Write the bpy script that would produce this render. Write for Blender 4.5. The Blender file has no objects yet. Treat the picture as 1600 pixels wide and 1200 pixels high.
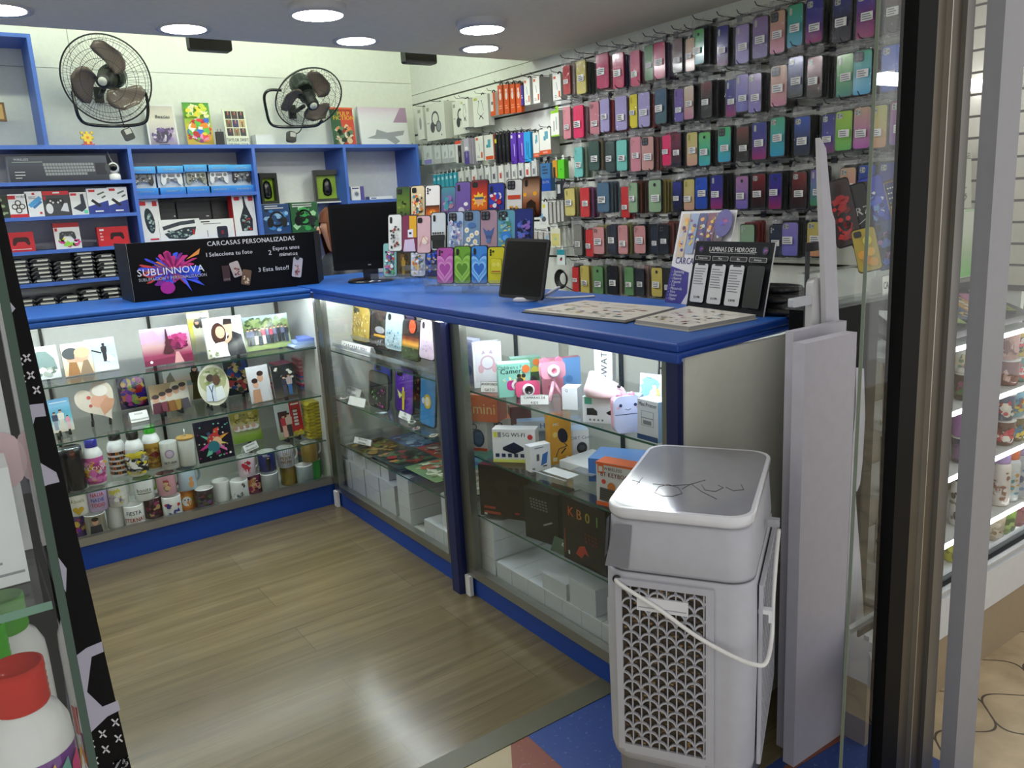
import bpy, math, random
from mathutils import Vector, Matrix, Euler
R = math.radians
S = bpy.context.scene
COL = S.collection
# ---------------------------------------------------------------- camera, world, exposure
CAM_H = 1.35                       # lens height above the shop floor, metres
YAW, PITCH, ROLL, FPX = 0.605014, 0.219900, -0.053305, 1255.642
_f = Vector((math.sin(YAW) * math.cos(PITCH), math.cos(YAW) * math.cos(PITCH), -math.sin(PITCH)))
_r0 = Vector((math.cos(YAW), -math.sin(YAW), 0)); _u0 = _r0.cross(_f)
_r = _r0 * math.cos(ROLL) + _u0 * math.sin(ROLL)
_u = -_r0 * math.sin(ROLL) + _u0 * math.cos(ROLL)
CAMP = Vector((0, 0, CAM_H))
cd = bpy.data.cameras.new('camera'); cam = bpy.data.objects.new('camera', cd); COL.objects.link(cam)
cam.matrix_world = Matrix(((_r.x, _u.x, -_f.x, 0), (_r.y, _u.y, -_f.y, 0), (_r.z, _u.z, -_f.z, CAM_H), (0, 0, 0, 1)))
cd.sensor_width = 36.0; cd.lens = FPX / 1600 * 36.0; cd.clip_start = 0.05
S.camera = cam
S.view_settings.view_transform = 'Standard'; S.view_settings.look = 'None'
S.view_settings.gamma = 1.0; S.view_settings.use_curve_mapping = False
S.view_settings.exposure = 0.0
W = bpy.data.worlds.new('world'); S.world = W; W.use_nodes = True
W.node_tree.nodes['Background'].inputs[0].default_value = (1.0, 0.98, 0.95, 1)     # daylight-white mall hall outside
W.node_tree.nodes['Background'].inputs[1].default_value = 0.85
S.cycles.max_bounces = 7; S.cycles.diffuse_bounces = 3; S.cycles.glossy_bounces = 3
S.cycles.transmission_bounces = 4; S.cycles.transparent_max_bounces = 24
S.cycles.caustics_reflective = False; S.cycles.caustics_refractive = False
S.cycles.sample_clamp_indirect = 4.0
LAMP_W, LED_W, VOID_W, VIT_W = 60.0, 48.0, 46.0, 8.0     # emission strengths: ceiling lamps, showcase strips, floodlights and added strip, window shelves
# measuring: the ray of a photo pixel met with a real plane (x, y or z = value)
def at(px, py, ax, val):
 d = _r * ((px - 800) / FPX) - _u * ((py - 600) / FPX) + _f
 i = 'xyz'.index(ax)
 return CAMP + d * ((val - CAMP[i]) / d[i])
# ---------------------------------------------------------------- colours
def lin(c):
 if isinstance(c, str):
  c = tuple(int(c[i:i + 2], 16) for i in (0, 2, 4))
 return tuple((x / 255 / 12.92) if x <= 10 else ((x / 255 + 0.055) / 1.055) ** 2.4 for x in c)
def mixc(a, b, t):
 return tuple(x + (y - x) * t for x, y in zip(a, b))
WHITE, BLACK = lin('e8e8e6'), lin('101012')
BLUE = lin('1a57a8'); BLUE_D = lin('0c3f98')
# ---------------------------------------------------------------- materials
MAT = {}
def nodes(name):
 m = bpy.data.materials.new(name); m.use_nodes = True; MAT[name] = m
 nt = m.node_tree; nt.nodes.clear()
 o = nt.nodes.new('ShaderNodeOutputMaterial')
 return m, nt, o
def N(nt, t, **kw):
 n = nt.nodes.new(t)
 for k, v in kw.items():
  if k.startswith('i_'):
   n.inputs[int(k[2:])].default_value = v
  else:
   setattr(n, k, v)
 return n
def painted(name, rough, metal=0.0, noise=0.06, scale=40.0, spec=0.5, coat=0.0, bump=0.0, trans=0.0):
 m, nt, o = nodes(name)
 b = N(nt, 'ShaderNodeBsdfPrincipled')
 b.inputs['Roughness'].default_value = rough; b.inputs['Metallic'].default_value = metal
 b.inputs['Specular IOR Level'].default_value = spec; b.inputs['Coat Weight'].default_value = coat
 b.inputs['Coat Roughness'].default_value = 0.08
 a = N(nt, 'ShaderNodeAttribute', attribute_name='Col')
 tc = N(nt, 'ShaderNodeTexCoord'); nz = N(nt, 'ShaderNodeTexNoise'); nz.inputs['Scale'].default_value = scale
 mr = N(nt, 'ShaderNodeMapRange'); mr.inputs[3].default_value = 1 - noise; mr.inputs[4].default_value = 1 + noise
 mul = N(nt, 'ShaderNodeVectorMath', operation='SCALE')
 L = nt.links.new
 L(tc.outputs['Object'], nz.inputs['Vector']); L(nz.outputs[0], mr.inputs[0])
 L(a.outputs['Color'], mul.inputs[0]); L(mr.outputs[0], mul.inputs['Scale']); L(mul.outputs[0], b.inputs['Base Color'])
 if bump:
  bp = N(nt, 'ShaderNodeBump'); bp.inputs['Strength'].default_value = bump; bp.inputs['Distance'].default_value = 0.004
  L(nz.outputs[0], bp.inputs['Height']); L(bp.outputs[0], b.inputs['Normal'])
 if trans:
  b.inputs['Transmission Weight'].default_value = trans; b.inputs['IOR'].default_value = 1.2
 L(b.outputs[0], o.inputs[0])
 return m
painted('matte', 0.7); painted('satin', 0.42); painted('gloss', 0.16, coat=0.3); painted('metal', 0.38, metal=1.0, noise=0.1, scale=12)
painted('chrome', 0.12, metal=1.0, noise=0.02); painted('print', 0.3, noise=0.03); painted('tinted', 0.12, trans=0.3, noise=0.03)
painted('black', 0.5, spec=0.14); painted('crumple', 0.3, bump=0.9, scale=55, noise=0.25)
def film(name, ior, tint, rough, haze=0.0, hcol=(0.8, 0.8, 0.8), bump=0.0):
 m, nt, o = nodes(name); L = nt.links.new
 t = N(nt, 'ShaderNodeBsdfTransparent'); t.inputs[0].default_value = (*tint, 1)
 g = N(nt, 'ShaderNodeBsdfGlossy'); g.inputs['Roughness'].default_value = rough
 lw = N(nt, 'ShaderNodeLayerWeight'); lw.inputs[0].default_value = 0.5      # Schlick's curve, the same from both sides of a pane
 pw = N(nt, 'ShaderNodeMath', operation='POWER'); pw.inputs[1].default_value = 5.0
 f0 = ((ior - 1) / (ior + 1)) ** 2
 fr = N(nt, 'ShaderNodeMath', operation='MULTIPLY_ADD', use_clamp=True); fr.inputs[1].default_value = 1 - f0; fr.inputs[2].default_value = f0
 L(lw.outputs['Facing'], pw.inputs[0]); L(pw.outputs[0], fr.inputs[0])
 mx = N(nt, 'ShaderNodeMixShader'); L(fr.outputs[0], mx.inputs[0]); L(g.outputs[0], mx.inputs[2])
 if haze:
  df = N(nt, 'ShaderNodeBsdfDiffuse'); df.inputs[0].default_value = (*hcol, 1)
  m2 = N(nt, 'ShaderNodeMixShader'); m2.inputs[0].default_value = haze
  L(t.outputs[0], m2.inputs[1]); L(df.outputs[0], m2.inputs[2]); L(m2.outputs[0], mx.inputs[1])
 else:
  L(t.outputs[0], mx.inputs[1])
 if bump:
  tc = N(nt, 'ShaderNodeTexCoord'); nz = N(nt, 'ShaderNodeTexNoise'); nz.inputs['Scale'].default_value = 28
  nz.inputs['Detail'].default_value = 3
  mp = N(nt, 'ShaderNodeMapping'); mp.inputs['Scale'].default_value = (2.2, 1, 0.6)
  bp = N(nt, 'ShaderNodeBump'); bp.inputs['Strength'].default_value = bump; bp.inputs['Distance'].default_value = 0.012
  L(tc.outputs['Object'], mp.inputs[0]); L(mp.outputs[0], nz.inputs['Vector']); L(nz.outputs[0], bp.inputs['Height'])
  L(bp.outputs[0], g.inputs['Normal']); L(bp.outputs[0], lw.inputs['Normal'])
 L(mx.outputs[0], o.inputs[0])
film('glass', 1.33, (0.97, 0.985, 0.978), 0.02)
film('acrylic', 1.4, (0.93, 0.95, 0.96), 0.05, haze=0.05)
film('bag', 1.3, (0.97, 0.97, 0.97), 0.06, haze=0.015, bump=0.7)
film('bagtop', 1.45, (0.75, 0.75, 0.75), 0.15, haze=0.24, hcol=(0.6, 0.6, 0.6), bump=1.0)
film('mesh', 1.2, (0.72, 0.74, 0.72), 0.4, haze=0.25, hcol=(0.16, 0.16, 0.15))
def emit(name, col, strength):
 m, nt, o = nodes(name)
 e = N(nt, 'ShaderNodeEmission'); e.inputs[0].default_value = (*col, 1); e.inputs[1].default_value = strength
 nt.links.new(e.outputs[0], o.inputs[0])
emit('lamp', (0.97, 0.98, 1.0), LAMP_W); emit('led', (0.93, 1.0, 0.96), LED_W)
emit('tube', (0.90, 1.0, 0.80), VOID_W); emit('vitled', (0.95, 0.97, 1.0), VIT_W)
# ---------------------------------------------------------------- mesh builder: every part is ONE mesh with its own colours
def cut(P, a, sg):                                                   # the side of a polygon right (sg 1) or left (sg -1) of u = a
 o = []
 for i, p in enumerate(P):
  q = P[(i + 1) % len(P)]; ip, iq = (p[0] - a) * sg >= 0, (q[0] - a) * sg >= 0
  if ip: o.append(p)
  if ip != iq: t = (a - p[0]) / (q[0] - p[0]); o.append((a, p[1] + (q[1] - p[1]) * t))
 return o
class MB:
 def __init__(s):
  s.v = []; s.f = []; s.c = []; s.m = []; s.sm = []; s.M = Matrix.Identity(4); s.k = 0
 def vs(s, pts):
  b = len(s.v); M = s.M
  s.v += [tuple(M @ Vector(p)) for p in pts]
  return b
 def fc(s, idx, col, mat, smooth=False):
  s.f.append(tuple(idx)); s.m.append(mat); s.sm.append(smooth)
  s.c.append(list(col) if isinstance(col[0], (tuple, list)) else [col] * len(idx))
 def face(s, pts, col, mat='matte'):
  b = s.vs(pts); s.fc(range(b, b + len(pts)), col, mat)
  return s
 def box(s, x0, x1, y0, y1, z0, z1, col, mat='matte', front=None, top=None, side=None):
  b = s.vs([(x0, y0, z0), (x1, y0, z0), (x1, y1, z0), (x0, y1, z0), (x0, y0, z1), (x1, y0, z1), (x1, y1, z1), (x0, y1, z1)])
  for q, c in (((0, 3, 2, 1), None), ((4, 5, 6, 7), top), ((0, 1, 5, 4), front), ((1, 2, 6, 5), side), ((2, 3, 7, 6), None), ((3, 0, 4, 7), side)):
   s.fc([b + i for i in q], c or col, mat)
  return s
 def cbox(s, c, sz, col, mat='matte', **k):
  return s.box(c[0] - sz[0] / 2, c[0] + sz[0] / 2, c[1] - sz[1] / 2, c[1] + sz[1] / 2, c[2] - sz[2] / 2, c[2] + sz[2] / 2, col, mat, **k)
 def prism(s, pts, y0, y1, col, mat='matte', edge=None, smooth=False, back=True):
  n = len(pts); b = s.vs([(p[0], y0, p[1]) for p in pts] + [(p[0], y1, p[1]) for p in pts])
  s.fc(range(b, b + n), col, mat)
  if back: s.fc(range(b + 2 * n - 1, b + n - 1, -1), edge or col, mat)
  for i in range(n):
   j = (i + 1) % n
   s.fc((b + i, b + n + i, b + n + j, b + j), edge or col, mat, smooth)
  return s
 def slab(s, pts, z0, z1, col, mat='matte', edge=None):          # outline in plan, extruded upwards
  n = len(pts); b = s.vs([(p[0], p[1], z1) for p in pts] + [(p[0], p[1], z0) for p in pts])
  s.fc(range(b, b + n), col, mat); s.fc(range(b + 2 * n - 1, b + n - 1, -1), edge or col, mat)
  for i in range(n):
   j = (i + 1) % n
   s.fc((b + i, b + n + i, b + n + j, b + j), edge or col, mat)
  return s
 def lathe(s, prof, n=20, col=WHITE, mat='satin', cx=0, cy=0, cap=True, smooth=True, colf=None):
  b = len(s.v)
  for r, z in prof:
   s.vs([(cx + r * math.cos(2 * math.pi * i / n), cy + r * math.sin(2 * math.pi * i / n), z) for i in range(n)])
  for k in range(len(prof) - 1):
   for i in range(n):
    j = (i + 1) % n
    c = colf(k, i, n) if colf else col
    s.fc((b + k * n + i, b + k * n + j, b + (k + 1) * n + j, b + (k + 1) * n + i), c, mat, smooth)
  if cap:
   c0 = colf(0, 0, n) if colf else col
   c1 = colf(len(prof) - 2, 0, n) if colf else col
   s.fc(range(b + n - 1, b - 1, -1), c0, mat)
   e = b + (len(prof) - 1) * n
   s.fc(range(e, e + n), c1, mat)
  return s
 def tube(s, path, r, n=8, col=BLACK, mat='satin', closed=False, r1=None):
  P = [Vector(p) for p in path]; b = len(s.v); m = len(P)
  t0 = (P[1] - P[0]).normalized(); ref = Vector((0, 0, 1)) if abs(t0.z) < 0.9 else Vector((1, 0, 0))
  nrm = t0.cross(ref).normalized()
  for i in range(m):
   a = P[i - 1] if (i or closed) else P[0]; c = P[(i + 1) % m] if (i < m - 1 or closed) else P[-1]
   t = (c - a).normalized(); nrm = (nrm - t * nrm.dot(t)).normalized(); bi = t.cross(nrm)
   rr = r if r1 is None else r + (r1 - r) * i / (m - 1)
   s.vs([P[i] + (nrm * math.cos(2 * math.pi * k / n) + bi * math.sin(2 * math.pi * k / n)) * rr for k in range(n)])
  for i in range(m if closed else m - 1):
   i2 = (i + 1) % m
   for k in range(n):
    l = (k + 1) % n
    s.fc((b + i * n + k, b + i * n + l, b + i2 * n + l, b + i2 * n + k), col, mat, True)
  if not closed:
   s.fc(range(b + n - 1, b - 1, -1), col, mat); s.fc(range(b + (m - 1) * n, b + m * n), col, mat)
  return s
 # ---- flat drawing on the front face: u to the right, v up, each layer a hair in front of the last
 y0 = 0.0; eps = 0.00025; pm = 'print'; wr = 0
 def on(s, y=0.0, pm='print', eps=0.00025, wrap=0):              # wrap: the drawing bends round an upright cylinder of that radius
  s.y0 = y; s.pm = pm; s.k = 0; s.eps = eps; s.wr = wrap
  return s
 def q3(s, pts):
  y = s.y0 - s.eps * s.k
  if s.wr:
   r = s.wr + s.eps * s.k
   return [(r * math.sin(p[0] / s.wr), -r * math.cos(p[0] / s.wr), p[1]) for p in pts]
  return [(p[0], y, p[1]) for p in pts]
 def poly(s, pts, col):
  s.k += 1
  us = [p[0] for p in pts]
  if s.wr and max(us) - min(us) > .009:                       # cut into narrow strips so that the print hugs the curve
   n = math.ceil((max(us) - min(us)) / .008); st = (max(us) - min(us)) / n
   for i in range(n):
    q = cut(cut(pts, min(us) + i * st, 1), min(us) + (i + 1) * st, -1)
    if len(q) > 2: b = s.vs(s.q3(q)); s.fc(range(b, b + len(q)), col, s.pm)
   return s
  b = s.vs(s.q3(pts)); s.fc(range(b, b + len(pts)), col, s.pm)
  return s
 def rect(s, u0, v0, u1, v1, col):
  return s.poly([(u0, v0), (u1, v0), (u1, v1), (u0, v1)], col)
 def grad(s, u0, v0, u1, v1, cols):                              # cols from the bottom to the top
  n = len(cols) - 1; s.k += 1
  for i in range(n):
   a, c = v0 + (v1 - v0) * i / n, v0 + (v1 - v0) * (i + 1) / n
   b = s.vs(s.q3([(u0, a), (u1, a), (u1, c), (u0, c)]))
   s.fc(range(b, b + 4), [cols[i], cols[i], cols[i + 1], cols[i + 1]], s.pm)
  return s
 def circ(s, u, v, r, col, ry=None, n=14, rot=0):
  ry = ry or r; ca, sa = math.cos(rot), math.sin(rot)
  return s.poly([(u + r * math.cos(t) * ca - ry * math.sin(t) * sa, v + r * math.cos(t) * sa + ry * math.sin(t) * ca)
                       for t in [2 * math.pi * i / n for i in range(n)]], col)
 def ring(s, u, v, r, w, col, n=18):
  s.k += 1
  b = s.vs(s.q3([(u + q * math.cos(2 * math.pi * i / n), v + q * math.sin(2 * math.pi * i / n)) for i in range(n) for q in (r, r - w)]))
  for i in range(n):
   j = (i + 1) % n
   s.fc((b + 2 * i, b + 2 * j, b + 2 * j + 1, b + 2 * i + 1), col, s.pm)
  return s
 def line(s, pts, w, col):
  for (a, b_), (c, d) in zip(pts[:-1], pts[1:]):
   l = math.hypot(c - a, d - b_) or 1; nx, ny = -(d - b_) / l * w / 2, (c - a) / l * w / 2
   s.poly([(a + nx, b_ + ny), (a - nx, b_ - ny), (c - nx, d - ny), (c + nx, d + ny)], col); s.k -= 1
  s.k += 1
  return s
 def text(s, t, u, v, h, col, al='c', bold=False, sx=1.0, skew=0.0):
  sc = h / 0.73; w = sum(GLYPH[ch][2] for ch in t) * sc * sx
  x = u - (w / 2 if al == 'c' else w if al == 'r' else 0)
  s.k += 1
  for ch in t:
   for dx in ((0, 0.035 * sc) if bold else (0,)):
    gv, gf, ga = GLYPH[ch]
    b = s.vs(s.q3([(x + dx + p[0] * sc * sx + p[1] * sc * skew, v + p[1] * sc) for p in gv]))
    for f in gf: s.fc([b + i for i in f], col, s.pm)
   x += GLYPH[ch][2] * sc * sx
  return s
 def tlines(s, u0, v1, u1, n, dv, col, seed=0, h=None):         # rows of small print
  rg = random.Random(seed)
  for i in range(n):
   v = v1 - i * dv
   s.rect(u0, v - (h or dv * 0.45), u0 + (u1 - u0) * rg.uniform(0.6, 1), v, col); s.k -= 1
  s.k += 1
  return s
 def blobs(s, u0, v0, u1, v1, cols, n, r, seed=0, stretch=1.0):  # busy printed pattern
  rg = random.Random(seed)
  for i in range(n):
   q = rg.uniform(0.5, 1) * r
   q2 = q * rg.uniform(0.5, stretch)
   m = max(q, q2)
   m = min(m, (u1 - u0) / 2, (v1 - v0) / 2); q, q2 = min(q, m), min(q2, m)
   u, v = rg.uniform(u0 + m, u1 - m), rg.uniform(v0 + m, v1 - m)
   k = rg.randint(3, 8); a0 = rg.uniform(0, 6.28)
   s.poly([(u + q * rg.uniform(0.7, 1) * math.cos(a0 + 6.283 * j / k), v + q2 * rg.uniform(0.7, 1) * math.sin(a0 + 6.283 * j / k)) for j in range(k)], rg.choice(cols))
   if i % 3: s.k -= 1
  return s
 def figure(s, u, v, h, hair, skin, top, low, long_hair=False, dress=False, arm=0):   # a small printed human figure
  s.poly([(u - .10 * h, v + .52 * h), (u + .10 * h, v + .52 * h), (u + (.17 if dress else .09) * h, v), (u - (.17 if dress else .09) * h, v)], low)
  s.poly([(u - .13 * h, v + .5 * h), (u + .13 * h, v + .5 * h), (u + .15 * h, v + .8 * h), (u + .05 * h, v + .85 * h), (u - .05 * h, v + .85 * h), (u - .15 * h, v + .8 * h)], top)
  if arm: s.line([(u + arm * .14 * h, v + .78 * h), (u + arm * .26 * h, v + .55 * h)], .06 * h, skin)
  if long_hair: s.circ(u, v + .86 * h, .10 * h, hair, .15 * h)
  s.circ(u, v + .91 * h, .068 * h, skin, .085 * h)
  s.poly([(u - .075 * h, v + .92 * h), (u + .075 * h, v + .92 * h), (u + .06 * h, v + 1.0 * h), (u - .06 * h, v + 1.0 * h)], hair)
  return s
 def build(s, name, parent=None, smooth_angle=None):
  me = bpy.data.meshes.new(name)
  me.from_pydata(s.v, [], s.f)
  names = sorted(set(s.m))
  for n_ in names: me.materials.append(MAT[n_])
  ix = {n_: i for i, n_ in enumerate(names)}
  me.polygons.foreach_set('material_index', [ix[q] for q in s.m])
  me.polygons.foreach_set('use_smooth', s.sm)
  ca = me.color_attributes.new('Col', 'FLOAT_COLOR', 'CORNER')
  flat = []
  for c in s.c:
   for q in c: flat += (q[0], q[1], q[2], 1.0)
  ca.data.foreach_set('color', flat)
  me.update()
  o = bpy.data.objects.new(name, me); COL.objects.link(o)
  if parent: o.parent = parent
  return o
# letter shapes, taken once from the built-in font
GLYPH = {}
def _glyphs():
 chars = 'ABCDEFGHIJKLMNOPQRSTUVWXYZabcdefghijklmnopqrstuvwxyz0123456789!$.,:-+/&=%'
 tmp = []
 for ch in chars:
  cu = bpy.data.curves.new('glyph', 'FONT'); cu.body = ch; cu.resolution_u = 2; cu.fill_mode = 'FRONT'
  o = bpy.data.objects.new('glyph', cu); COL.objects.link(o); tmp.append((ch, o))
 dg = bpy.context.evaluated_depsgraph_get()
 for ch, o in tmp:
  me = bpy.data.meshes.new_from_object(o.evaluated_get(dg))
  vs = [(q.co.x, q.co.y) for q in me.vertices]
  GLYPH[ch] = (vs, [tuple(p.vertices) for p in me.polygons], max(x for x, _ in vs) + 0.07)
  bpy.data.meshes.remove(me)
 for ch, o in tmp:
  cu = o.data; bpy.data.objects.remove(o); bpy.data.curves.remove(cu)
 GLYPH[' '] = ([], [], 0.3)
_glyphs()
def rrect(w, h, r, n=4, cu=0, cv=None):                             # rounded rectangle outline, base at v = 0
 cv = h / 2 if cv is None else cv; o = []
 for qx, qy, a0 in ((1, -1, -90), (1, 1, 0), (-1, 1, 90), (-1, -1, 180)):
  for i in range(n + 1):
   a = R(a0 + 90 * i / n)
   o.append((cu + qx * (w / 2 - r) + r * math.cos(a), cv + qy * (h / 2 - r) + r * math.sin(a)))
 return o
# ---------------------------------------------------------------- things
LABELS = {}
def mark(o, label, cat, group=None, kind=None):
 if label:
  o['label'] = label; LABELS.setdefault(label, []).append(o)
  if not 4 <= len(label.split()) <= 16: print('LABEL LENGTH', len(label.split()), label)
 if cat: o['category'] = cat
 if group: o['group'] = group
 if kind: o['kind'] = kind
 return o
def thing(name, label, cat, loc=(0, 0, 0), rz=0, lean=0, group=None, ry=0):
 o = bpy.data.objects.new(name, None); COL.objects.link(o); o.empty_display_size = 0.05
 o.location = loc; o.rotation_euler = (R(lean), R(ry), R(rz))
 return mark(o, label, cat, group)
def put(mb, name, label, cat, loc=(0, 0, 0), rz=0, lean=0, group=None, ry=0):
 o = mb.build(name); o.location = loc; o.rotation_euler = (R(lean), R(ry), R(rz))
 return mark(o, label, cat, group)
def struct(mb, name, parent=None, label=None):
 o = mb.build(name, parent)
 if not parent: o['kind'] = 'structure'
 if label: o['label'] = label
 return o
def clone(root, loc, rz=None, label=None, group=None, lean=None):
 r = root.copy(); COL.objects.link(r); r.location = loc
 e = list(root.rotation_euler)
 if rz is not None: e[2] = R(rz)
 if lean is not None: e[0] = R(lean)
 r.rotation_euler = e
 if label: r['label'] = label; LABELS.setdefault(label, []).append(r)
 if group: r['group'] = group
 for ch in list(root.children):
  c = ch.copy(); COL.objects.link(c); c.parent = r
  for g in list(ch.children):
   d = g.copy(); COL.objects.link(d); d.parent = c
 return r
def onshelf(z, x0, y0, x1, y1, face='y'):
 """A thing standing on height z: bottom-left and top-right pixel of its front -> centre, width, height."""
 p = at(x0, y0, 'z', z)
 if face == 'y':
  q = at(x1, y1, 'y', p.y); return Vector(((p.x + q.x) / 2, p.y, z)), q.x - p.x, q.z - z
 q = at(x1, y1, 'x', p.x); return Vector((p.x, (p.y + q.y) / 2, z)), p.y - q.y, q.z - z
def onwall(ax, val, x0, y0, x1, y1):
 p = at(x0, y0, ax, val); q = at(x1, y1, ax, val)
 if ax == 'y': return Vector(((p.x + q.x) / 2, val, p.z)), q.x - p.x, q.z - p.z
 return Vector((val, (p.y + q.y) / 2, p.z)), p.y - q.y, q.z - p.z
def rise(p, ytop):
 """height above point p at which its upright reaches image row ytop"""
 d = p - CAMP; k = 600 - ytop
 return (FPX * d.dot(_u) - k * d.dot(_f)) / (k * _f.z - FPX * _u.z)
def stand(z, bl, br, ytop, turn=None):
 """front face standing on height z, from its two bottom corners in the photo and the row of its top-left corner"""
 p = at(*bl, 'z', z); q = at(*br, 'z', z); d = q - p
 return (p + q) / 2, d.length, rise(p, ytop), math.degrees(math.atan2(d.y, d.x))
def facing(p): return -math.degrees(math.atan2(p[0], p[1]))         # turned to look at the entrance
# ---------------------------------------------------------------- the room: planes in metres
YL, XC, ZT = 3.472, 1.346, 1.03          # front of the rear counter, front of the side counter, worktop height
YS, YW, XW, ZC, YE = 4.70, 5.0, 2.767, 2.09, 3.65   # shelf front, back wall, side wall, ceiling, ceiling's rear edge
XL = -0.75                               # where the rear counter and the shelving stop, out of sight to the left
def wood():
 m, nt, o = nodes('wood'); L = nt.links.new
 tc = N(nt, 'ShaderNodeTexCoord'); mp = N(nt, 'ShaderNodeMapping'); mp.inputs['Scale'].default_value = (1, 1, 1)
 br = N(nt, 'ShaderNodeTexBrick', offset=0.37)
 for k, v in (('Scale', 1.0), ('Mortar Size', 0.0014), ('Brick Width', 1.22), ('Row Height', 0.19), ('Bias', 0.0)):
  br.inputs[k].default_value = v
 br.inputs['Color1'].default_value = (*lin('665c42'), 1); br.inputs['Color2'].default_value = (*lin('6f644a'), 1)
 br.inputs['Mortar'].default_value = (*lin('5c523a'), 1)
 m2 = N(nt, 'ShaderNodeMapping'); m2.inputs['Scale'].default_value = (.9, 12, 1)
 nz = N(nt, 'ShaderNodeTexNoise'); nz.inputs['Scale'].default_value = 2.0; nz.inputs['Detail'].default_value = 7; nz.inputs['Distortion'].default_value = 0.7
 m3 = N(nt, 'ShaderNodeMapping'); m3.inputs['Scale'].default_value = (1.5, 60, 1)
 n2 = N(nt, 'ShaderNodeTexNoise'); n2.inputs['Scale'].default_value = 3.0; n2.inputs['Detail'].default_value = 4
 mr = N(nt, 'ShaderNodeMapRange'); mr.inputs[1].default_value = 0.3; mr.inputs[2].default_value = 0.7; mr.inputs[3].default_value = 0.78; mr.inputs[4].default_value = 1.18
 mr2 = N(nt, 'ShaderNodeMapRange'); mr2.inputs[1].default_value = 0.3; mr2.inputs[2].default_value = 0.7; mr2.inputs[3].default_value = 0.92; mr2.inputs[4].default_value = 1.08
 s1 = N(nt, 'ShaderNodeVectorMath', operation='SCALE'); s2 = N(nt, 'ShaderNodeVectorMath', operation='SCALE')
 b = N(nt, 'ShaderNodeBsdfPrincipled'); b.inputs['Specular IOR Level'].default_value = 0.5
 rr = N(nt, 'ShaderNodeMapRange'); rr.inputs[3].default_value = 0.14; rr.inputs[4].default_value = 0.26
 L(tc.outputs['Object'], mp.inputs[0]); L(mp.outputs[0], br.inputs['Vector']); L(tc.outputs['Object'], m2.inputs[0]); L(m2.outputs[0], nz.inputs['Vector'])
 L(tc.outputs['Object'], m3.inputs[0]); L(m3.outputs[0], n2.inputs['Vector']); L(nz.outputs[0], mr.inputs[0]); L(n2.outputs[0], mr2.inputs[0])
 L(br.outputs[0], s1.inputs[0]); L(mr.outputs[0], s1.inputs['Scale']); L(s1.outputs[0], s2.inputs[0]); L(mr2.outputs[0], s2.inputs['Scale'])
 L(s2.outputs[0], b.inputs['Base Color']); L(n2.outputs[0], rr.inputs[0]); L(rr.outputs[0], b.inputs['Roughness'])
 bp = N(nt, 'ShaderNodeBump'); bp.inputs['Strength'].default_value = 0.12; bp.inputs['Distance'].default_value = 0.002
 L(n2.outputs[0], bp.inputs['Height']); L(bp.outputs[0], b.inputs['Normal']); L(b.outputs[0], o.inputs[0])
wood()
def walktile():
 m, nt, o = nodes('walktile'); L = nt.links.new
 tc = N(nt, 'ShaderNodeTexCoord'); sp = N(nt, 'ShaderNodeSeparateXYZ'); L(tc.outputs['Object'], sp.inputs[0])
 def mth(op, a, b=None, c=None):
  n = N(nt, 'ShaderNodeMath', operation=op)
  for i, q in enumerate((a, b, c)):
   if q is None: continue
   if isinstance(q, (int, float)): n.inputs[i].default_value = q
   else: L(q, n.inputs[i])
  return n.outputs[0]
 x, y = mth('MULTIPLY', sp.outputs[0], 4.2), mth('MULTIPLY', sp.outputs[1], 4.2)
 u = mth('ADD', x, mth('MULTIPLY', mth('SINE', mth('MULTIPLY', y, 6.2832)), 0.17))
 v = mth('ADD', y, mth('MULTIPLY', mth('SINE', mth('MULTIPLY', x, 6.2832)), 0.17))
 d = mth('MINIMUM', mth('ABSOLUTE', mth('SUBTRACT', mth('FRACT', u), 0.5)), mth('ABSOLUTE', mth('SUBTRACT', mth('FRACT', v), 0.5)))
 g = mth('LESS_THAN', d, 0.013)
 nz = N(nt, 'ShaderNodeTexNoise'); nz.inputs['Scale'].default_value = 9; nz.inputs['Detail'].default_value = 5
 cr = N(nt, 'ShaderNodeValToRGB'); cr.color_ramp.elements[0].position = .3; cr.color_ramp.elements[1].position = .7
 cr.color_ramp.elements[0].color = (*lin('a08e70'), 1); cr.color_ramp.elements[1].color = (*lin('c9b795'), 1)
 mx = N(nt, 'ShaderNodeMixRGB'); mx.inputs[2].default_value = (*lin('4a3f30'), 1)
 b = N(nt, 'ShaderNodeBsdfPrincipled'); b.inputs['Roughness'].default_value = .4
 L(tc.outputs['Object'], nz.inputs['Vector']); L(nz.outputs[0], cr.inputs[0]); L(g, mx.inputs[0]); L(cr.outputs[0], mx.inputs[1])
 L(mx.outputs[0], b.inputs['Base Color']); L(b.outputs[0], o.inputs[0])
walktile()
def lino():
 m, nt, o = nodes('lino'); L = nt.links.new
 b = N(nt, 'ShaderNodeBsdfPrincipled'); b.inputs['Roughness'].default_value = .45
 a = N(nt, 'ShaderNodeAttribute', attribute_name='Col'); tc = N(nt, 'ShaderNodeTexCoord')
 nz = N(nt, 'ShaderNodeTexNoise'); nz.inputs['Scale'].default_value = 75; nz.inputs['Detail'].default_value = 4
 cr = N(nt, 'ShaderNodeValToRGB'); cr.color_ramp.elements[0].position = .62; cr.color_ramp.elements[1].position = .72
 cr.color_ramp.elements[0].color = (0, 0, 0, 1); cr.color_ramp.elements[1].color = (.3, .3, .3, 1)
 mx = N(nt, 'ShaderNodeMixRGB'); mx.inputs[2].default_value = (.35, .38, .45, 1)
 L(tc.outputs['Object'], nz.inputs['Vector']); L(nz.outputs[0], cr.inputs[0]); L(cr.outputs[0], mx.inputs[0]); L(a.outputs['Color'], mx.inputs[1])
 L(mx.outputs[0], b.inputs['Base Color']); L(b.outputs[0], o.inputs[0])
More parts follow.
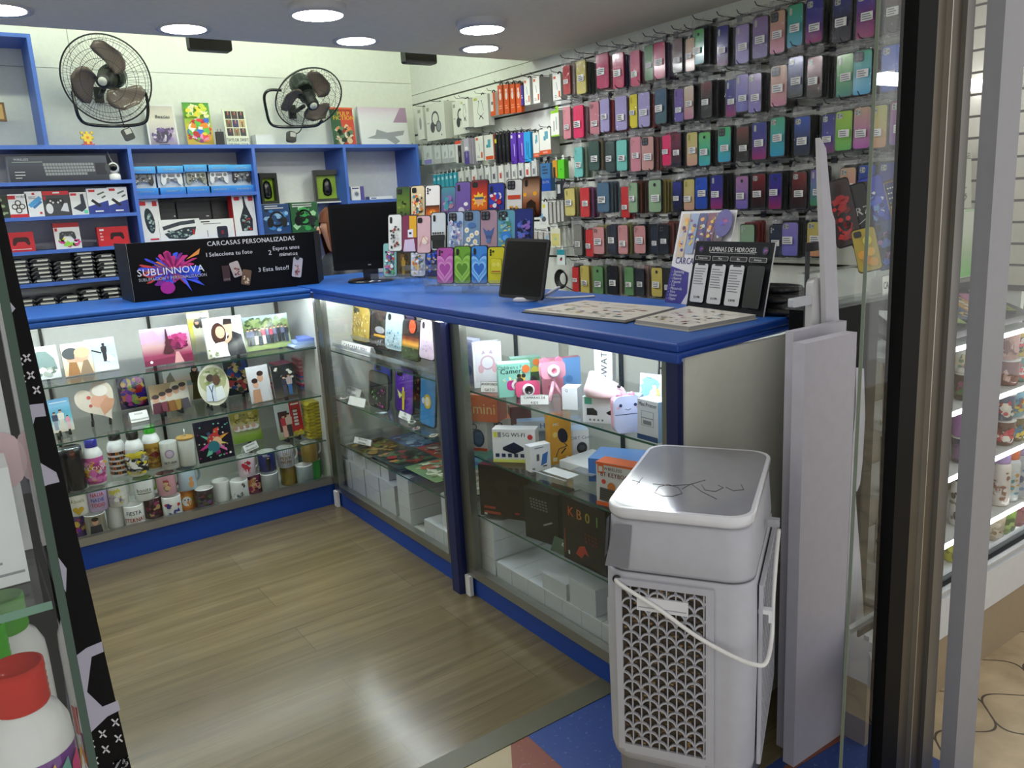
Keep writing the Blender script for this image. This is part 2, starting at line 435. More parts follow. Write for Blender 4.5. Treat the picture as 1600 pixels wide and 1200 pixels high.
lino()
m = MB(); m.box(-1.4, XW, 1.59, YW, -.03, 0, WHITE, 'wood'); m.box(1.36, XW, 1.06, 1.59, -.03, 0, WHITE, 'wood'); struct(m, 'floor')
m = MB(); m.box(-1.4, 1.36, 1.518, 1.59, -.03, .002, lin('55543f'), 'satin'); struct(m, 'trim_1', label='dark olive threshold strip')
m = MB()
m.slab([(1.04, 1.518), (1.36, 1.518), (1.36, 1.06), (1.75, 1.06), (1.75, .2), (.99, .2)], -.03, 0, lin('24407f'), 'lino')
m.slab([(.986, 1.518), (1.04, 1.518), (1.035, 1.365), (.95, .9), (.9, .9), (.938, 1.444)], -.03, 0, lin('7c4434'), 'lino')
m.slab([(-1.4, 1.518), (.986, 1.518), (.938, 1.444), (.9, .9), (.9, .2), (-1.4, .2)], -.03, 0, lin('a89a78'), 'lino')
m.slab([(1.36, 1.02), (1.62, 1.058), (1.75, 1.058), (1.75, 1.0)], 0, .0015, lin('7c4434'), 'lino')
struct(m, 'floor_1', label='blue, brick red and beige speckled entrance flooring')
m = MB(); m.box(1.75, 6.0, -1.5, 1.06, -.03, 0, WHITE, 'walktile'); struct(m, 'floor_2', label='beige interlocking wavy walkway tiles')
GREYC = lin('f0e7d2')
m = MB(); m.box(-1.4, XW, .95, YE, ZC, ZC + .04, GREYC, 'matte'); m.box(-1.4, XW, YE - .02, YE, ZC + .04, 2.72, GREYC, 'matte'); struct(m, 'ceiling')
m = MB(); m.box(-1.4, XW, YE, YW, 2.72, 2.76, WHITE, 'matte'); struct(m, 'ceiling_1')
WALL = lin('e9ece2')
m = MB()
m.box(-1.4, XW + .05, YW + .012, YW + .06, 0, 2.76, lin('6a6d66'), 'matte')
for z0, z1 in ((0, 1.4), (1.403, 2.167), (2.1695, 2.72)):
 for x0, x1 in (((-1.4, .744), (.747, XW)) if z0 > 2.1 else ((-1.4, XW),)):
  m.box(x0, x1, YW, YW + .012, z0, z1, WALL, 'satin')
struct(m, 'wall_back')
m = MB()
m.box(XW + .022, XW + .06, 1.15, YW, 0, 2.76, lin('38342c'), 'matte')
m.box(XW, XW + .022, 1.15, YW, 2.094, 2.72, WALL, 'satin'); m.box(XW, XW + .022, 1.15, YW, 2.036, 2.0905, WALL, 'satin')
z = 2.027
while z > .1:
 m.box(XW, XW + .022, 1.15, YW, max(0, z - .184), z, WALL, 'satin'); z -= .195
struct(m, 'wall_right')
m = MB(); m.box(-1.46, -1.4, .95, YW, 0, 2.76, WALL, 'satin'); struct(m, 'wall_left')
# ---------------------------------------------------------------- ceiling lights
LAMPS = [((.31, 3.405), 'flush'), ((.937, 3.49), 'flush'), ((1.275, 2.96), 'drum'), ((1.665, 3.475), 'flush'), ((1.985, 2.95), 'drum'), ((2.30, 3.44), 'flush')]
LAMP_TXT = ['round ceiling light cut by the left edge of the photo', 'flush round ceiling light above the larger wall fan', 'surface drum ceiling light above the counter corner, cut by the top edge',
   'flush round ceiling light between the two black floodlights', 'surface drum ceiling light nearest the phone case wall', 'flush round ceiling light farthest right, by the phone case wall']
for ((x, y), kind), tx in zip(LAMPS, LAMP_TXT):
 t = thing('ceiling_light', tx, 'ceiling light', (x, y, ZC), group='round ceiling lights')
 h = .006 if kind == 'flush' else .036; r = .104
 b = MB(); b.lathe([(r * .8, -h + .002), (r, -h), (r, 0)] if kind == 'flush' else [(r * .86, -h + .004), (r * .9, -h), (r, -h * .35), (r, 0)], 36, lin('c9c9cc'), 'satin', cap=False); b.build('rim', t)
 b = MB(); q = r * (.79 if kind == 'flush' else .86)
 b.face([(q * math.cos(2 * math.pi * i / 36), q * math.sin(2 * math.pi * i / 36), -h + .001) for i in range(36)], WHITE, 'lamp'); b.build('diffuser', t)
# unseen lamps: three continue the grid, the entrance one is added for light
for x, y, tx in ((.565, 2.95, 'surface ceiling light of the front row, left of the topmost drum light'), (-.145, 2.95, 'surface ceiling light at the left end of the front row'), (-.4, 3.42, 'ceiling light at the left end of the rear row'), (1.3, 2.0, 'added ceiling light over the side counter near the entrance')):
 t = thing('ceiling_light', tx + ', above the photo', 'ceiling light', (x, y, ZC), group='round ceiling lights')
 b = MB(); b.lathe([(.083, -.004), (.104, -.006), (.104, 0)], 36, lin('c9c9cc'), 'satin', cap=False); b.build('rim', t)
 b = MB(); b.face([(.082 * math.cos(2 * math.pi * i / 36), .082 * math.sin(2 * math.pi * i / 36), -.005) for i in range(36)], WHITE, 'lamp'); b.build('diffuser', t)
# black floodlights hung in the recess behind the ceiling's edge, shining on the back wall
for x, tx in ((1.115, 'black floodlight hanging behind the ceiling edge right of the larger fan'), (2.152, 'black floodlight hanging behind the ceiling edge near the room corner')):
 t = thing('flood_light', tx, 'floodlight', (x, 3.76, 2.066), group='black floodlights behind the ceiling edge')
 b = MB(); b.prism(rrect(.18, .16, .012), 0, .05, lin('0c0c0d'), 'satin'); hs_ = b.build('housing', t)
 b = MB(); b.box(-.08, .08, .0501, .053, .02, .145, WHITE, 'tube'); b.build('lens', hs_)
 b = MB(); b.box(-.06, .06, .02, .03, .16, .65, lin('1a1a1a'), 'metal'); b.build('bracket', t)
t = thing('added_strip_light', 'added long strip light under the upper ceiling of the recess, above the photo', 'strip light', (.75, 4.15, 2.66))  # added out of sight to spread light evenly over the back wall
b = MB(); b.box(-1.8, 1.8, -.05, .05, .03, .059, WHITE, 'satin'); b.build('housing', t)
b = MB(); b.tube([(-1.75, 0, .012), (1.75, 0, .012)], .014, 10, WHITE, 'tube'); b.build('tube', t)
# ---------------------------------------------------------------- blue shelving on the back wall
SB = lin('4268bd'); TK = .018
m = MB()
m.box(XL, 2.62, YS, YW - .002, 1.735, 1.755, SB, 'satin')
for x in (.905, 1.555, 2.11): m.box(x - TK / 2, x + TK / 2, YS, YW - .002, .0, 1.735, SB, 'satin')
m.box(2.602, 2.62, YS, YW - .002, 0, 1.735, SB, 'satin'); m.box(XL, XL + TK, YS, YW - .002, 0, 1.735, SB, 'satin')
for z in (1.58, 1.412, 1.245): m.box(XL + TK, .896, YS, YW - .002, z - TK, z, SB, 'satin')
m.box(.914, 1.546, YS, YW - .002, 1.497 - TK, 1.497, SB, 'satin'); m.box(.914, 1.546, YS, YW - .002, 1.23, 1.248, SB, 'satin')
m.box(1.564, 2.101, YS + .1, YW - .006, 1.417, 1.425, lin('dfe1dd'), 'satin'); m.box(1.564, 2.101, YS, YW - .002, 1.23, 1.248, SB, 'satin'); m.box(2.119, 2.602, YS, YW - .002, 1.405, 1.423, SB, 'satin')
for z in (1.085, .93, .6, .3): m.box(XL + TK, .896, YS, YW - .002, z - TK, z, SB, 'satin')
m.box(.914, 2.602, YS, YW - .002, .93, .948, SB, 'satin')
m.box(XL, .54, YS, YW - .002, 2.252, 2.27, SB, 'satin'); m.box(.522, .54, YS, YW - .002, 1.755, 2.252, SB, 'satin')
m.box(XL + TK, .896, YW - .006, YW - .002, 0, 1.735, lin('f0f0ee'), 'satin')
for x0, x1 in ((.914, 1.546), (1.564, 2.101), (2.119, 2.602)): m.box(x0, x1, YW - .006, YW - .002, 0, 1.735, lin('f2f3ef'), 'satin')
put(m, 'wall_shelving', 'blue shelving unit with a white back along the rear wall', 'shelving')
# ---------------------------------------------------------------- glass display counters with blue worktops
GREY_AL = lin('8e9088'); CREAM = lin('dcdcd0'); NAVY = lin('111e50')
SHZ = (.315, .53, .757)                 # glass shelf heights
t = thing('display_counter', 'glass display counter full of photo gifts along the rear of the shop', 'display counter', (0, 0, 0))
b = MB(); b.box(XL, XC + .02, YL + .012, YL + .03, 0, .104, BLUE_D, 'satin'); b.build('plinth', t)
b = MB(); b.box(XL, XC, YL, YL + .03, .104, .137, lin('a8a8a2'), 'metal'); b.build('bottom_rail', t)
b = MB(); b.box(XL, XC + .5, YL + .03, YL + .5, .09, .112, lin('cfd0c4'), 'matte'); b.build('deck', t)
b = MB(); b.box(XL, XC - .02, YL + .5, YL + .515, .0, 1.006, CREAM, 'satin'); b.build('back_panel', t)
b = MB(); b.box(XC, XC + .012, YL + .03, YL + .5, .112, .98, lin('c3c4ba'), 'satin'); b.build('partition', t)
b = MB(); b.box(XL, XC - .012, YL + .004, YL + .009, .137, .98, WHITE, 'glass'); b.build('glass_pane', t)
for z in SHZ:
 b = MB(); b.box(XL, XC - .004, YL + .03, YL + .46, z - .006, z, WHITE, 'glass'); b.face([(XL, YL + .0295, z - .006), (XC - .004, YL + .0295, z - .006), (XC - .004, YL + .0295, z), (XL, YL + .0295, z)], lin('2e5a4a'), 'gloss'); b.build('glass_shelf', t)
for x in (.30, .735, 1.12):
 b = MB(); b.box(x - .006, x + .006, YL + .488, YL + .4995, .112, .98, lin('33352f'), 'metal')
 for z in SHZ: b.box(x - .004, x + .004, YL + .44, YL + .49, z - .022, z - .007, lin('33352f'), 'metal')
 b.build('shelf_bracket', t)
b = MB(); b.box(XL, XC - .03, YL + .012, YL + .034, .991, 1.006, WHITE, 'led'); b.build('light_strip', t)
m = MB(); m.box(XL, XC - .012, YL - .004, YL + .56, 1.01, ZT - .002, BLUE, 'satin'); m.box(XL, XC - .012, YL - .004, YL + .008, .986, 1.01, BLUE, 'satin')
o = put(m, 'worktop', 'blue worktop of the rear counter, under the black signboard', 'worktop'); bv = o.modifiers.new('round', 'BEVEL'); bv.width = .008; bv.segments = 2
XE = 1.30                                # the side counter's overhanging front edge at its near end
YN = 1.262                               # near end of the side counter
YM = 2.325                               # middle post
for nm, lab, y0, y1 in (('display_counter', 'far bay of the glass side counter with phone cases and white boxes', YM + .024, YL - .008), ('display_counter', 'near bay of the glass side counter with gadget boxes, beside the cooler', YN, YM - .034)):
 t = thing(nm, lab, 'display counter', (0, 0, 0), group='bays of the side counter')
 far = y0 > 2
 b = MB(); b.box(XC + .012, XC + .03, y0, y1, 0, .075, BLUE_D, 'satin'); b.build('plinth', t)
 b = MB(); b.box(XC, XC + .03, y0, y1, .075, .108, lin('a8a8a2'), 'metal'); b.build('bottom_rail', t)
 b = MB(); b.box(XC + .03, XC + .5, y0, y1, .07, .092, lin('c4c6be'), 'matte'); b.build('deck', t)
 b = MB(); b.box(XC + .5, XC + .515, y0, y1, 0, 1.006, CREAM, 'satin'); b.build('back_panel', t)
 b = MB(); b.box(XC + .004, XC + .009, y0 + .03, y1 - .03, .108, .98, WHITE, 'glass'); b.build('glass_pane', t)
 for z in SHZ:
  z -= .008
  b = MB(); b.box(XC + .03, XC + .47, y0 + .004, y1 - .004, z - .006, z, WHITE, 'glass'); b.face([(XC + .0295, y0, z - .006), (XC + .0295, y1, z - .006), (XC + .0295, y1, z), (XC + .0295, y0, z)], lin('2e5a4a'), 'gloss'); b.build('glass_shelf', t)
 for yy in ((y0 + .03, y1 - .03) if far else (y1 - .03, y0 + .03)):
  b = MB(); b.box(XC - .002, XC + .026, yy - .03 if yy > (y0 + y1) / 2 - .6 and yy == max(y0 + .03, yy) and yy > y0 + .1 else yy - .03, (yy + .03) if yy < y0 + .1 else yy + .028, .108, .98, GREY_AL, 'metal'); b.build('frame_profile', t)
 for yy in ((2.62, 3.1) if far else (1.55, 2.0)):
  b = MB(); b.box(XC + .4885, XC + .4995, yy - .006, yy + .006, .092, .98, lin('4a5560'), 'metal'); b.build('shelf_bracket', t)
 b = MB(); b.box(XC + .014, XC + .036, y0 + .04, y1 - .04, .991, 1.006, WHITE, 'led'); b.build('light_strip', t)
 if far:
  b = MB(); b.box(XC + .03, XC + .499, y1 - .008, y1 - .001, .093, .98, lin('c6c7bd'), 'satin'); b.build('end_panel', t)
  b = MB(); b.box(XC - .01, XC + .005, y1 - .035, y1, .0, .075, WHITE, 'satin'); b.build('foot', t)
 else:
  b = MB(); b.box(XC - .01, XC + .005, y1 - .03, y1, .0, .075, WHITE, 'satin'); b.build('foot', t)
  b = MB(); b.box(XC - .006, XC + .52, y0 - .018, y0 - .001, 0, .9915, lin('d6d6c8'), 'satin'); b.build('end_panel', t)
  b = MB(); b.box(XC - .024, XC - .004, y0 - .012, y0 + .024, 0, .98, NAVY, 'satin'); b.build('corner_post', t)
m = MB(); m.slab([(XC - .03, YM - .024), (XC - .016, YM - .03), (XC + .02, YM - .032), (XC + .02, YM + .022), (XC - .03, YM + .022)], 0, .98, NAVY, 'satin')
put(m, 'counter_post', 'navy post standing between the two bays of the side counter', 'post')
m = MB(); m.slab([(XE, YN - .034), (1.853, YN + .022), (1.866, YL + .62), (XC - .006, YL + .62), (XC - .008, YL - .006)], 1.008, ZT, BLUE, 'satin', edge=BLUE_D)
m.slab([(XE, YN - .034), (XE + .016, YN - .034), (XC + .004, YL - .006), (XC - .008, YL - .006)], .982, 1.008, BLUE, 'satin', edge=BLUE_D)
m.slab([(XE, YN - .034), (1.853, YN + .022), (1.853, YN + .034), (XE, YN - .022)], .992, 1.008, BLUE, 'satin', edge=BLUE_D)
o = put(m, 'worktop', 'blue worktop of the side counter, carrying the phone case stand and tablet', 'worktop'); bv = o.modifiers.new('round', 'BEVEL'); bv.width = .01; bv.segments = 3
# ---------------------------------------------------------------- things along the back wall
YB = 4.78
def carton(w, h, d, col, front=None, top=None, side=None, mat='print'):
 m = MB(); m.box(-w / 2, w / 2, 0, d, 0, h, col, mat, front=front, top=top, side=side); m.on(0)
 return m
RED = lin('c3272f'); DK = lin('17181b'); INK = lin('25262a')
def gamepad(m, u, v, w, col, dot=None):
 """printed picture of a two-stick controller"""
 h = w * .55
 m.poly([(u - .5 * w, v - .3 * h), (u - .44 * w, v + .35 * h), (u - .3 * w, v + .5 * h), (u + .3 * w, v + .5 * h), (u + .44 * w, v + .35 * h), (u + .5 * w, v - .3 * h),
   (u + .42 * w, v - .5 * h), (u + .33 * w, v - .4 * h), (u + .2 * w, v - .05 * h), (u - .2 * w, v - .05 * h), (u - .33 * w, v - .4 * h), (u - .42 * w, v - .5 * h)], col)
 c = dot or mixc(col, BLACK, .6)
 for a, b_ in ((-.26, .22), (.13, .05), (-.13, .05), (.28, .22)): m.circ(u + a * w, v + b_ * h, .06 * w, c, n=8); m.k -= 1
 m.k += 1
 return m
def wall_fan(lab, c, rz, lean, r, yoke, cord, seed):
 t = thing('wall_fan', lab, 'fan', c, group='black wall fans')
 hm = Matrix.Rotation(R(rz), 4, 'Z') @ Matrix.Rotation(R(lean), 4, 'X')
 BK = lin('1a1c1c'); GB = lin('6e625c')
 m = MB(); m.M = hm
 n = 72
 m.tube([(r * math.cos(2 * math.pi * i / 48), 0, r * math.sin(2 * math.pi * i / 48)) for i in range(48)], .0042, 6, BK, 'satin', closed=True)
 for q, y in ((.9, -.028), (.72, -.05), (.5, -.06), (.9, .035), (.66, .06), (.4, .07)):
  m.tube([(q * r * math.cos(2 * math.pi * i / 36), y, q * r * math.sin(2 * math.pi * i / 36)) for i in range(36)], .0013, 3, BK, 'satin', closed=True)
 for i in range(n):
  a = 2 * math.pi * i / n; ca, sa = math.cos(a), math.sin(a)
  m.tube([(r * ca, 0, r * sa), (.9 * r * ca, -.028, .9 * r * sa), (.72 * r * ca, -.05, .72 * r * sa), (.3 * r * ca, -.062, .3 * r * sa)], .0007, 3, BK, 'satin')
  if i % 2 == 0: m.tube([(r * ca, 0, r * sa), (.9 * r * ca, .035, .9 * r * sa), (.4 * r * ca, .07, .4 * r * sa)], .0007, 3, BK, 'satin')
 m.build('cage', t)
 for k in range(3):
  m = MB(); m.M = hm @ Matrix.Rotation(R(120 * k + seed), 4, 'Y')
  nr, na = 7, 6; g = []
  for side in (0, .0025):
   for i in range(nr):
    q = .05 + (r * .86 - .05) * i / (nr - 1); sw = .75 * (i / (nr - 1)) ** 1.3
    wid = .5 + .85 * math.sin(math.pi * min(1, i / (nr - 1) * .93 + .04))
    if i == nr - 1: wid *= .55
    for j in range(na):
     f = j / (na - 1) - .5; a = sw + wid * f
     g.append((q * math.cos(a), side + .035 * f + .012 * math.cos(f * 3), q * math.sin(a)))
  b0 = m.vs(g)
  for s_ in (0, nr * na):
   for i in range(nr - 1):
    for j in range(na - 1):
     q = b0 + s_ + i * na + j; m.fc((q, q + 1, q + na + 1, q + na), GB, 'gloss', True)
  rim = [i * na for i in range(nr)] + [(nr - 1) * na + j for j in range(1, na)] + [i * na + na - 1 for i in range(nr - 2, -1, -1)] + [j for j in range(na - 2, 0, -1)]
  for i, a in enumerate(rim):
   c_ = rim[(i + 1) % len(rim)]; m.fc((b0 + a, b0 + c_, b0 + nr * na + c_, b0 + nr * na + a), GB, 'gloss')
  m.build('fan_blade', t)
 L_ = hm @ Matrix.Rotation(R(90), 4, 'X')
 m = MB(); m.M = L_; m.lathe([(.0, .07), (.032, .069), (.036, .06), (.036, .0), (.05, -.02)], 20, BK, 'satin'); hb_ = m.build('hub', t)
 m = MB(); m.M = L_; m.lathe([(.0, .0735), (.021, .073), (.022, .0695)], 20, lin('cfd0c8'), 'gloss')
 m.build('badge', hb_)
 m = MB(); m.M = L_; m.lathe([(.05, -.07), (.062, -.08), (.064, -.15), (.056, -.172), (.03, -.178), (0, -.178)], 22, lin('1d2a1f'), 'satin', colf=lambda k, i, n: lin('24382a') if i % 2 else lin('151d17')); m.build('motor', t)
 m = MB(); m.tube(yoke, .0085, 8, lin('121313'), 'gloss')
 m.build('yoke', t)
 m = MB(); yb = 5 - c[1]
 m.box(-.022, .022, yb - .02, yb - .001, -.08, .0, BK, 'satin'); m.tube([(0, yb - .02, -.05), (0, .09, -.03)], .012, 8, BK)
 m.build('wall_bracket', t)
 m = MB(); m.tube(cord, .003, 5, BK); m.build('cord', t)
 return t
def spline(P, n=6):
 o = []
 for i in range(len(P) - 1):
  p0, p1, p2, p3 = [Vector(P[max(0, min(len(P) - 1, i + k))]) for k in (-1, 0, 1, 2)]
  for j in range(n):
   t = j / n
   o.append(tuple(.5 * ((2 * p1) + (-p0 + p2) * t + (2 * p0 - 5 * p1 + 4 * p2 - p3) * t * t + (-p0 + 3 * p1 - 3 * p2 + p3) * t ** 3)))
 o.append(tuple(P[-1])); return o
c1 = at(166, 124, 'y', 4.72); f1 = (c1.x, c1.y, c1.z)
def rel(px, py, y, c): p = at(px, py, 'y', y); return (p.x - c[0], p.y - c[1], p.z - c[2])
wall_fan('larger wall fan at left, tilted down beside the blue frame', f1, -26, 16, .215,
         spline([rel(113, 143, 4.72, f1), rel(118, 166, 4.72, f1), rel(124, 184, 4.74, f1), rel(138, 194, 4.78, f1), rel(180, 197, 4.8, f1), rel(222, 193, 4.78, f1), rel(231, 178, 4.76, f1), rel(228, 148, 4.74, f1), rel(216, 135, 4.72, f1)]),
         spline([rel(183, 150, 4.75, f1), rel(188, 178, 4.78, f1), rel(195, 200, 4.82, f1)]), 75)
c2 = at(483, 154, 'y', 4.70); f2 = (c2.x, c2.y, c2.z)
wall_fan('smaller looking wall fan at right with its green motor on top', f2, 2, 42, .20,
         spline([rel(440, 141, 4.72, f2), rel(421, 141, 4.74, f2), rel(413, 150, 4.76, f2), rel(416, 172, 4.78, f2), rel(422, 192, 4.8, f2), rel(436, 198, 4.8, f2), rel(470, 198, 4.8, f2), rel(494, 196, 4.78, f2), rel(503, 188, 4.74, f2)]),
         spline([rel(480, 170, 4.62, f2), rel(474, 190, 4.7, f2), rel(468, 206, 4.78, f2), rel(452, 212, 4.8, f2)]), 78)
for (px, py), tx in (((200, 210), 'black switch box hanging on the cord of the larger fan'), ((455, 214), 'black switch box hanging on the cord of the right-hand fan')):
 p = at(px, py, 'y', 4.8); m = MB(); m.M = Matrix.Rotation(R(-20 if px < 300 else 8), 4, 'Y'); m.prism(rrect(.05, .062, .012, cv=0), -.018, .018, lin('141415'), 'satin'); m.on(-.018); m.rect(-.012, 0, .02, .026, lin('b9b9ae'))
 put(m, 'fan_switch', tx, 'switch', (p.x, p.y, p.z))
# pictures standing along the top of the shelving
def panel(name, lab, cat, px, art, y=4.9, z=1.755, lean=-6, th=.006, edge=WHITE, base=WHITE, group=None, rz=0):
 c, w, h = onwall('y', y, *px); h = at(px[2], px[3], 'y', y).z - z
 m = MB(); m.box(-w / 2, w / 2, 0, th, 0, h, edge, 'print', front=base); m.on(0); art(m, w, h)
 return put(m, name, lab, cat, (c.x, y, z + (.0015 if lean else 0)), rz, lean, group)
def a_music(m, w, h):
 m.grad(-w / 2 + .008, .008, w / 2 - .008, h - .008, [lin('8a7796'), lin('c9bfc4'), lin('e4ddcb'), lin('cfc6bd')])
 m.blobs(-w / 2 + .01, .02, w / 2 - .01, h * .5, [lin('4d3b6b'), lin('6b4f8d'), lin('332848'), lin('a58fb8'), lin('d8cfd8')], 70, .016, 3, 2)
 m.text('Beatles', .01, h * .68, .018, INK, bold=True)
 m.tlines(-.03, h * .13, .03, 2, .012, INK, 1)
panel('canvas_print', 'purple and beige music print standing under the larger fan', 'picture', (234, 225, 272, 163), a_music)
def a_party(m, w, h):
 m.grad(-w / 2, 0, w / 2, h, [lin('b7902e'), lin('d9c23a'), lin('86b63a'), lin('3f8f3a')])
 cs = [lin(x) for x in ('e23b3b', 'f2d33a', '2f66d0', 'ef8fc0', '58b947', 'f7f2e6', 'e78a2a', 'b8271f', '8b1f6b')]
 m.blobs(-w / 2, .02, w / 2, h * .7, cs, 120, .03, 8, 1.3); m.blobs(-w / 2, h * .62, w / 2, h, [lin('f3e24a'), lin('cfe04a'), lin('f5f0c0'), lin('5da33f')], 40, .02, 4, 1.5)
panel('canvas_print', 'bright many-coloured print standing between the purple print and the black cover print', 'picture', (294, 225, 327, 160), a_party)
def a_tour(m, w, h):
 m.rect(-w / 2, 0, w / 2, h, lin('e3e6cf'))
 for i in range(3):
  for j in range(3):
   u, v = -w / 2 + .012 + i * (w - .02) / 3, h * .3 + j * h * .22
   m.rect(u, v, u + (w - .03) / 3, v + h * .2, lin(('2a2430', '6b5a3a', '1b1b20', '8a7a55', '2f2a55', '3b2a22', '222222', 'b9a36b', '15151c')[i * 3 + j])); m.k -= 1
   m.figure(u + w * .14, v + .003, h * .17, lin('c9a866'), lin('d8b394'), lin(('c33', 'd9b')[0] * 2 if False else 'a04a52'), lin('3a3550')); m.k -= 4
 m.k += 4
 m.text('TAYLOR SWIFT', 0, h * .15, .02, INK, bold=True, sx=.62); m.text('THE ERAS TOUR', 0, h * .055, .013, INK, sx=.85)
panel('canvas_print', 'black photo grid print with TAYLOR SWIFT lettering on the shelf top', 'picture', (355, 225, 384, 170), a_tour)
def a_film(m, w, h):
 m.rect(-w / 2, 0, w / 2, h, lin('c9483a')); m.poly([(-w / 2, 0), (0, 0), (-w * .1, h), (-w / 2, h)], lin('31583c'))
 m.text('PULP', .012, h * .8, .026, lin('e9c93a'), bold=True); m.text('FICTION', .012, h * .69, .026, lin('e9c93a'), bold=True)
 m.blobs(-w / 2 + .01, .01, w / 2 - .01, h * .62, [lin('e5c9a0'), lin('5c7a56'), lin('8e2f2a'), lin('dcd6c0'), lin('22352a'), lin('e08a5a')], 70, .026, 5, 1.4)
 m.rect(-w / 2, h * .95, w / 2, h, lin('d8603a'))
panel('canvas_print', 'red and green print with yellow PULP FICTION lettering', 'picture', (522, 227, 552, 168), a_film)
def a_grey(m, w, h):
 m.grad(-w / 2, h * .6, w / 2, h, [lin('eae8ea'), lin('e6dfe6'), lin('d9c3d5')]); m.poly([(w * .2, h * .62), (w / 2, h * .62), (w / 2, h), (w * .38, h)], lin('a98aa6'))
 m.poly([(-w * .38, h * .22), (-w * .2, h * .3), (-w * .16, h * .44), (w * .05, h * .36), (w * .42, h * .42), (w * .38, h * .3), (w * .2, h * .26), (w * .3, h * .14), (w * .2, h * .06), (w * .02, h * .2), (-.2 * w, h * .2)], lin('9b9ca0'))
panel('canvas_print', 'wide white print with a grey splash shape, at the right end of the shelf top', 'picture', (566, 227, 636, 168), a_grey, th=.02)
c, w, h = onwall('y', 4.85, 401, 226, 428, 207)
m = carton(w, h, .09, lin('e6e8e0')); put(m, 'white_box', 'small white box on the shelf top under the right-hand fan', 'box', (c.x, 4.85, 1.755))
m = MB(); c = at(138, 226, 'y', 4.8); YE_, RD_ = lin('e9c83e'), lin('c8402f')
for i, row in enumerate(('RRRRR', '.RYR.', '.YYY.', 'YYOYY', '.YYY.', 'Y.Y.Y')):
 for j, ch in enumerate(row):
  if ch != '.': m.box(-.03 + j * .012, -.018 + j * .012, -.012, .012, i * .0125, (i + 1) * .0125, {'R': RD_, 'Y': YE_, 'O': lin('d9772c')}[ch], 'satin')
put(m, 'toy_figure', 'tiny blocky yellow and red figure on the shelf top below the larger fan', 'figurine', (c.x, 4.8, 1.755))
m = MB(); c = at(345, 218, 'y', 4.86); m.box(-.02, .02, 0, .03, 0, .085, DK, 'satin'); m.box(-.012, -.006, .008, .012, .085, .1, lin('999999'), 'metal'); m.box(.006, .012, .008, .012, .085, .1, lin('999999'), 'metal')
put(m, 'power_adapter', 'black plug adapter between the bright print and the photo grid print', 'adapter', (c.x, 4.86, 1.755))
m = MB(); c = at(1, 173, 'y', 4.9); m.box(-.05, .02, 0, .02, -.05, .04, lin('6b4a28'), 'satin'); m.on(0); m.rect(-.04, -.04, .01, .03, lin('c49a5a')); m.box(-.01, .0, .02, .094, -.006, .006, lin('3b2a18'), 'satin')
put(m, 'wooden_plaque', 'brown wooden plaque inside the blue frame at the left edge', 'plaque', (c.x, 4.9, c.z))
# left column of the shelving
GK = 'boxes on the left shelves'
p0 = at(16, 282, 'y', 4.72); p1 = at(165, 242, 'y', 4.72); w = p1.x - p0.x; h = .125
m = carton(w, h, .13, lin('32343c'), side=lin('d6d6d0')); m.grad(-w / 2, 0, w / 2, h, [lin('2b2d36'), lin('3a3d47'), lin('444a55')])
m.text('WIRELESS', -w / 2 + .06, h * .83, .01, lin('b9bcc2')); m.rect(-w / 2 + .02, h * .76, -w / 2 + .15, h * .775, lin('aab'[0:3] * 2))
for i in range(4):
 for j in range(17 - (i == 3) * 3): m.rect(-.07 + j * .0135 + i * .002, .03 + (3 - i) * .0155, -.0585 + j * .0135 + i * .002, .0425 + (3 - i) * .0155, lin('878b8f')); m.k -= 1
m.k += 1; m.rect(.165, .03, .215, .088, lin('20222a')); m.circ(.222, .062, .013, lin('3c3f46'), .02)
m.tlines(-w / 2 + .025, .05, -w / 2 + .07, 3, .014, lin('c8c8c8'), 2, .004)
put(m, 'keyboard_box', 'long dark grey wireless keyboard box on the top shelf', 'box', ((p0.x + p1.x) / 2, 4.72, 1.58))
t = thing('security_camera', 'white security camera ball beside the keyboard box', 'camera', (*at(180, 280, 'y', 4.74).xy, 1.58), rz=-12)
m = MB(); m.lathe([(.027, 0), (.029, .006), (.029, .026), (.022, .034)], 20, WHITE, 'gloss'); m.build('base', t)
m = MB(); m.lathe([(.028 * math.sin(R(a)), .062 - .03 * math.cos(R(a))) for a in range(5, 176, 17)], 20, WHITE, 'gloss'); hd_ = m.build('head', t)
m = MB(); m.M = Matrix.Translation((0, -.0145, .064)) @ Matrix.Rotation(R(90), 4, 'X'); m.lathe([(0, .016), (.014, .0155), (.019, .008), (.02, 0)], 18, lin('0d0d10'), 'gloss'); m.build('lens', hd_)
m = MB(); m.tube(spline([(0, .02, .09), (-.012, .05, .12), (-.02, .06, .15)]), .0022, 5, WHITE); m.build('cord', t)
def shelfbox(name, lab, px, z, art, y=4.74, d=.06, col=WHITE, rz=0, lean=0, top=None, side=None, front=None, group=GK, cat='box', wmin=None):
 p = at(px[0], px[1], 'y', y); q = at(px[2], px[3], 'y', y); w = wmin or q.x - p.x; h = q.z - z
 m = carton(w, h, d, col, top=top, side=side, front=front); art(m, w, h)
 return put(m, name, lab, cat, ((p.x + q.x) / 2, y, z + .0005), rz, lean, group)
def a1(m, w, h):
 m.rect(-w / 2, 0, w / 2, h * .14, RED); m.rect(-w / 2, h * .78, -w * .1, h * .94, RED); m.text('WIRE', w * .2, h * .83, .012, INK)
 for u, v in ((0, .62), (-.2, .46), (.2, .46), (0, .3)): m.ring(u * w, v * h, .014, .005, lin('4a4438')); m.k -= 1
shelfbox('accessory_box', 'white box with four small rings printed on it, second shelf', (17, 338, 40, 303), 1.412, a1)
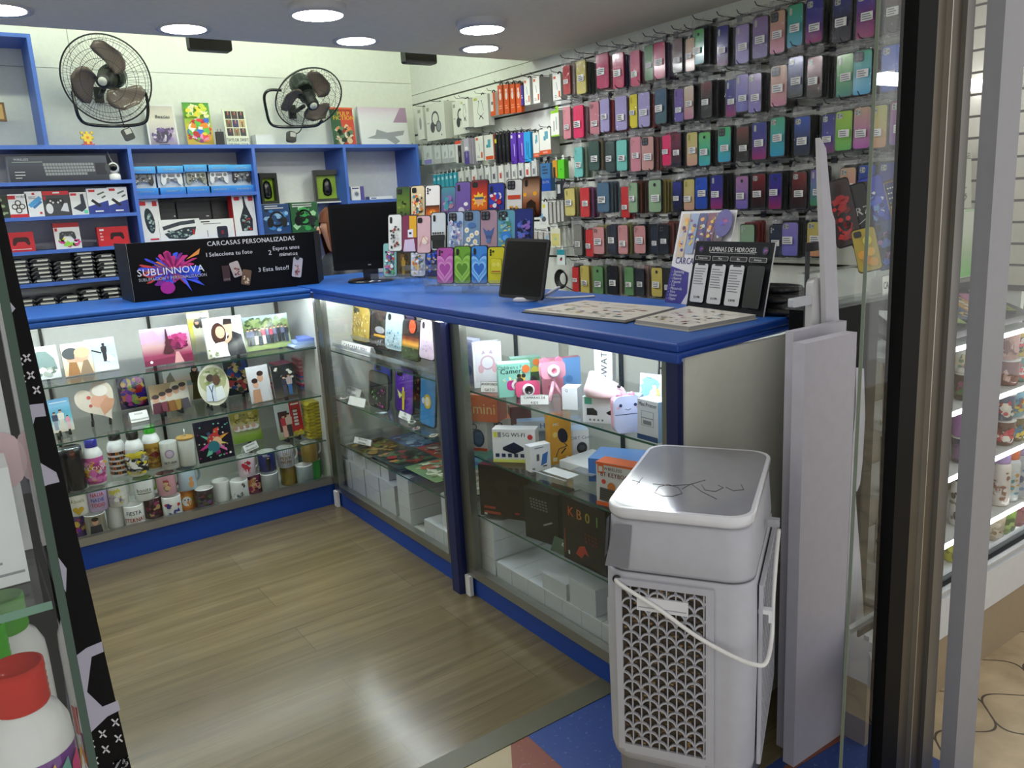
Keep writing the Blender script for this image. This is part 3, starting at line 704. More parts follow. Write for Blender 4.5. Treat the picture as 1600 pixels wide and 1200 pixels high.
def a2(m, w, h):
 m.rect(-w * .08, h * .86, w * .08, h * .95, RED); m.line([(-w * .32, h * .42), (w * .1, h * .62), (w * .4, h * .75)], .02, lin('4a9ad0')); m.line([(-w * .1, h * .35), (w * .42, h * .6)], .012, lin('3a78b0'))
 m.circ(w * .3, h * .14, .006, RED); m.tlines(-w * .3, h * .8, w * .3, 2, .008, lin('888888'), 3)
shelfbox('accessory_box', 'white box with a pale blue cable printed on it, second shelf', (44, 337, 64, 299), 1.412, a2)
def a3(m, w, h):
 m.rect(-w / 2, 0, w / 2, h * .84, lin('3f4043')); gamepad(m, -.005, h * .52, w * .72, lin('2a2a2c'), lin('cfcfcf')); m.circ(-w * .3, h * .3, .016, lin('d8d8d8'), .026); m.poly([(w * .1, h * .2), (w * .42, h * .14), (w * .4, h * .5), (w * .28, h * .5)], lin('d2d2d4')); m.rect(-w * .48, h * .66, -w * .4, h * .8, RED); m.rect(-w * .1, h * .9, w * .15, h * .96, WHITE)
shelfbox('gamepad_box', 'red topped grey gamepad box with a black and white controller, second shelf', (71, 335, 106, 298), 1.412, a3, col=RED)
def a4(m, w, h):
 m.rect(-w / 2, 0, w / 2, h, lin('d9d9d6')); m.rect(-w * .45, h * .85, -w * .1, h * .95, RED); m.poly([(-w * .4, h * .3), (w * .1, h * .5), (w * .12, h * .9), (w * .3, h * .92), (w * .4, h * .3), (w * .1, h * .12)], lin('2c2f3c')); m.rect(w * .22, .006, w * .46, h * .2, lin('5fc7a0'))
shelfbox('phone_mount_box', 'white box with a dark phone mount picture, second shelf', (113, 333, 134, 300), 1.412, a4)
def a5(m, w, h):
 m.poly([(-w / 2, 0), (w / 2, 0), (w / 2, h * .52), (-w / 2, h * .3)], lin('2a3a86')); m.line([(-w * .3, h * .55), (w * .1, h * .3)], .014, DK); m.line([(w * .0, h * .75), (w * .35, h * .85)], .008, lin('5a6a5a')); m.line([(w * .2, h * .62), (w * .4, h * .7)], .008, lin('5a6a5a')); m.rect(-w * .4, h * .86, -w * .1, h * .95, RED); m.rect(-w * .2, h * .08, w * .2, h * .13, WHITE)
shelfbox('antenna_box', 'white and navy antenna box, left of its matching pair', (140, 332, 166, 294), 1.412, a5, top=DK)
shelfbox('antenna_box', 'white and navy antenna box touching the shelf upright', (172, 331, 197, 292), 1.412, a5, top=DK)
def a0(m, w, h): m.blobs(-w / 2, 0, w / 2, h, [lin('4d6b3a'), lin('222a1c'), lin('8fa07a'), lin('c9c9b9')], 26, .014, 6)
shelfbox('accessory_box', 'dark green accessory pack cut by the left photo edge, second shelf', (-14, 340, 11, 306), 1.412, a0, col=lin('2a3322'))
def a6(m, w, h): gamepad(m, 0, h * .52, w * .68, lin('3b1414'), lin('222222')); m.rect(-w * .4, h * .1, w * .35, h * .14, lin('e8c8c8'))
shelfbox('gamepad_box', 'red gamepad box at the left end of the third shelf', (15, 391, 51, 362), 1.245, a6, col=RED)
def a7(m, w, h):
 m.rect(-w / 2, 0, w / 2, h * .82, lin('e2e2de')); m.blobs(-w / 2, 0, w / 2, h * .5, [lin('d93a8a'), lin('8ed04a'), lin('e9dc4a'), lin('dfe6df'), lin('c7267a')], 22, .022, 4); gamepad(m, 0, h * .5, w * .66, lin('3a3c40'), lin('777777')); m.rect(-w * .46, h * .68, -w * .36, h * .8, RED)
shelfbox('gamepad_box', 'white gamepad box with paint splashes, middle of the third shelf', (88, 387, 122, 347), 1.245, a7, col=lin('a81f26'))
def a8(m, w, h): gamepad(m, w * .12, h * .5, w * .46, lin('2e1012'), lin('151515')); m.rect(-w * .42, h * .8, -w * .28, h * .9, WHITE); m.tlines(-w * .42, h * .7, -w * .32, 3, h * .16, lin('e0b0b0'), 1)
shelfbox('gamepad_box', 'wide red gamepad box at the right end of the third shelf', (155, 384, 199, 353), 1.245, a8, col=RED)
# stacks of clear-wrapped black packs
def flatpack(seed):
 rg = random.Random(seed); m = MB(); w = .095
 m.prism([(-w / 2, .002), (-w * .35, 0), (w * .36, 0), (w / 2, .003), (w / 2 - .004, .012), (w * .3, .0195), (-w * .3, .0195), (-w / 2 + .004, .013)], 0, .16, lin('16171a'), 'crumple')
 m.on(0); m.rect(-.024 + rg.uniform(-.012, .012), .005, .024 + rg.uniform(-.006, .012), .0135, lin('cfd0c6')); m.line([(-.046, .004), (-.026, .017), (.03, .018), (.046, .005)], .0015, lin('8f918c'))
 return m
protos = [put(flatpack(i), 'wrapped_pack', '', 'pack', (0, 0, 0)) for i in range(3)]
used = [False] * 3
nth = ['leftmost', 'second', 'third', 'fourth', 'fifth', 'rightmost']
ordn = ['bottom', 'second', 'third', 'fourth', 'fifth', 'sixth', 'seventh', 'eighth']
rg = random.Random(11)
for z0, hs, row in ((1.0855, (6, 6, 5, 7, 6, 7), 'upper'), (.9305, (4, 4, 4, 5, 5, 5), 'lower')):
 for c in range(6):
  x = .315 + c * .1
  for k in range(hs[c]):
   i = rg.randrange(3)
   lab = 'black wrapped pack, %s in the %s stack of the %s row, below the red boxes' % ('topmost' if k == hs[c] - 1 else ordn[k], nth[c], row)
   loc = (x + rg.uniform(-.003, .003), 4.71 + rg.uniform(0, .015), z0 + k * .0203)
   if not used[i]:
    o = protos[i]; o.location = loc; used[i] = True; mark(o, lab, None, 'clear-wrapped black packs')
   else: clone(protos[i], loc, 0, lab, 'clear-wrapped black packs')
# second column: controllers, red and white bag boxes, cases
def pad3d(m, col, w=.1):
 pts = [(-.5, -.1), (-.46, .5), (-.3, .6), (-.12, .52), (.12, .52), (.3, .6), (.46, .5), (.5, -.1), (.42, -.32), (.32, -.25), (.2, .1), (-.2, .1), (-.32, -.25), (-.42, -.32)]
 m.prism([(a * w, .075 + b_ * w * .72) for a, b_ in pts], .012, .03, col, 'satin'); m.on(.012)
 dk = mixc(col, BLACK, .75) if sum(col) > .6 else lin('6a6a6e')
 for a in (-.16, .16): m.circ(a * w, .079, .011, dk, n=10); m.k -= 1
 for a in (-.33, .33): m.circ(a * w, .1, .01, dk, n=8); m.k -= 1
 m.rect(-.018, .092, .018, .108, dk)
CTRL = [((207, 301, 242, 260), lin('2b2c2e'), 'dark camouflage', 1), ((251, 301, 287, 259), lin('d9dade'), 'white', 0), ((291, 300, 325, 257), lin('8f9085'), 'grey camouflage', 1), ((328, 300, 359, 257), lin('d4d5d8'), 'silver white', 0), ((364, 298, 394, 257), lin('1a1b1d'), 'black', 1)]
for i, (px, col, tx, camo) in enumerate(CTRL):
 p = at(px[0], px[1], 'y', 4.74); q = at(px[2], px[3], 'y', 4.74); w = q.x - p.x; h = q.z - 1.497
 t = thing('controller_box', 'blue boxed game controller, %s one, %s on its shelf' % (tx, ('leftmost', 'second from the left', 'in the middle', 'second from the right', 'rightmost')[i]), 'boxed controller', ((p.x + q.x) / 2, 4.74, 1.4972), group='boxed controllers in a row')
 cb = lin('2f7fd0'); cd_ = lin('1c4f9e')
 m = MB(); m.box(-w / 2, w / 2, .035, .075, 0, h, cb, 'print', front=lin('d5dade')); m.box(-w / 2, w / 2, 0, .035, 0, h * .25, cb, 'print'); m.box(-w / 2, w / 2, 0, .035, h * .76, h, cb, 'print', top=cd_)
 m.on(0); m.grad(-w / 2, h * .76, w / 2, h, [lin('2c79cc'), lin('55b4ee')]); m.grad(-w / 2, 0, w / 2, h * .25, [lin('1d5fb4'), lin('3a94de')])
 m.text('DUALSHOCK 4', 0, h * .85, .0085, WHITE, bold=True); m.text('DUALSHOCK 4', 0, h * .1, .0085, WHITE, bold=True); m.build('box', t)
 m = MB(); pad3d(m, col, w * .8)
 if camo: m.blobs(-w * .36, .06, w * .36, .115, [lin('bcbcb4'), lin('55564f'), lin('1c1c1c'), lin('e0e0da')], 26, .007, i)
 m.build('controller', t)
def bagart(kind):
 def f(m, w, h):
  if kind == 'tall': m.circ(0, h * .5, w * .22, lin('2a3440'), h * .3, rot=.1); m.blobs(-w * .2, h * .25, w * .22, h * .75, [lin('6f8a8a'), lin('b7c4bd'), lin('20262f')], 30, .01, 2); m.rect(-w * .4, h * .86, -w * .1, h * .95, RED); m.rect(w * .2, h * .84, w * .4, h * .95, RED); m.rect(-w * .1, .012, w * .3, .02, RED)
  elif kind == 'sling': m.poly([(-w * .4, h * .35), (-w * .3, h * .12), (w * .1, h * .05), (w * .35, h * .3), (w * .4, h * .62), (w * .1, h * .6)], lin('2d353c')); m.line([(-w * .42, h * .6), (0, h * .8), (w * .38, h * .86)], .02, lin('3a4148')); m.blobs(-w * .34, h * .1, w * .32, h * .55, [lin('7c9a96'), lin('b5c2ba'), lin('3d4650')], 34, .01, 7); m.rect(w * .3, h * .25, w * .34, h * .5, RED)
  elif kind == 'power': m.rect(-w * .46, h * .86, -w * .2, h * .92, INK); m.tlines(-w * .4, h * .8, w * .4, 1, .01, lin('8a8a8a'), 1); m.poly([(u + w * .14, v) for u, v in rrect(w * .32, h * .62, .01)], lin('262a38')); m.rect(w * .1, h * .2, w * .18, h * .4, lin('7a2a30')); m.line([(-w * .3, h * .1), (-w * .3, h * .45)], .004, lin('888888'))
  else: m.poly([(-w * .2, .03), (w * .3, .03), (w * .34, h * .4), (w * .1, h * .75), (w * .05, h * .95), (-w * .02, h * .95), (-w * .02, h * .7), (-w * .24, h * .4)], lin('252d35')); m.blobs(-w * .2, h * .1, w * .3, h * .6, [lin('7c9a96'), lin('b5c2ba'), lin('3d4650'), lin('c33333')], 36, .011, 9); m.rect(-w * .42, h * .86, -w * .18, h * .94, RED); m.rect(w * .22, h * .84, w * .42, h * .95, RED)
 return f
shelfbox('bag_box', 'white and red box with a tall camouflage pouch, left of the dark cases', (221, 378, 247, 311), 1.2485, bagart('tall'), side=RED, d=.07, group='bag boxes', rz=8)
shelfbox('bag_box', 'low white box with a camouflage sling bag, above the black signboard', (252, 376, 311, 341), 1.2485, bagart('sling'), group='bag boxes', d=.05)
shelfbox('adapter_box', 'low white box with a dark charger picture, above the signboard title', (315, 373, 364, 341), 1.2485, bagart('power'), d=.05, side=lin('d9c46a'))
shelfbox('bag_box', 'white and red box with a camouflage backpack, against the shelf upright', (369, 372, 396, 303), 1.2485, bagart('pack'), side=RED, d=.07, group='bag boxes', rz=5)
for (x0, x1), tx in zip(((246, 274), (276, 329), (331, 362)), ('leftmost of three dark zip cases behind the bag boxes', 'wide middle one of three dark zip cases', 'rightmost of three dark zip cases, beside the backpack box')):
 p = at(x0, 340, 'y', 4.86); q = at(x1, 313, 'y', 4.86); w = q.x - p.x; h = q.z - 1.2485
 m = MB(); m.prism(rrect(w, h, .018), .0, .05, lin('3e403f'), 'satin', edge=lin('2b2c2c')); m.on(-.0); m.poly([(u, v + .012) for u, v in rrect(w - .02, h - .024, .014)], lin('474948')); m.rect(w * .32, h - .09, w * .4, h - .083, lin('d8d8d0'))
 put(m, 'zip_case', tx, 'case', ((p.x + q.x) / 2, 4.86, 1.2488), group='dark zip cases')
# third and fourth columns
def mousebox(lab, px, rz):
 p = at(px[0], px[1], 'y', 4.84); q = at(px[2], px[3], 'y', 4.84); w = (q.x - p.x) * .95; h = q.z - 1.4255
 t = thing('mouse_box', lab, 'boxed mouse', ((p.x + q.x) / 2, 4.84, 1.4257), rz, group='boxed gaming mice')
 g = lin('2c2d2a'); m = MB(); m.box(-w / 2, w / 2, .03, .06, 0, h, g, 'print', front=lin('8cae2a')); m.box(-w / 2, -w / 2 + .016, 0, .03, 0, h, g, 'print'); m.box(w / 2 - .016, w / 2, 0, .03, 0, h, g, 'print')
 m.box(-w / 2 + .016, w / 2 - .016, 0, .03, h - .03, h, g, 'print'); m.box(-w / 2 + .016, w / 2 - .016, 0, .03, 0, .018, g, 'print'); m.build('box', t)
 m = MB(); m.M = Matrix.Translation((0, .03, h * .46)) @ Matrix.Scale(.7, 4, (0, 1, 0)); m.lathe([(.003, -.055), (.024, -.046), (.03, -.02), (.027, .02), (.02, .045), (.004, .055)], 16, lin('14151a'), 'gloss'); m.build('mouse', t)
mousebox('black boxed mouse on lime card beside the second shelf upright', (408, 316, 434, 270), 12)
mousebox('black boxed mouse on lime card beside the third shelf upright', (494, 314, 530, 265), -14)
def hs(cols, seed):
 def f(m, w, h):
  m.rect(-w / 2, 0, w / 2, h, cols[0]); m.blobs(-w / 2, 0, w / 2, h, cols[1:], 26, .03, seed)
  m.ring(0, h * .5, w * .27, .012, lin('17181c')); m.circ(-w * .24, h * .4, .02, DK, .03); m.circ(w * .24, h * .4, .02, lin('26292e'), .03); m.tlines(-w * .4, h * .95, w * .3, 2, .012, lin('d6d6d6'), seed)
 return f
shelfbox('headset_box', 'blue headset box below the left boxed mouse', (413, 366, 452, 318), 1.2485, hs([lin('27446e'), lin('3d7fc0'), lin('1a2740'), lin('8fb7d8')], 1), d=.08, col=lin('223'+'a55'), group='headset boxes')
shelfbox('headset_box', 'green headset box beside the seated person’s hair'.replace('’', "'"), (456, 365, 495, 315), 1.2485, hs([lin('2c5a3a'), lin('3f9a55'), lin('16281c'), lin('9fd0a0')], 2), d=.08, col=lin('2d6a3f'), group='headset boxes')
def a_cam(m, w, h): m.rect(w * .2, 0, w / 2, h, lin('5a4f8f')); m.circ(-w * .08, h * .45, .02, lin('c9cbd2')); m.circ(-w * .08, h * .45, .012, lin('6f7480')); m.rect(-w * .4, h * .82, w * .1, h * .9, lin('44407a'))
shelfbox('camera_box', 'small white and violet camera box in the right-hand column', (550, 316, 568, 291), 1.4235, a_cam, d=.06)
def a_lng(m, w, h): m.rect(-w / 2, 0, -w * .36, h, lin('3b3f70')); m.rect(-w * .3, h * .3, -w * .1, h * .6, lin('3f4a88'))
shelfbox('white_box', 'long low white box behind the monitor top', (572, 316, 613, 306), 1.4235, a_lng, d=.08)
# ---------------------------------------------------------------- gifts in the rear counter
Z1, Z2, Z3, Z0 = .758, .531, .316, .1125
SKY, SKIN, HAIR, LAWN, LEAF = lin('cfdde2'), lin('d2a184'), lin('3a2720'), lin('6f8c3a'), lin('4f6a35')
PG = 'photo gifts on the glass shelves'
def photo(lab, z, bl, br, ytop, art, name='photo_print', lean=-9, th=.006, edge=lin('d8d8d2'), shape=None, stand_feet=False, base=WHITE):
 c, w, h, rz = stand(z, bl, br, ytop)
 up = .012 if stand_feet else 0.001
 t = thing(name, lab, 'photo gift', (c.x, c.y, z + up), rz if abs(rz) < 25 else 0, 0, PG)
 m = MB(); m.M = Matrix.Translation((0, 0, .002)) @ Matrix.Rotation(R(lean), 4, 'X')
 o = shape(w, h) if shape else rrect(w, h, .008 if stand_feet else .001, 2)
 m.prism(o, 0, th, base, 'gloss', edge=edge); m.on(0, 'gloss'); art(m, w, h); m.build('picture', t)
 m = MB()
 if stand_feet:
  for u in (-w * .22, w * .22):
   m.box(u - .005, u + .005, -.02, .05, -.012, -.002, DK, 'satin'); m.box(u - .004, u + .004, -.02, -.014, -.012, .012, DK, 'satin'); m.box(u - .004, u + .004, .03, .038, -.012, h * .35, DK, 'satin')
 else:
  m.M = Matrix.Translation((0, .012 + h * .1, 0)); m.prism([(-.01, 0), (.01, 0), (.004, h * .5), (-.004, h * .5)], 0, .003, lin('d9dcdc'), 'gloss'); m.box(-.01, .01, -.01 - h * .08, .003, 0, .002, lin('d9dcdc'), 'gloss')
 m.build('easel', t)
 return t
def bg(m, w, h, cols): m.grad(-w / 2, 0, w / 2, h, [lin(c) for c in cols])
def p_dome(m, w, h): bg(m, w, h, ['c4c9c4', 'dfe3e2', 'eef0f0']); m.poly([(-w * .5, h * .3), (-w * .45, h * .62), (-w * .2, h * .86), (w * .12, h * .84), (w * .36, h * .6), (w * .42, h * .3)], lin('7d938c')); m.blobs(-w * .5, 0, w * .5, h * .45, [lin('a3ab9b'), lin('d8dad2'), lin('68776c')], 24, .02, 2)
photo('photo panel of a green dome hill, leftmost on the top glass shelf', Z1, (52, 597), (97, 590), 546, p_dome, edge=lin('6a6e70'))
def p_kiss(m, w, h):
 bg(m, w, h, ['c9ad86', 'e3d3b4', 'efe4cf']); m.circ(-w * .14, h * .55, .026, SKIN); m.circ(-w * .2, h * .68, .032, lin('4a4f50'), .024); m.poly([(-w * .4, 0), (-w * .3, h * .42), (-w * .05, h * .4), (w * .02, 0)], lin('9a6c3c')); m.circ(w * .14, h * .56, .026, SKIN); m.circ(w * .18, h * .68, .03, lin('c9b38a'), .022); m.poly([(0, 0), (.02, h * .42), (w * .34, h * .44), (w * .46, 0)], lin('8a7258'))
photo('dark framed photo of a couple kissing in winter hats', Z1, (103, 590), (149, 583), 540, p_kiss, edge=lin('3a3c3e'), th=.012)
def p_beachman(m, w, h):
 bg(m, w, h, ['d7dad8', 'bcc7cb', 'aebdc4', 'c3ced3']); m.figure(w * .1, h * .28, h * .56, lin('1d1f24'), lin('2a2c30'), lin('1f2126'), lin('1b1d22')); m.line([(w * .0, h * .55), (-w * .3, h * .66)], .006, lin('22242a')); m.blobs(w * .1, h * .2, w * .48, h * .5, [lin('9fb0b8'), lin('e4e7e6')], 14, .014, 5)
photo('glossy beach photo with a dark standing figure, beside the kissing couple photo', Z1, (140, 584), (187, 577), 533, p_beachman)
def p_tower(m, w, h):
 bg(m, w, h, ['7d2140', '8a3350', 'b08a86', 'a88fa5', 'a9a1a4']); m.poly([(-w * .5, h * .62), (-w * .1, h * .7), (-w * .22, h * .95), (-w * .5, h * .9)], lin('b48ac0')); m.blobs(-w * .05, h * .3, w * .5, h * .86, [lin('7d2148'), lin('9a2a5e'), lin('5e1636'), lin('a8416f')], 70, .024, 3)
 m.poly([(-w * .1, h * .3), (w * .14, h * .3), (w * .06, h * .54), (w * .03, h * .94), (w * .01, h * .94), (-w * .02, h * .54)], lin('42161f')); m.poly([(-w * .5, 0), (w * .5, 0), (w * .5, h * .22), (-w * .5, h * .14)], lin('6f1d3a')); m.poly([(w * .1, 0), (w * .3, 0), (w * .22, h * .3), (w * .16, h * .3)], lin('c58f8a')); m.circ(-w * .36, h * .1, .006, WHITE)
photo('wide purple photo panel of a tall lattice tower', Z1, (227, 575), (303, 564), 517, p_tower)
def p_yellow(m, w, h): bg(m, w, h, ['c9c9a5', 'd9d38a', 'ece34a', 'e9e56a']); m.figure(-w * .1, h * .02, h * .8, HAIR, SKIN, lin('e6dfc2'), lin('e0d6b4'), True, True); m.figure(w * .2, h * .2, h * .78, HAIR, SKIN, lin('3a342c'), lin('e4e0cc'))
photo('bright yellow photo with standing figures, half behind the wedding couple photo', Z1, (302, 553), (336, 548), 490, p_yellow)
def p_wed(m, w, h):
 bg(m, w, h, ['b9b39a', 'd5d3c4', 'dfe0d8', 'd8dbd6']); m.poly([(w * .02, 0), (w * .06, h * .5), (w * .22, h * .62), (w * .44, h * .5), (w * .5, 0)], lin('1d1c20')); m.circ(w * .12, h * .74, .022, SKIN, .03); m.poly([(w * .0, h * .8), (w * .24, h * .8), (w * .24, h * .93), (w * .04, h * .95)], lin('241b18'))
 m.circ(-w * .14, h * .58, .032, lin('3b2018'), .05); m.circ(-w * .1, h * .62, .02, SKIN, .027); m.poly([(-w * .34, 0), (-w * .24, h * .36), (-w * .02, h * .38), (w * .06, 0)], lin('e9e4d9')); m.line([(0, h * .34), (w * .14, h * .45), (w * .17, h * .66)], .014, SKIN); m.blobs(-w * .48, 0, -w * .16, h * .3, [lin('f1efe2'), lin('7f8a5a'), lin('dfd3c4')], 26, .012, 3)
photo('large wedding photo panel with a bride and dark suited groom', Z1, (326, 562), (386, 553), 500, p_wed)
def p_group(m, w, h):
 bg(m, w, h, ['8fa35a', 'b4bd8a', '54683c', '7d8f52', '9fb0c0']); m.blobs(-w / 2, h * .5, w / 2, h, [lin('4a5e33'), lin('6f8346'), lin('36482a'), lin('8c9a62')], 60, .018, 5)
 rg = random.Random(3)
 for i in range(11): m.figure(-w * .42 + i * w * .084, h * .14 + rg.uniform(0, .008), h * .5, HAIR, SKIN, lin(rg.choice(('2a2c34', 'c44a5a', 'e2ded2', '1f2126', '6a6f86'))), lin(rg.choice(('25272e', '3a3f50', 'd8d2c6')))); m.k -= 4
photo('photo panel of a large group under trees, right of the wedding couple', Z1, (386, 551), (456, 541), 498, p_group)
# blue folded cloths
for k in range(3):
 m = MB(); c = at(478, 543, 'z', Z1); m.prism(rrect(.11, .013, .006), 0, .12, lin(('b9cbe2', '9fb6dd', '6f86cf')[k]), 'satin')
 put(m, 'folded_cloth', '%s folded cloth in the small stack, top shelf by the corner' % ('pale blue bottom', 'light blue middle', 'deeper blue top')[k], 'cloth', (c.x + .01 * k, c.y, Z1 + .0005 + k * .0136), rz=-8 * k)
# second shelf
def p_family(m, w, h): bg(m, w, h, ['d9cdb4', 'cfd6cc', '6fbac6', '5aa9c4', '7fb9d6', '5f97c4']); m.rect(-w * .4, h * .88, w * .4, h * .9, WHITE); [m.figure(u * w, .01, q * h, HAIR, SKIN, lin(a), lin(b_)) for u, q, a, b_ in ((-.28, .55, '34405a', '8f9aa5'), (0, .6, 'e3e0d2', 'd8d2c0'), (.28, .4, 'e39aa8', 'e2b9bd'))]
photo('square slate photo of a family on a beach, left end of second shelf', Z2, (84, 683), (118, 676), 632, p_family, 'photo_slate', stand_feet=True, edge=DK)
def heart(w, h):
 o = []
 for i in range(40):
  t = 2 * math.pi * i / 40
  o.append((w / 2 * math.sin(t) ** 3, h * (.53 + (13 * math.cos(t) - 5 * math.cos(2 * t) - 2 * math.cos(3 * t) - math.cos(4 * t)) / 29)))
 return o
def tilt(shape, a):
 def f(w, h):
  ca, sa = math.cos(R(a)), math.sin(R(a)); o = [(u * ca - (v - h / 2) * sa, h / 2 + u * sa + (v - h / 2) * ca) for u, v in shape(w, h)]
  mn = min(v for _, v in o); return [(u, v - mn) for u, v in o]
 return f
def p_hands(m, w, h): m.circ(w * .02, h * .72, w * .2, lin('cdb9a0'), h * .16); m.circ(w * .05, h * .5, .036, lin('e0a98c'), .03); m.poly([(w * .02, h * .38), (w * .2, h * .56), (w * .42, h * .5), (w * .34, h * .3), (w * .1, h * .14)], lin('cf9a78')); m.circ(w * .08, h * .74, .03, lin('efe6da'), .024); m.circ(-w * .22, h * .6, .008, lin('c4594a')); m.circ(-w * .2, h * .4, .007, lin('c4594a'))
photo('heart shaped slate with a photo of small hands, second shelf', Z2, (128, 668), (190, 659), 604, p_hands, 'heart_slate', stand_feet=True, edge=DK, shape=tilt(heart, 28), base=lin('e0d3bf'))
def p_busy(cols, n, seed):
 def f(m, w, h): m.rect(-w / 2, 0, w / 2, h, lin(cols[0])); m.blobs(-w / 2, 0, w / 2, h, [lin(c) for c in cols[1:]], n, .02, seed, 1.4)
 return f
photo('dark violet many-coloured photo panel behind the heart slate', Z2, (190, 642), (233, 634), 593, p_busy(('2b1646', 'c44a9a', 'e2b03a', '7a2fa8', '3f2a9a', 'b3261f', '8fb04a', '15102a', 'd9733a'), 120, 4))
def sign(lab, z, bl, br, ytop, lines, name='tent_card', th=.03, txh=None, lean=-22, nm='label card'):
 c, w, h, rz = stand(z, bl, br, ytop); h = max(h, .02)
 m = MB(); W_ = lin('ecebe6')
 m.M = Matrix.Translation((0, 0, .0005)) @ Matrix.Rotation(R(lean), 4, 'X'); m.box(-w / 2, w / 2, 0, .0012, 0, h, W_, 'print'); m.on(0)
 for (a, b_, c_, d) in ((-w / 2, 0, w / 2, .0012), (-w / 2, h - .0012, w / 2, h), (-w / 2, 0, -w / 2 + .0012, h), (w / 2 - .0012, 0, w / 2, h)): m.rect(a, b_, c_, d, lin('444444')); m.k -= 1
 m.k += 1; n = len(lines); q = txh or min(h * .5 / n, w / max(len(x) for x in lines) * 1.25)
 for i, x in enumerate(lines): m.text(x, 0, h * (1 - (i + .5) / n) - q * .5, q, lin('1b1b1b'), bold=True, sx=min(1, w * .92 / (sum(GLYPH[ch][2] for ch in x) * q / .73)))
 m.M = Matrix.Translation((0, .03 * h / .04, .0005)) @ Matrix.Rotation(R(-lean * 1.1), 4, 'X'); m.box(-w / 2, w / 2, 0, .0012, 0, h * .9, W_, 'print')
 return put(m, name, lab, nm, (c.x, c.y, z), rz)
sign('folded white card lettered ROCAS PERSONALIZADAS under the violet panel', Z2, (205, 662), (234, 656), 645, ['ROCAS', 'PERSONALIZADAS'])
def p_selfie(m, w, h):
 bg(m, w, h, ['8a7a6a', 'c9c2b4', 'd9d4c4', 'b0a070']); m.poly([(-w * .5, h * .5), (0, h * .75), (w * .1, h), (-w * .5, h)], lin('a0855a'))
 for i, c_ in enumerate(('5a2a3a', '7a3a4a', '8a5a2a', '9a7a3a', '55505a')): m.circ(-w * .36 + i * w * .18, h * (.5 + .07 * i), .014, SKIN, .018); m.circ(-w * .36 + i * w * .18, h * (.58 + .07 * i), .016, HAIR, .01); m.poly([(-w * .48 + i * w * .18, 0), (-w * .46 + i * w * .18, h * .36), (-w * .26 + i * w * .18, h * .38), (-w * .22 + i * w * .18, 0)], lin(c_)); m.k -= 3
photo('slate photo of a cheerful group taking a selfie, second shelf', Z2, (240, 653), (300, 641), 609, p_selfie, 'photo_slate', stand_feet=True, edge=DK)
def p_rock(m, w, h): bg(m, w, h, ['b9b29a', 'c9c0a8', 'd9a890', 'cfd2c4', 'dadfd6']); m.poly([(-w * .46, 0), (-w * .42, h * .7), (-w * .3, h * .86), (-w * .1, h * .3), (0, 0)], lin('77705a')); m.rect(-w * .05, h * .42, w * .3, h * .56, lin('8f9a96')); m.figure(w * .32, .0, h * .95, HAIR, SKIN, lin('3f3a22'), lin('4a4426'), True, True)
photo('photo panel of a woman beside a beach rock, behind the selfie slate', Z2, (262, 632), (322, 622), 577, p_rock)
def oval(w, h): return [(w / 2 * math.cos(2 * math.pi * i / 32), h / 2 + h / 2 * math.sin(2 * math.pi * i / 32)) for i in range(32)]
def p_back(m, w, h): m.circ(0, h * .62, w * .44, lin('a7a878'), h * .32); m.blobs(-w * .34, h * .5, w * .34, h * .92, [lin('8f9a5a'), lin('c9c4a0'), lin('6f7a40')], 30, .014, 5); m.poly([(-w * .3, h * .14), (-w * .24, h * .5), (0, h * .56), (w * .06, h * .1)], lin('c4ccd8')); m.poly([(w * .02, h * .1), (w * .04, h * .44), (w * .26, h * .46), (w * .32, h * .16)], lin('d8dad8')); m.circ(-w * .08, h * .68, .017, HAIR); m.circ(w * .1, h * .62, .017, lin('5a3a28'), .024); m.line([(-w * .16, h * .5), (-w * .1, h * .34), (-w * .1, h * .12)], .003, DK); m.line([(-w * .02, h * .5), (-w * .1, h * .34)], .003, DK)
photo('oval slate photo of a couple seen from behind', Z2, (316, 643), (364, 634), 579, p_back, 'oval_slate', stand_feet=True, edge=DK, shape=oval, base=lin('cfcbb4'))
photo('dark group photo panel with a blue top edge, behind the oval slate', Z2, (357, 620), (395, 613), 565, p_busy(('1c2430', '2a4a8a', 'd8b08a', 'a03a3a', 'd9c46a', '22301f', 'cf9a78', '3a4a34'), 70, 9))
def p_pair(m, w, h): bg(m, w, h, ['b9b4b4', 'cbc8ca', 'dcdbde']); m.poly([(-w * .04, 0), (0, h * .5), (w * .3, h * .52), (w * .42, 0)], lin('c9c7ca')); m.circ(w * .08, h * .66, .014, SKIN, .02); m.circ(w * .1, h * .78, .016, HAIR, .012); m.circ(-w * .18, h * .5, .013, SKIN, .018); m.circ(-w * .2, h * .6, .015, HAIR, .012); m.poly([(-w * .4, 0), (-w * .34, h * .36), (-w * .02, h * .36), (0, 0)], lin('b98a6a'))
photo('pale grey portrait panel of a smiling couple, second shelf', Z2, (394, 632), (427, 625), 576, p_pair)
def p_night(m, w, h): bg(m, w, h, ['5a5348', '2a2a2c', '232325', '1b1c1e']); m.blobs(-w / 2, h * .5, w / 2, h, [lin('2c3028'), lin('151618'), lin('dcd8d0')], 24, .012, 4); m.figure(-w * .02, .006, h * .62, HAIR, SKIN, lin('3a3a48'), lin('4a4a58')); m.figure(w * .2, .006, h * .66, HAIR, SKIN, lin('b7a7a4'), lin('3f6a9a'))
photo('dark portrait panel of a couple among black leaves, right of the pale grey portrait', Z2, (431, 624), (466, 617), 574, p_night)
sign('small folded white card in front of the pale grey portrait', Z2, (393, 629), (422, 623), 614, ['FOTOPIEDRAS', '2X1'])
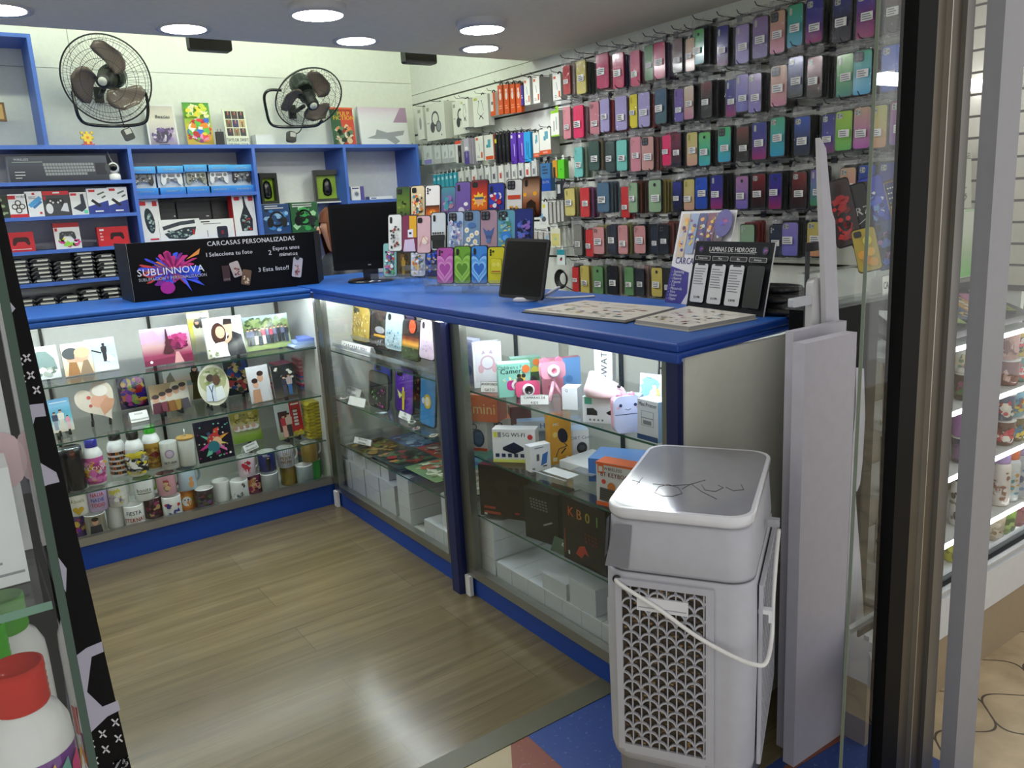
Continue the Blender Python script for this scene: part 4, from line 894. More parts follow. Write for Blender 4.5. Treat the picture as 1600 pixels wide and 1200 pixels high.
cols = ['d2687a', 'c95a70', 'e2a0a8', 'b04a62', '3a4a9a', '4a66b8', 'd8c24a', '2f7f86', '8f8f92', 'c42f55', 'd04868', 'b82a4a']
for px, n, zz, s0, tx in (((452, 610), 13, Z2, 0, 'left'), ((488, 606), 15, Z2, 4, 'right')):
 c = at(*px, 'z', zz)
 for k in range(n):
  m = MB(); m.prism(rrect(.085, .0095, .0045), -.03, .07, lin(cols[(k * 5 + s0) % 12] if tx == 'left' or k < 8 else ('d98a8a', 'c96a70', 'e8b0aa', 'd4757a')[k % 4]), 'satin')
  put(m, 'phone_pouch', 'thin coloured pouch, %s in the %s stack at the right end of the second shelf' % (('bottom', 'second', 'third', 'fourth', 'fifth', 'sixth', 'seventh', 'eighth', 'ninth', 'tenth', 'eleventh', 'twelfth', 'thirteenth', 'fourteenth', 'topmost')[k], tx), 'pouch', (c.x, c.y + .06, zz + .0005 + k * .0099), rz=random.Random(k + s0).uniform(-9, 9), group='stacked coloured pouches')
# third shelf: tumblers, bottles, tiles
def lathe_thing(name, lab, cat, c, z, parts, art=None, group=None, rz=None):
 t = thing(name, lab, cat, (c.x, c.y, z), facing(c) if rz is None else rz, group=group)
 for pn, prof, col, mt, a in parts:
  m = MB()
  if callable(col): m.lathe(prof, 28, WHITE, mt, colf=col)
  else: m.lathe(prof, 28, col, mt)
  if a: a(m)
  m.build(pn, t)
 return t
for px, tx in (((97, 770), 'black photo tumbler cut off by the banner edge'), ((122, 764), 'whole black photo tumbler beside the blue capped bottle')):
 c = at(*px, 'z', Z3)
 def art(m, tx=tx): m.on(0, 'gloss', .0004, .036); m.figure(0, .05, .12, lin('4a2a22'), lin('7a4a3e'), lin('1d1c24'), lin('16151a'), True)
 lathe_thing('photo_tumbler', tx, 'tumbler', c, Z3 + .001, [('body', [(.032, 0), (.036, .004), (.037, .16), (.036, .172)], lin('141318'), 'gloss', art), ('lid', [(.036, .172), (.037, .174), (.034, .18), (.031, .178), (.0, .178)], lin('b8bab8'), 'chrome', None)], group='black photo tumblers')
BOT = [((153, 760), 'blue capped white bottle with a pink print', '2a2fa0', 'pink'), ((190, 752), 'black capped white bottle with black bands of sunflowers', '17181a', 'bands'), ((217, 747), 'black capped white bottle with a yellow, black and white print', '17181a', 'comic'), ((243, 738), 'green capped white bottle with a golden print', '3fae2c', 'gold')]
for px, tx, cap, kind in BOT:
 r = .037; y_ = 3.585 if kind in ('pink', 'comic') else 3.635; c = Vector((at(*px, 'y', y_).x, y_, Z3))
 def art(m, kind=kind):
  m.on(0, 'gloss', .0004, r)
  if kind == 'pink': m.blobs(-.05, .012, .05, .112, [lin(x) for x in ('d96ab0', 'f0e6ee', 'a83a86', 'e8b23a', 'b8506a', 'f2a6cf')], 90, .016, 2, 1.3); m.text('FLOW', .0, .07, .016, lin('f4eef4'), bold=True)
  elif kind == 'bands':
   for i in range(5): v = .014 + i * .021; m.rect(-.05, v, -.017, v + .012, DK); m.rect(-.0168, v, .017, v + .012, DK); m.rect(.0172, v, .05, v + .012, DK); m.k -= 3
   m.k += 3
   for i in range(5):
    for u in (-.032, .0, .032): m.circ(u + (.014 if i % 2 else 0), .02 + i * .021, .0075, lin('c9761f'), n=9); m.circ(u + (.014 if i % 2 else 0), .02 + i * .021, .0035, lin('3a2412'), n=7); m.k -= 2
  elif kind == 'comic': m.blobs(-.05, .012, .05, .116, [lin(x) for x in ('1a1a1c', 'f2f2ee', '2a2a2c', '8a8a88', 'e2cf2e', 'd9d9d4')], 110, .014, 6, 1.3); m.blobs(-.05, .088, .05, .116, [lin('e2cf2e'), lin('efe04a')], 14, .016, 3); m.text('ECOS', 0, .014, .014, lin('e2cf2e'), bold=True)
  else: m.blobs(-.05, .012, .05, .112, [lin(x) for x in ('b98f3a', '9a742a', 'c9a352', '8a6422')], 70, .016, 8, 1.3); m.poly([(-.014, .07), (.008, .086), (.028, .07), (.008, .056)], lin('6a1f1c')); m.line([(-.02, .03), (.03, .036)], .004, lin('6a4a1c'))
 base = lin({'pink': 'c95aa0', 'bands': 'eeeeea', 'comic': 'd8d8d2', 'gold': 'b08a36'}[kind])
 cf = lambda k, i, n, b_=base: b_ if k in (1,) else lin('efefec')
 lathe_thing('aluminium_bottle', tx + ', third shelf', 'bottle', c, Z3 + .001, [('body', [(.034, 0), (.037, .008), (.037, .118), (.036, .13), (.028, .15), (.021, .158), (.021, .162)], cf, 'gloss', art), ('cap', [(.0235, .158), (.024, .16), (.0235, .188), (.021, .192)], lin(cap), 'gloss', None)], group='printed bottles on the third shelf')
c = at(268, 731, 'z', Z3)
def art(m): m.on(0, 'gloss', .0004, .036); m.circ(.0, .07, .02, lin('a58fa8')); m.circ(0, .07, .014, lin('c9bccb')); m.text('BETURIN', 0, .026, .011, lin('4a4048'), bold=True, sx=.8); m.line([(-.02, .02), (.02, .02)], .0015, lin('8a7f88'))
lathe_thing('frosted_glass', 'frosted glass with a violet flower print, between bottle and wooden-lidded jar', 'glass', c, Z3 + .001, [('body', [(.034, 0), (.036, .004), (.036, .115), (.034, .118)], lin('c3c4bc'), 'satin', art)])
c = at(295, 726, 'z', Z3)
lathe_thing('frosted_jar', 'frosted glass jar with a round wooden lid', 'jar', c, Z3 + .001, [('body', [(.034, 0), (.036, .004), (.036, .11), (.033, .118)], lin('c9cac2'), 'satin', None), ('lid', [(.034, .118), (.036, .119), (.036, .127), (.034, .128)], lin('c39a55'), 'satin', None), ('straw', [(.003, .128), (.003, .16)], lin('d6d8d4'), 'gloss', None)])
def p_splash(m, w, h):
 m.rect(-w / 2, 0, w / 2, h, lin('191522'))
 for a, l, cc in ((20, .44, 'd99a3a'), (70, .36, 'c9402f'), (120, .3, '3f4a6a'), (150, .42, '5fae9a'), (200, .46, 'c43a86'), (235, .4, '6fbfa0'), (280, .34, '8a2a6a'), (320, .44, 'e06aa8'), (345, .4, 'd9c46a')):
  ca, sa = math.cos(R(a)), math.sin(R(a)); m.poly([(-.012 * sa, h * .46 + .012 * ca), (.012 * sa, h * .46 - .012 * ca), (ca * l * w + .01 * sa, h * .46 + sa * l * h), (ca * l * w * .8 - .012 * sa, h * .46 + sa * l * h * .9)], lin(cc))
 m.circ(0, h * .5, .03, lin('b3312f')); m.circ(.012, h * .46, .02, lin('e2b48a')); m.circ(-.006, h * .34, .026, lin('2f6f7a')); m.circ(w * .38, h * .12, .005, WHITE)
 m.blobs(-w * .48, h * .05, w * .48, h * .95, [lin('6fbfa0'), lin('c43a86'), lin('d9d4c4')], 30, .006, 3)
photo('square black tile with a burst of coloured paint, third shelf', Z3, (312, 726), (368, 713), 664, p_splash)
def p_lawn(m, w, h): bg(m, w, h, ['7fa02f', '8fae3a', 'a8a878', 'c9b98a', '8f8a3a', 'a89a4a']); m.blobs(-w / 2, h * .55, w / 2, h, [lin('9a8a3a'), lin('c9b86a'), lin('6a6a2a'), lin('b9a04a')], 50, .016, 4); [(m.circ(-w * .3 + i * w * .2, h * .46, .018, lin('e6e0dc'), .012), m.circ(-w * .36 + i * w * .2, h * .5, .01, SKIN)) for i in range(4)]
photo('photo panel of people lying on a lawn, behind the black tile', Z3, (366, 696), (411, 686), 649, p_lawn)
sign('tilted folded white card before the lawn photo', Z3, (384, 709), (405, 699), 697, ['MEMORIAS', 'PERSONALES'])
def p_booth(m, w, h): bg(m, w, h, ['8a8a5a', 'a8b0a8', 'c4cccc', 'd2d8d8']); m.rect(w * .06, h * .1, w * .48, h * .98, lin('b3242c')); m.rect(w * .14, h * .28, w * .36, h * .76, lin('8a1a22')); [m.rect(w * .17, h * (.3 + .09 * i), w * .33, h * (.36 + .09 * i), lin('cfc6c4')) for i in range(5)]; m.rect(-w * .4, h * .2, -w * .05, h * .74, lin('4a2a2c')); m.rect(w * .12, h * .86, w * .42, h * .9, lin('e2d8d8')); m.figure(-w * .22, .008, h * .62, HAIR, SKIN, lin('b3343a'), lin('d8a090')); m.figure(-w * .04, .008, h * .64, HAIR, SKIN, lin('c9b0a0'), lin('2a2422')); m.blobs(w * .02, 0, w * .48, h * .2, [lin('d9c63a'), lin('b8a82a')], 20, .01, 4)
photo('slate photo of a couple at a red telephone booth, third shelf', Z3, (437, 693), (478, 683), 636, p_booth, 'photo_slate', stand_feet=True, edge=DK)
c = at(499, 684, 'z', Z3)
for k in range(11):
 m = MB(); m.prism([(-.045, .002), (-.02, 0), (.04, .001), (.046, .009), (.02, .0155), (-.03, .0145)], -.03, .06, lin('b3a42a' if k % 2 else 'a5972a'), 'crumple'); m.on(-.03); m.rect(-.01, .004, .025, .009, lin('5a4f1a'))
 put(m, 'yellow_packet', 'yellow packet, %s in the stack at the right end of the third shelf' % ('bottom', 'second', 'third', 'fourth', 'fifth', 'sixth', 'seventh', 'eighth', 'ninth', 'tenth', 'topmost')[k], 'packet', (c.x, c.y + .03, Z3 + .0005 + k * .016), rz=random.Random(k).uniform(-6, 6), group='stacked yellow packets')
# mugs, two tiers
NMUG = [0]
def mug(lab, px, z, out, inn=None, art=None, hand=None, rz=0):
 c = at(*px, 'z', z); r, h = .0392, .0935
 NMUG[0] += 1; y_ = 3.578 if z > .15 else (3.551, 3.603)[NMUG[0] % 2]
 c = Vector((min(1.298, at(px[0], px[1], 'y', y_).x), y_, z))
 t = thing('mug', lab, 'mug', (c.x, c.y, z + .001), facing(c) + (35 if z > .15 else 62), group='mugs on the counter deck'); out = lin(out); inn = lin(inn or 'e9e9e4')
 cf = lambda k, i, n: (out, out, out, lin('eeeeea'), inn, inn, inn)[min(k, 6)]
 m = MB(); m.lathe([(.036, 0), (r, .004), (r, h * .5), (r, h - .003), (r - .0015, h), (r - .004, h - .003), (r - .004, .006), (.0, .006)], 28, out, 'gloss', cap=True, colf=cf)
 if art: m.M = Matrix.Rotation(R(-(35 if z > .15 else 62)), 4, 'Z'); m.on(0, 'gloss', .0004, r); art(m); m.M = Matrix.Identity(4)
 m.build('body', t)
 m = MB(); m.tube(spline([(r - .002, .0, .074), (r + .016, 0, .076), (r + .024, 0, .055), (r + .018, 0, .03), (r - .002, 0, .022)], 5), .0048, 8, lin(hand) if hand else (inn if inn[0] < .5 else lin('e9e9e4')), 'gloss'); m.build('handle', t)
def pat(cols, n, seed, u=.04): return lambda m: m.blobs(-u, .008, u, .088, [lin(c) for c in cols], n, .016, seed, 1.3)
def words(ls, cols, h=.014, v=.07, dv=.02): return lambda m: [m.text(x, 0, v - i * dv, h, lin(cols[i % len(cols)]), bold=True, sx=.8) for i, x in enumerate(ls)]
def m_heart(m): m.text('Abuela', .002, .058, .016, lin('9a8a3a'), sx=.8); m.poly([(u * .028, .006 + v) for u, v in [(p[0] * 30, p[1] * .9) for p in heart(.05, .04)]], lin('c9a32a'))
def m_dog(m): m.blobs(-.04, .01, .04, .085, [lin('d98a2a'), lin('c97a1f'), lin('8fae4a')], 30, .016, 3); m.circ(.0, .045, .018, lin('e9e6e0'), .022); m.circ(-.006, .052, .003, DK); m.circ(.006, .052, .003, DK)
def m_man(m): m.rect(-.03, .004, .03, .092, lin('8a8272')); m.poly([(-.026, .006), (-.02, .05), (.02, .052), (.026, .006)], lin('1f2230')); m.circ(0, .066, .011, SKIN, .014); m.circ(0, .078, .013, lin('2a1d18'), .009)
LOWER = [('purple mug with a gold and red print', (126, 838), '4a2470', None, pat(('c9a34a', 'c43a3a', '6a2fa0', '3a1a5a'), 24, 1)), ('beige mug with a suited man portrait', (152, 834), '77705f', None, m_man), ('plain white mug under the yellow flower mug', (185, 825), 'e4e5e1', None, None),
         ('white mug lettered FIESTA in blue', (212, 818), 'e6e6e2', None, words(['FIESTA', 'ETERNAS'], ['26304f', 'a8342f'], .018, .055, .03)), ('dark red mug with a pink print', (243, 810), '4f2430', None, pat(('a03a6a', 'c9a36a', '7a2f3f', '3a1a22'), 26, 3)), ('white mug with a blue and red star print', (271, 804), 'e6e6e2', None, pat(('3a3a8a', 'c43a3a', 'e6e6e2'), 12, 4)),
         ('orange mug with a white puppy', (294, 797), 'c9761f', None, m_dog), ('dark mug with a green and violet print', (322, 789), '3a2c30', None, pat(('4a5a3a', '6a4a7a', '2a2a2a', '8a3a3a'), 30, 6)), ('white mug beside the white mug with a black scene', (348, 784), 'e4e6e4', None, None),
         ('white mug with a black scene', (376, 776), 'dcdedc', None, pat(('2c2c28', '6f6f66', 'dcdedc'), 14, 8)), ('magenta flowered mug below the red hearts mug', (398, 769), '6a2348', None, pat(('d98a5a', 'a82f6a', 'e2b48a', '4a1a3a'), 34, 9)), ('plain grey mug under the navy mug', (423, 763), '8f9492', None, None),
         ('plain gold mug under the striped mug', (453, 755), '8a7428', None, None), ('plain silver mug right of the lower gold mug', (477, 749), '8c9896', None, None), ('bright green mug at the right end of the row', (499, 741), '1f9a2c', None, None)]
for tx, px, col, inn, art in LOWER: mug(tx + ', bottom tier', px, Z0, col, inn, art)
UPPER = [('white mug with gold lettering and a gold heart', (126, 815), 'e6e4d8', None, m_heart), ('lilac mug with red and blue lettering', (157, 808), 'b9a3c9', None, words(['NADA', 'NADIE', 'TODO'], ['c4404a', '3a5ab0'], .016, .066, .022)), ('white mug with a yellow flower', (188, 800), 'dcd8d0', None, pat(('d9d05a', '8a7fa0', 'b9b0b9', 'eceae4'), 22, 12)),
         ('white mug with green inside and black script', (229, 791), 'e6e8e4', '7fa82f', lambda m: (m.text('bonita', 0, .04, .018, DK, sx=.9), m.line([(-.03, .034), (.03, .034)], .003, DK))), ('pink mug with a small flower bouquet', (264, 782), 'd39aa4', 'b97f88', pat(('a84a4a', '5a6a3a', 'd39aa4', 'd8b48a'), 14, 14, .018)), ('pale blue mug with a teddy print', (296, 774), 'b4c8d6', '9fb4c4', lambda m: (m.circ(.016, .03, .012, lin('d9a06a'), .016), m.circ(.016, .054, .009, lin('d9a06a')))),
         ('pale pink mug with small red hearts', (388, 752), 'd9c3ce', None, pat(('b8243a', 'd9c3ce', 'c42a44'), 16, 16, .024)), ('navy mug with a standing man', (420, 745), '242c66', None, lambda m: (m.tlines(-.016, .085, .018, 2, .006, lin('c9c9d9'), 1), m.figure(.006, .006, .07, HAIR, SKIN, lin('1c1c22'), lin('17171c')))), ('striped white mug with gold lettering', (449, 736), 'c9c9cc', None, lambda m: ([m.rect(-.038 + i * .0085, .006, -.0355 + i * .0085, .09, lin('8f93a8')) or setattr(m, 'k', m.k - 1) for i in range(10)], setattr(m, 'k', m.k + 1), words(['LA', 'MEJOR', 'MAMA'], ['8a6a2a'], .014, .064, .02)(m))), ('plain gold mug raised at the right end', (486, 728), '8a6f24', None, None)]
for tx, px, col, inn, art in UPPER: mug(tx + ', upper tier', px, Z0 + .0955, col, inn, art)
c = at(512, 746, 'z', Z0)
for k in range(9):
 m = MB(); m.box(-.06, .06, 0, .12, 0, .0145, lin(('2a2f30', '1d2124', '3a2a2a', '232728', '2f4a48', '1f2224', 'b3402f', '262a2b', '3f6a66')[k]), 'satin'); m.on(0); m.rect(-.06, .006, .06, .009, lin('77807a'))
 put(m, 'dark_notebook', 'dark notebook, %s of the stack in the corner of the mug deck' % ('bottom', 'second', 'third', 'fourth', 'fifth', 'sixth', 'seventh', 'eighth', 'topmost')[k], 'notebook', (c.x - .005, c.y + .08, Z0 + .0005 + k * .015), group='stacked dark notebooks')
# ---------------------------------------------------------------- phone cases (used on the stands and on the wall)
def case_body(m, w, h, d, col, grad=None, rim=None, cam='dual', cc=None, mat='gloss'):
 """back of a slim phone case, standing on v = 0; the back faces the viewer"""
 o = rrect(w, h, w * .14, 4); rm = rim or mixc(col if not grad else grad[0], BLACK, .35)
 m.prism(o, .001, d, rm, 'satin', edge=rm, smooth=False)
 r = w * .14; f = .955 if rim else .985; n = 10; m.on(.001, mat)
 vs = [0, r * .3, r] + [r + (h - 2 * r) * i / n for i in range(1, n)] + [h - r, h - r * .3, h]
 def hw(v): q = min(v, h - v); return (w / 2 - (r - math.sqrt(max(0, r * r - (r - q) ** 2)) if q < r else 0)) * f
 cs = grad or [col, col]
 def cl(v): t = v / h * (len(cs) - 1); i = min(int(t), len(cs) - 2); return mixc(cs[i], cs[i + 1], t - i)
 m.k = 1; y = m.y0 - m.eps; cv = h / 2
 for a, b_ in zip(vs[:-1], vs[1:]):
  A, B_ = cv + (a - cv) * f, cv + (b_ - cv) * f
  q = m.vs([(-hw(a), y, A), (hw(a), y, A), (hw(b_), y, B_), (-hw(b_), y, B_)]); m.fc(range(q, q + 4), [cl(a), cl(a), cl(b_), cl(b_)], mat)
def camera_cut(m, w, h, kind, col):
 m.on(-.0006, 'gloss'); L_ = lin('c9c9c4')
 u, v = -w * .27, h * .87
 if kind == 'strip': m.poly([(u + a, v - h * .03 + b_) for a, b_ in rrect(w * .16, h * .17, w * .07, 3, cv=0)], col)
 elif kind == 'square': m.poly([(u + .03 * w + a, v + b_) for a, b_ in rrect(w * .32, h * .14, w * .08, 3, cv=0)], col); [(m.circ(u + (.03 + a) * w, v + b_ * h, w * .055, mixc(col, BLACK, .6), n=8), setattr(m, 'k', m.k - 1)) for a, b_ in ((-.07, .03), (-.07, -.03), (.09, 0))]
 elif kind == 'dots': [(m.circ(u + a * w, v + b_ * h, w * .06, col, n=8), setattr(m, 'k', m.k - 1)) for a, b_ in ((-.05, .03), (-.05, -.03), (-.05, -.09), (.1, .0))]
 elif kind == 'round': m.circ(0, h * .84, w * .1, col); m.circ(0, h * .84, w * .05, mixc(col, BLACK, .5))
 elif kind == 'big': m.poly([(u + .09 * w + a, v - h * .02 + b_) for a, b_ in rrect(w * .5, h * .22, w * .1, 3, cv=0)], col); [(m.circ(u + (.09 + a) * w, v + (b_ - .02) * h, w * .085, lin('4a4d55'), n=10), setattr(m, 'k', m.k - 1)) for a, b_ in ((-.11, .05), (-.11, -.05), (.11, .05), (.11, -.05))]
def stand_case(name, lab, c, w, h, rz, art, rim='141416', cam='square', camc='1c1d20', lean=-16, group=None, base='888888', grad=None):
 t = thing(name, lab, 'phone case', c, rz, lean, group)
 m = MB(); case_body(m, w, h, .0095, lin(base), [lin(g) for g in grad] if grad else None, lin(rim) if rim else None)
 if art: m.on(.0, 'gloss'); m.k = 2; art(m, w, h)
 m.build('shell', t)
 if cam: m = MB(); camera_cut(m, w, h, cam, lin(camc)); m.build('camera_opening', t)
 return t
def collage(cols, n=46, seed=1, r=.013): return lambda m, w, h: m.blobs(-w * .42, h * .05, w * .42, h * .9, [lin(c) for c in cols], n, r, seed, 1.4)
# ---------------------------------------------------------------- far bay of the side counter
G1, G2, G3, G0 = .7495, .5225, .3075, .0925
def xw(x, bl, tr): return onwall('x', x, *bl, *tr)
FAR = [((524, 529), (550, 480), 1.52, 'dark collage phone case at the far end of the acrylic rack', '3a3d38', collage(('6f6a60', 'a8a29a', '2a2c2a', '8a5a4a', 'c9c6bd'), 40, 2), 'square'),
       ((547, 530), (573, 482), 1.50, 'gold phone case with a glittering figure pattern, in the counter rack', 'b99a3a', collage(('d9c05a', 'a88428', 'e9da8a', '8f6f1f', 'f2e8b0'), 60, 3, .01), 'square'),
       ((570, 531), (590, 484), 1.56, 'white and black patterned case behind the gold one', 'c9c2b0', collage(('2a2624', '8a3a4a', 'e8e2d2', 'b99a4a'), 30, 4), None),
       ((577, 542), (603, 488), 1.47, 'dark brown case with a grey and yellow badge, front of the rack', '3a302c', lambda m, w, h: (m.rect(-w * .4, h * .45, w * .4, h * .75, lin('2a2422')), m.circ(0, h * .5, w * .26, lin('8a8c8c'), h * .09), m.rect(-w * .3, h * .32, w * .3, h * .38, lin('c99a3a')), m.blobs(-w * .3, h * .06, w * .3, h * .3, [lin('a8a8a4'), lin('55565a')], 14, .008, 3)), 'strip'),
       ((599, 544), (626, 490), 1.46, 'pale blue case with a teal splash, in the counter rack', '9fb0b4', lambda m, w, h: m.blobs(-w * .4, h * .05, w * .4, h * .55, [lin('4f8a9a'), lin('7fb0ba'), lin('b9c9cc'), lin('3a6a7a')], 34, .01, 5), 'strip'),
       ((622, 545), (642, 494), 1.53, 'violet edged case behind the sunset case', '8a86b0', collage(('4a4a8a', 'a3a0c0', 'c44a5a', 'e2e2e8'), 24, 6), None),
       ((625, 559), (651, 503), 1.41, 'black case printed with an orange sunset over green grass', '2a2320', lambda m, w, h: (m.grad(-w * .45, h * .3, w * .45, h * .62, [lin('3a4a22'), lin('d99a3a'), lin('7a3a1f'), lin('2a1a18')]), m.rect(-w * .45, h * .03, w * .45, h * .3, lin('2f3f1f')), m.blobs(-w * .4, h * .04, w * .4, h * .34, [lin('4f6a2a'), lin('223016')], 20, .008, 4), m.circ(w * .1, h * .84, w * .18, lin('b3401f'))), 'strip'),
       ((653, 559), (675, 502), 1.40, 'pale pink case with small hearts, near end of the rack', 'cbb9c8', lambda m, w, h: m.blobs(-w * .4, h * .04, w * .4, h * .86, [lin('a88fb0'), lin('e9e2ea'), lin('8f86b8'), lin('d9a8bc')], 26, .006, 7), 'strip')]
for bl, tr, x, tx, base, art, cam in FAR:
 c, w, h = xw(x, bl, tr)
 stand_case('phone_case', tx, c, max(w * .92, .06), h, -90, art, cam=cam, base=base, group='cases on the acrylic rack inside the counter', lean=-8)
m = MB()
for x, z in ((1.36, .775), (1.45, .80), (1.51, .832)): m.box(-(x - XC) * 0 + 2.56, 3.38, x + .012, x + .05, z - .003, z, WHITE, 'acrylic'); m.box(2.56, 3.38, x + .012, x + .014, z, z + .012, WHITE, 'acrylic')
for y in (2.57, 3.37): m.box(y - .002, y + .002, 1.38, 1.565, G1, .775, WHITE, 'acrylic')
m.v = [(y_, x_, z_) for x_, y_, z_ in m.v]
put(m, 'acrylic_rack', 'clear acrylic stepped rack on the top shelf of the far bay', 'rack')
sign('white strip card lettered CARCASAS PERSONALIZADAS before the dark collage case', G1, (532, 546), (577, 558), 531, ['CARCASAS PERS.'], lean=-15).name = 'shelf_card'
SEC = [((584, 628), (606, 574), 1.52, 'blue to violet phone case behind the clear printed case', '3a3f9a', None, 'square', ['6a3aa0', '3a4fc0', '2a3aa8']), ((576, 647), (602, 587), 1.43, 'black rimmed clear case printed green and pink, second shelf', '55584f', lambda m, w, h: (m.rect(-w * .42, h * .04, w * .42, h * .68, lin('1e1a1e')), m.blobs(-w * .4, h * .05, 0, h * .6, [lin('4a7a4a'), lin('8fb08a'), lin('1a1a1a')], 20, .008, 2), m.blobs(0, h * .05, w * .4, h * .6, [lin('a8308a'), lin('c95aa8'), lin('2a1422')], 20, .008, 3)), None, None),
       ((615, 632), (640, 580), 1.47, 'purple phone case with a small yellow dancing figure', '5a2f9a', lambda m, w, h: (m.blobs(-w * .4, h * .3, w * .4, h * .9, [lin('b9a0e0'), lin('d9d0f0')], 14, .004, 2), m.figure(0, h * .08, h * .5, lin('d9c04a'), lin('e2c48a'), lin('b8a83a'), lin('d9c03a')), m.poly([(-w * .06, h * .4), (-w * .34, h * .5), (-w * .2, h * .3)], lin('d9e08a'))), 'square', None),
       ((640, 618), (655, 586), 1.55, 'brown and gold phone case behind the purple case', '5a3420', collage(('c98a2a', '7a2f1f', 'e2b85a'), 18, 5), None, None), ((652, 628), (674, 586), 1.44, 'bright blue phone case with a yellow round badge', '3f86c4', lambda m, w, h: (m.circ(0, h * .46, w * .24, lin('d9b83a')), m.circ(0, h * .46, w * .15, lin('e9e2c4')), m.circ(-w * .26, h * .46, w * .1, lin('cfd9e2'))), None, None)]
for bl, tr, x, tx, base, art, cam, gr in SEC:
 c, w, h = xw(x, bl, tr); h = tr and (c.z + h - G2 - .001); c.z = G2 + .001
 stand_case('phone_case', tx, c, max(w * .92, .06), h, -90, art, cam=cam, base=base, grad=gr, group='cases on the second shelf of the far bay', lean=-6)
sign('white card lettered POPSOCKET, far end of the second shelf', G2, (532, 613), (561, 625), 598, ['POPSOCKET', 'PERSONALIZADOS'])
sign('blank folded white card beside the POPSOCKET card', G2, (543, 632), (569, 638), 618, [' '])
sign('white card lettered 2X1 among the keychains', G2, (622, 652), (640, 660), 641, ['MINI', 'FOTOS 2X1'])
rg = random.Random(5)
kc = ['c9ccc8', 'b9a9a0', 'd9c9a0', '8fa8b0', 'c4c9cc', '6f8a9a', 'e2e2da', 'b8bcb0']
n = 0; KP = []
for i in range(20):
 px = (rg.uniform(598, 682), 0); py = 640 + (px[0] - 598) * .52 + rg.uniform(-22, 12) if i < 14 else 0
 if i >= 14: px = (524 + (i - 14) * 7, 0); py = 621 + (i % 3) * 4
 p = at(px[0], py, 'z', G2 + .001)
 if 1.39 < p.x < 1.82 and 2.4 < p.y < 3.44: KP.append((p.y, p.x))
for p in [Vector((x, y, 0)) for y, x in sorted(KP)]:
 m = MB(); q = rg.uniform(.7, 1.1); k = rg.choice((5, 6, 8, 12)); ci = rg.randrange(8)
 m.slab([(.026 * q * math.cos(6.283 * j / k) * rg.uniform(.75, 1), .02 * q * math.sin(6.283 * j / k) * rg.uniform(.75, 1)) for j in range(k)], 0, .003, lin(kc[ci]), 'gloss')
 m.slab([(.015 * q * math.cos(6.283 * j / k), .011 * q * math.sin(6.283 * j / k)) for j in range(k)], .003, .0034, lin(rg.choice(('3a5a7a', '8a3a3a', '4a4a44', 'c9a04a', 'e8e8e4'))), 'gloss')
 m.tube([(.03 * q + .006 * math.cos(t), .006 * math.sin(t), .0015) for t in [6.283 * j / 10 for j in range(10)]], .001, 4, lin('c9c9c9'), 'metal', closed=True)
 put(m, 'keychain', '%s flat printed keychain, %s counted from the post side of the second shelf' % (('grey', 'pale brown', 'cream', 'blue grey', 'silver', 'steel blue', 'off white', 'light grey')[ci], ('first', 'second', 'third', 'fourth', 'fifth', 'sixth', 'seventh', 'eighth', 'ninth', 'tenth', 'eleventh', 'twelfth', 'thirteenth', 'fourteenth', 'fifteenth', 'sixteenth', 'seventeenth', 'eighteenth', 'nineteenth', 'twentieth')[n]), 'keychain', (p.x, p.y, G2 + .0006 + n * .0007), rz=rg.uniform(0, 360), group='scattered keychains'); n += 1
PADS = [((1.66, 3.20), 'blue swirling mouse pad at the far back', '3a5a8a', ('2a4a7a', '6f9ac0', '1f3a5a', '8fb0c9')), ((1.47, 3.22), 'brown and gold mouse pad at the far front', '4a4226', ('8a6a2a', '2a2a1a', 'b08a3a', '5f7a3a')), ((1.68, 2.94), 'red edged mouse pad in the back row', 'b03a2a', ('c9c0b0', '8a6a5a', 'd9d0c0', '4a2a2a')), ((1.48, 2.96), 'dark green mouse pad with red spots', '2a3a3a', ('4a6a4a', '8a2f2f', '1a2422', 'b07a3a')), ((1.69, 2.68), 'sea green mouse pad with a blue sea creature', '4fa88a', ()), ((1.50, 2.70), 'mouse pad with a pale waterfall and red rock', '6f8a5a', ('a8b08a', 'c9602f', '8a9a6a', 'd9d9c0')), ((1.54, 2.47), 'pale cracked patterned mouse pad nearest the post', '8f9078', ('b0b09a', 'c9b49a', '6a6f5a', 'd0d0bc'))]
for i, ((x, y), tx, base, cs) in enumerate(PADS):
 m = MB(); m.slab([(a, b_ - .13) for a, b_ in rrect(.2, .26, .012)], 0, .003, lin(base), 'satin', edge=lin('1a1a1a'))
 M0 = m.M; m.M = Matrix.Rotation(R(-90), 4, 'X'); m.on(-.0031)
 if cs: m.blobs(-.095, -.125, .095, .125, [lin(c) for c in cs], 60, .03, i + 3, 1.4)
 else: m.poly([(-.06, -.02), (-.02, .05), (.03, .06), (.07, .02), (.04, -.02), (.02, .02), (-.02, 0)], lin('3a5a9a')); m.poly([(-.02, -.06), (.05, -.04), (.02, -.01)], lin('6f9ad0'))
 put(m, 'mouse_pad', tx + ', third shelf of the far bay', 'mouse pad', (x, y, G3 + .0006 + i * .0036), rz=180, group='printed mouse pads')
sign('small white card on the mouse pads', G3 + .026, (552, 692), (579, 698), 682, ['MOUSE PAD', 'PERSONAL'])
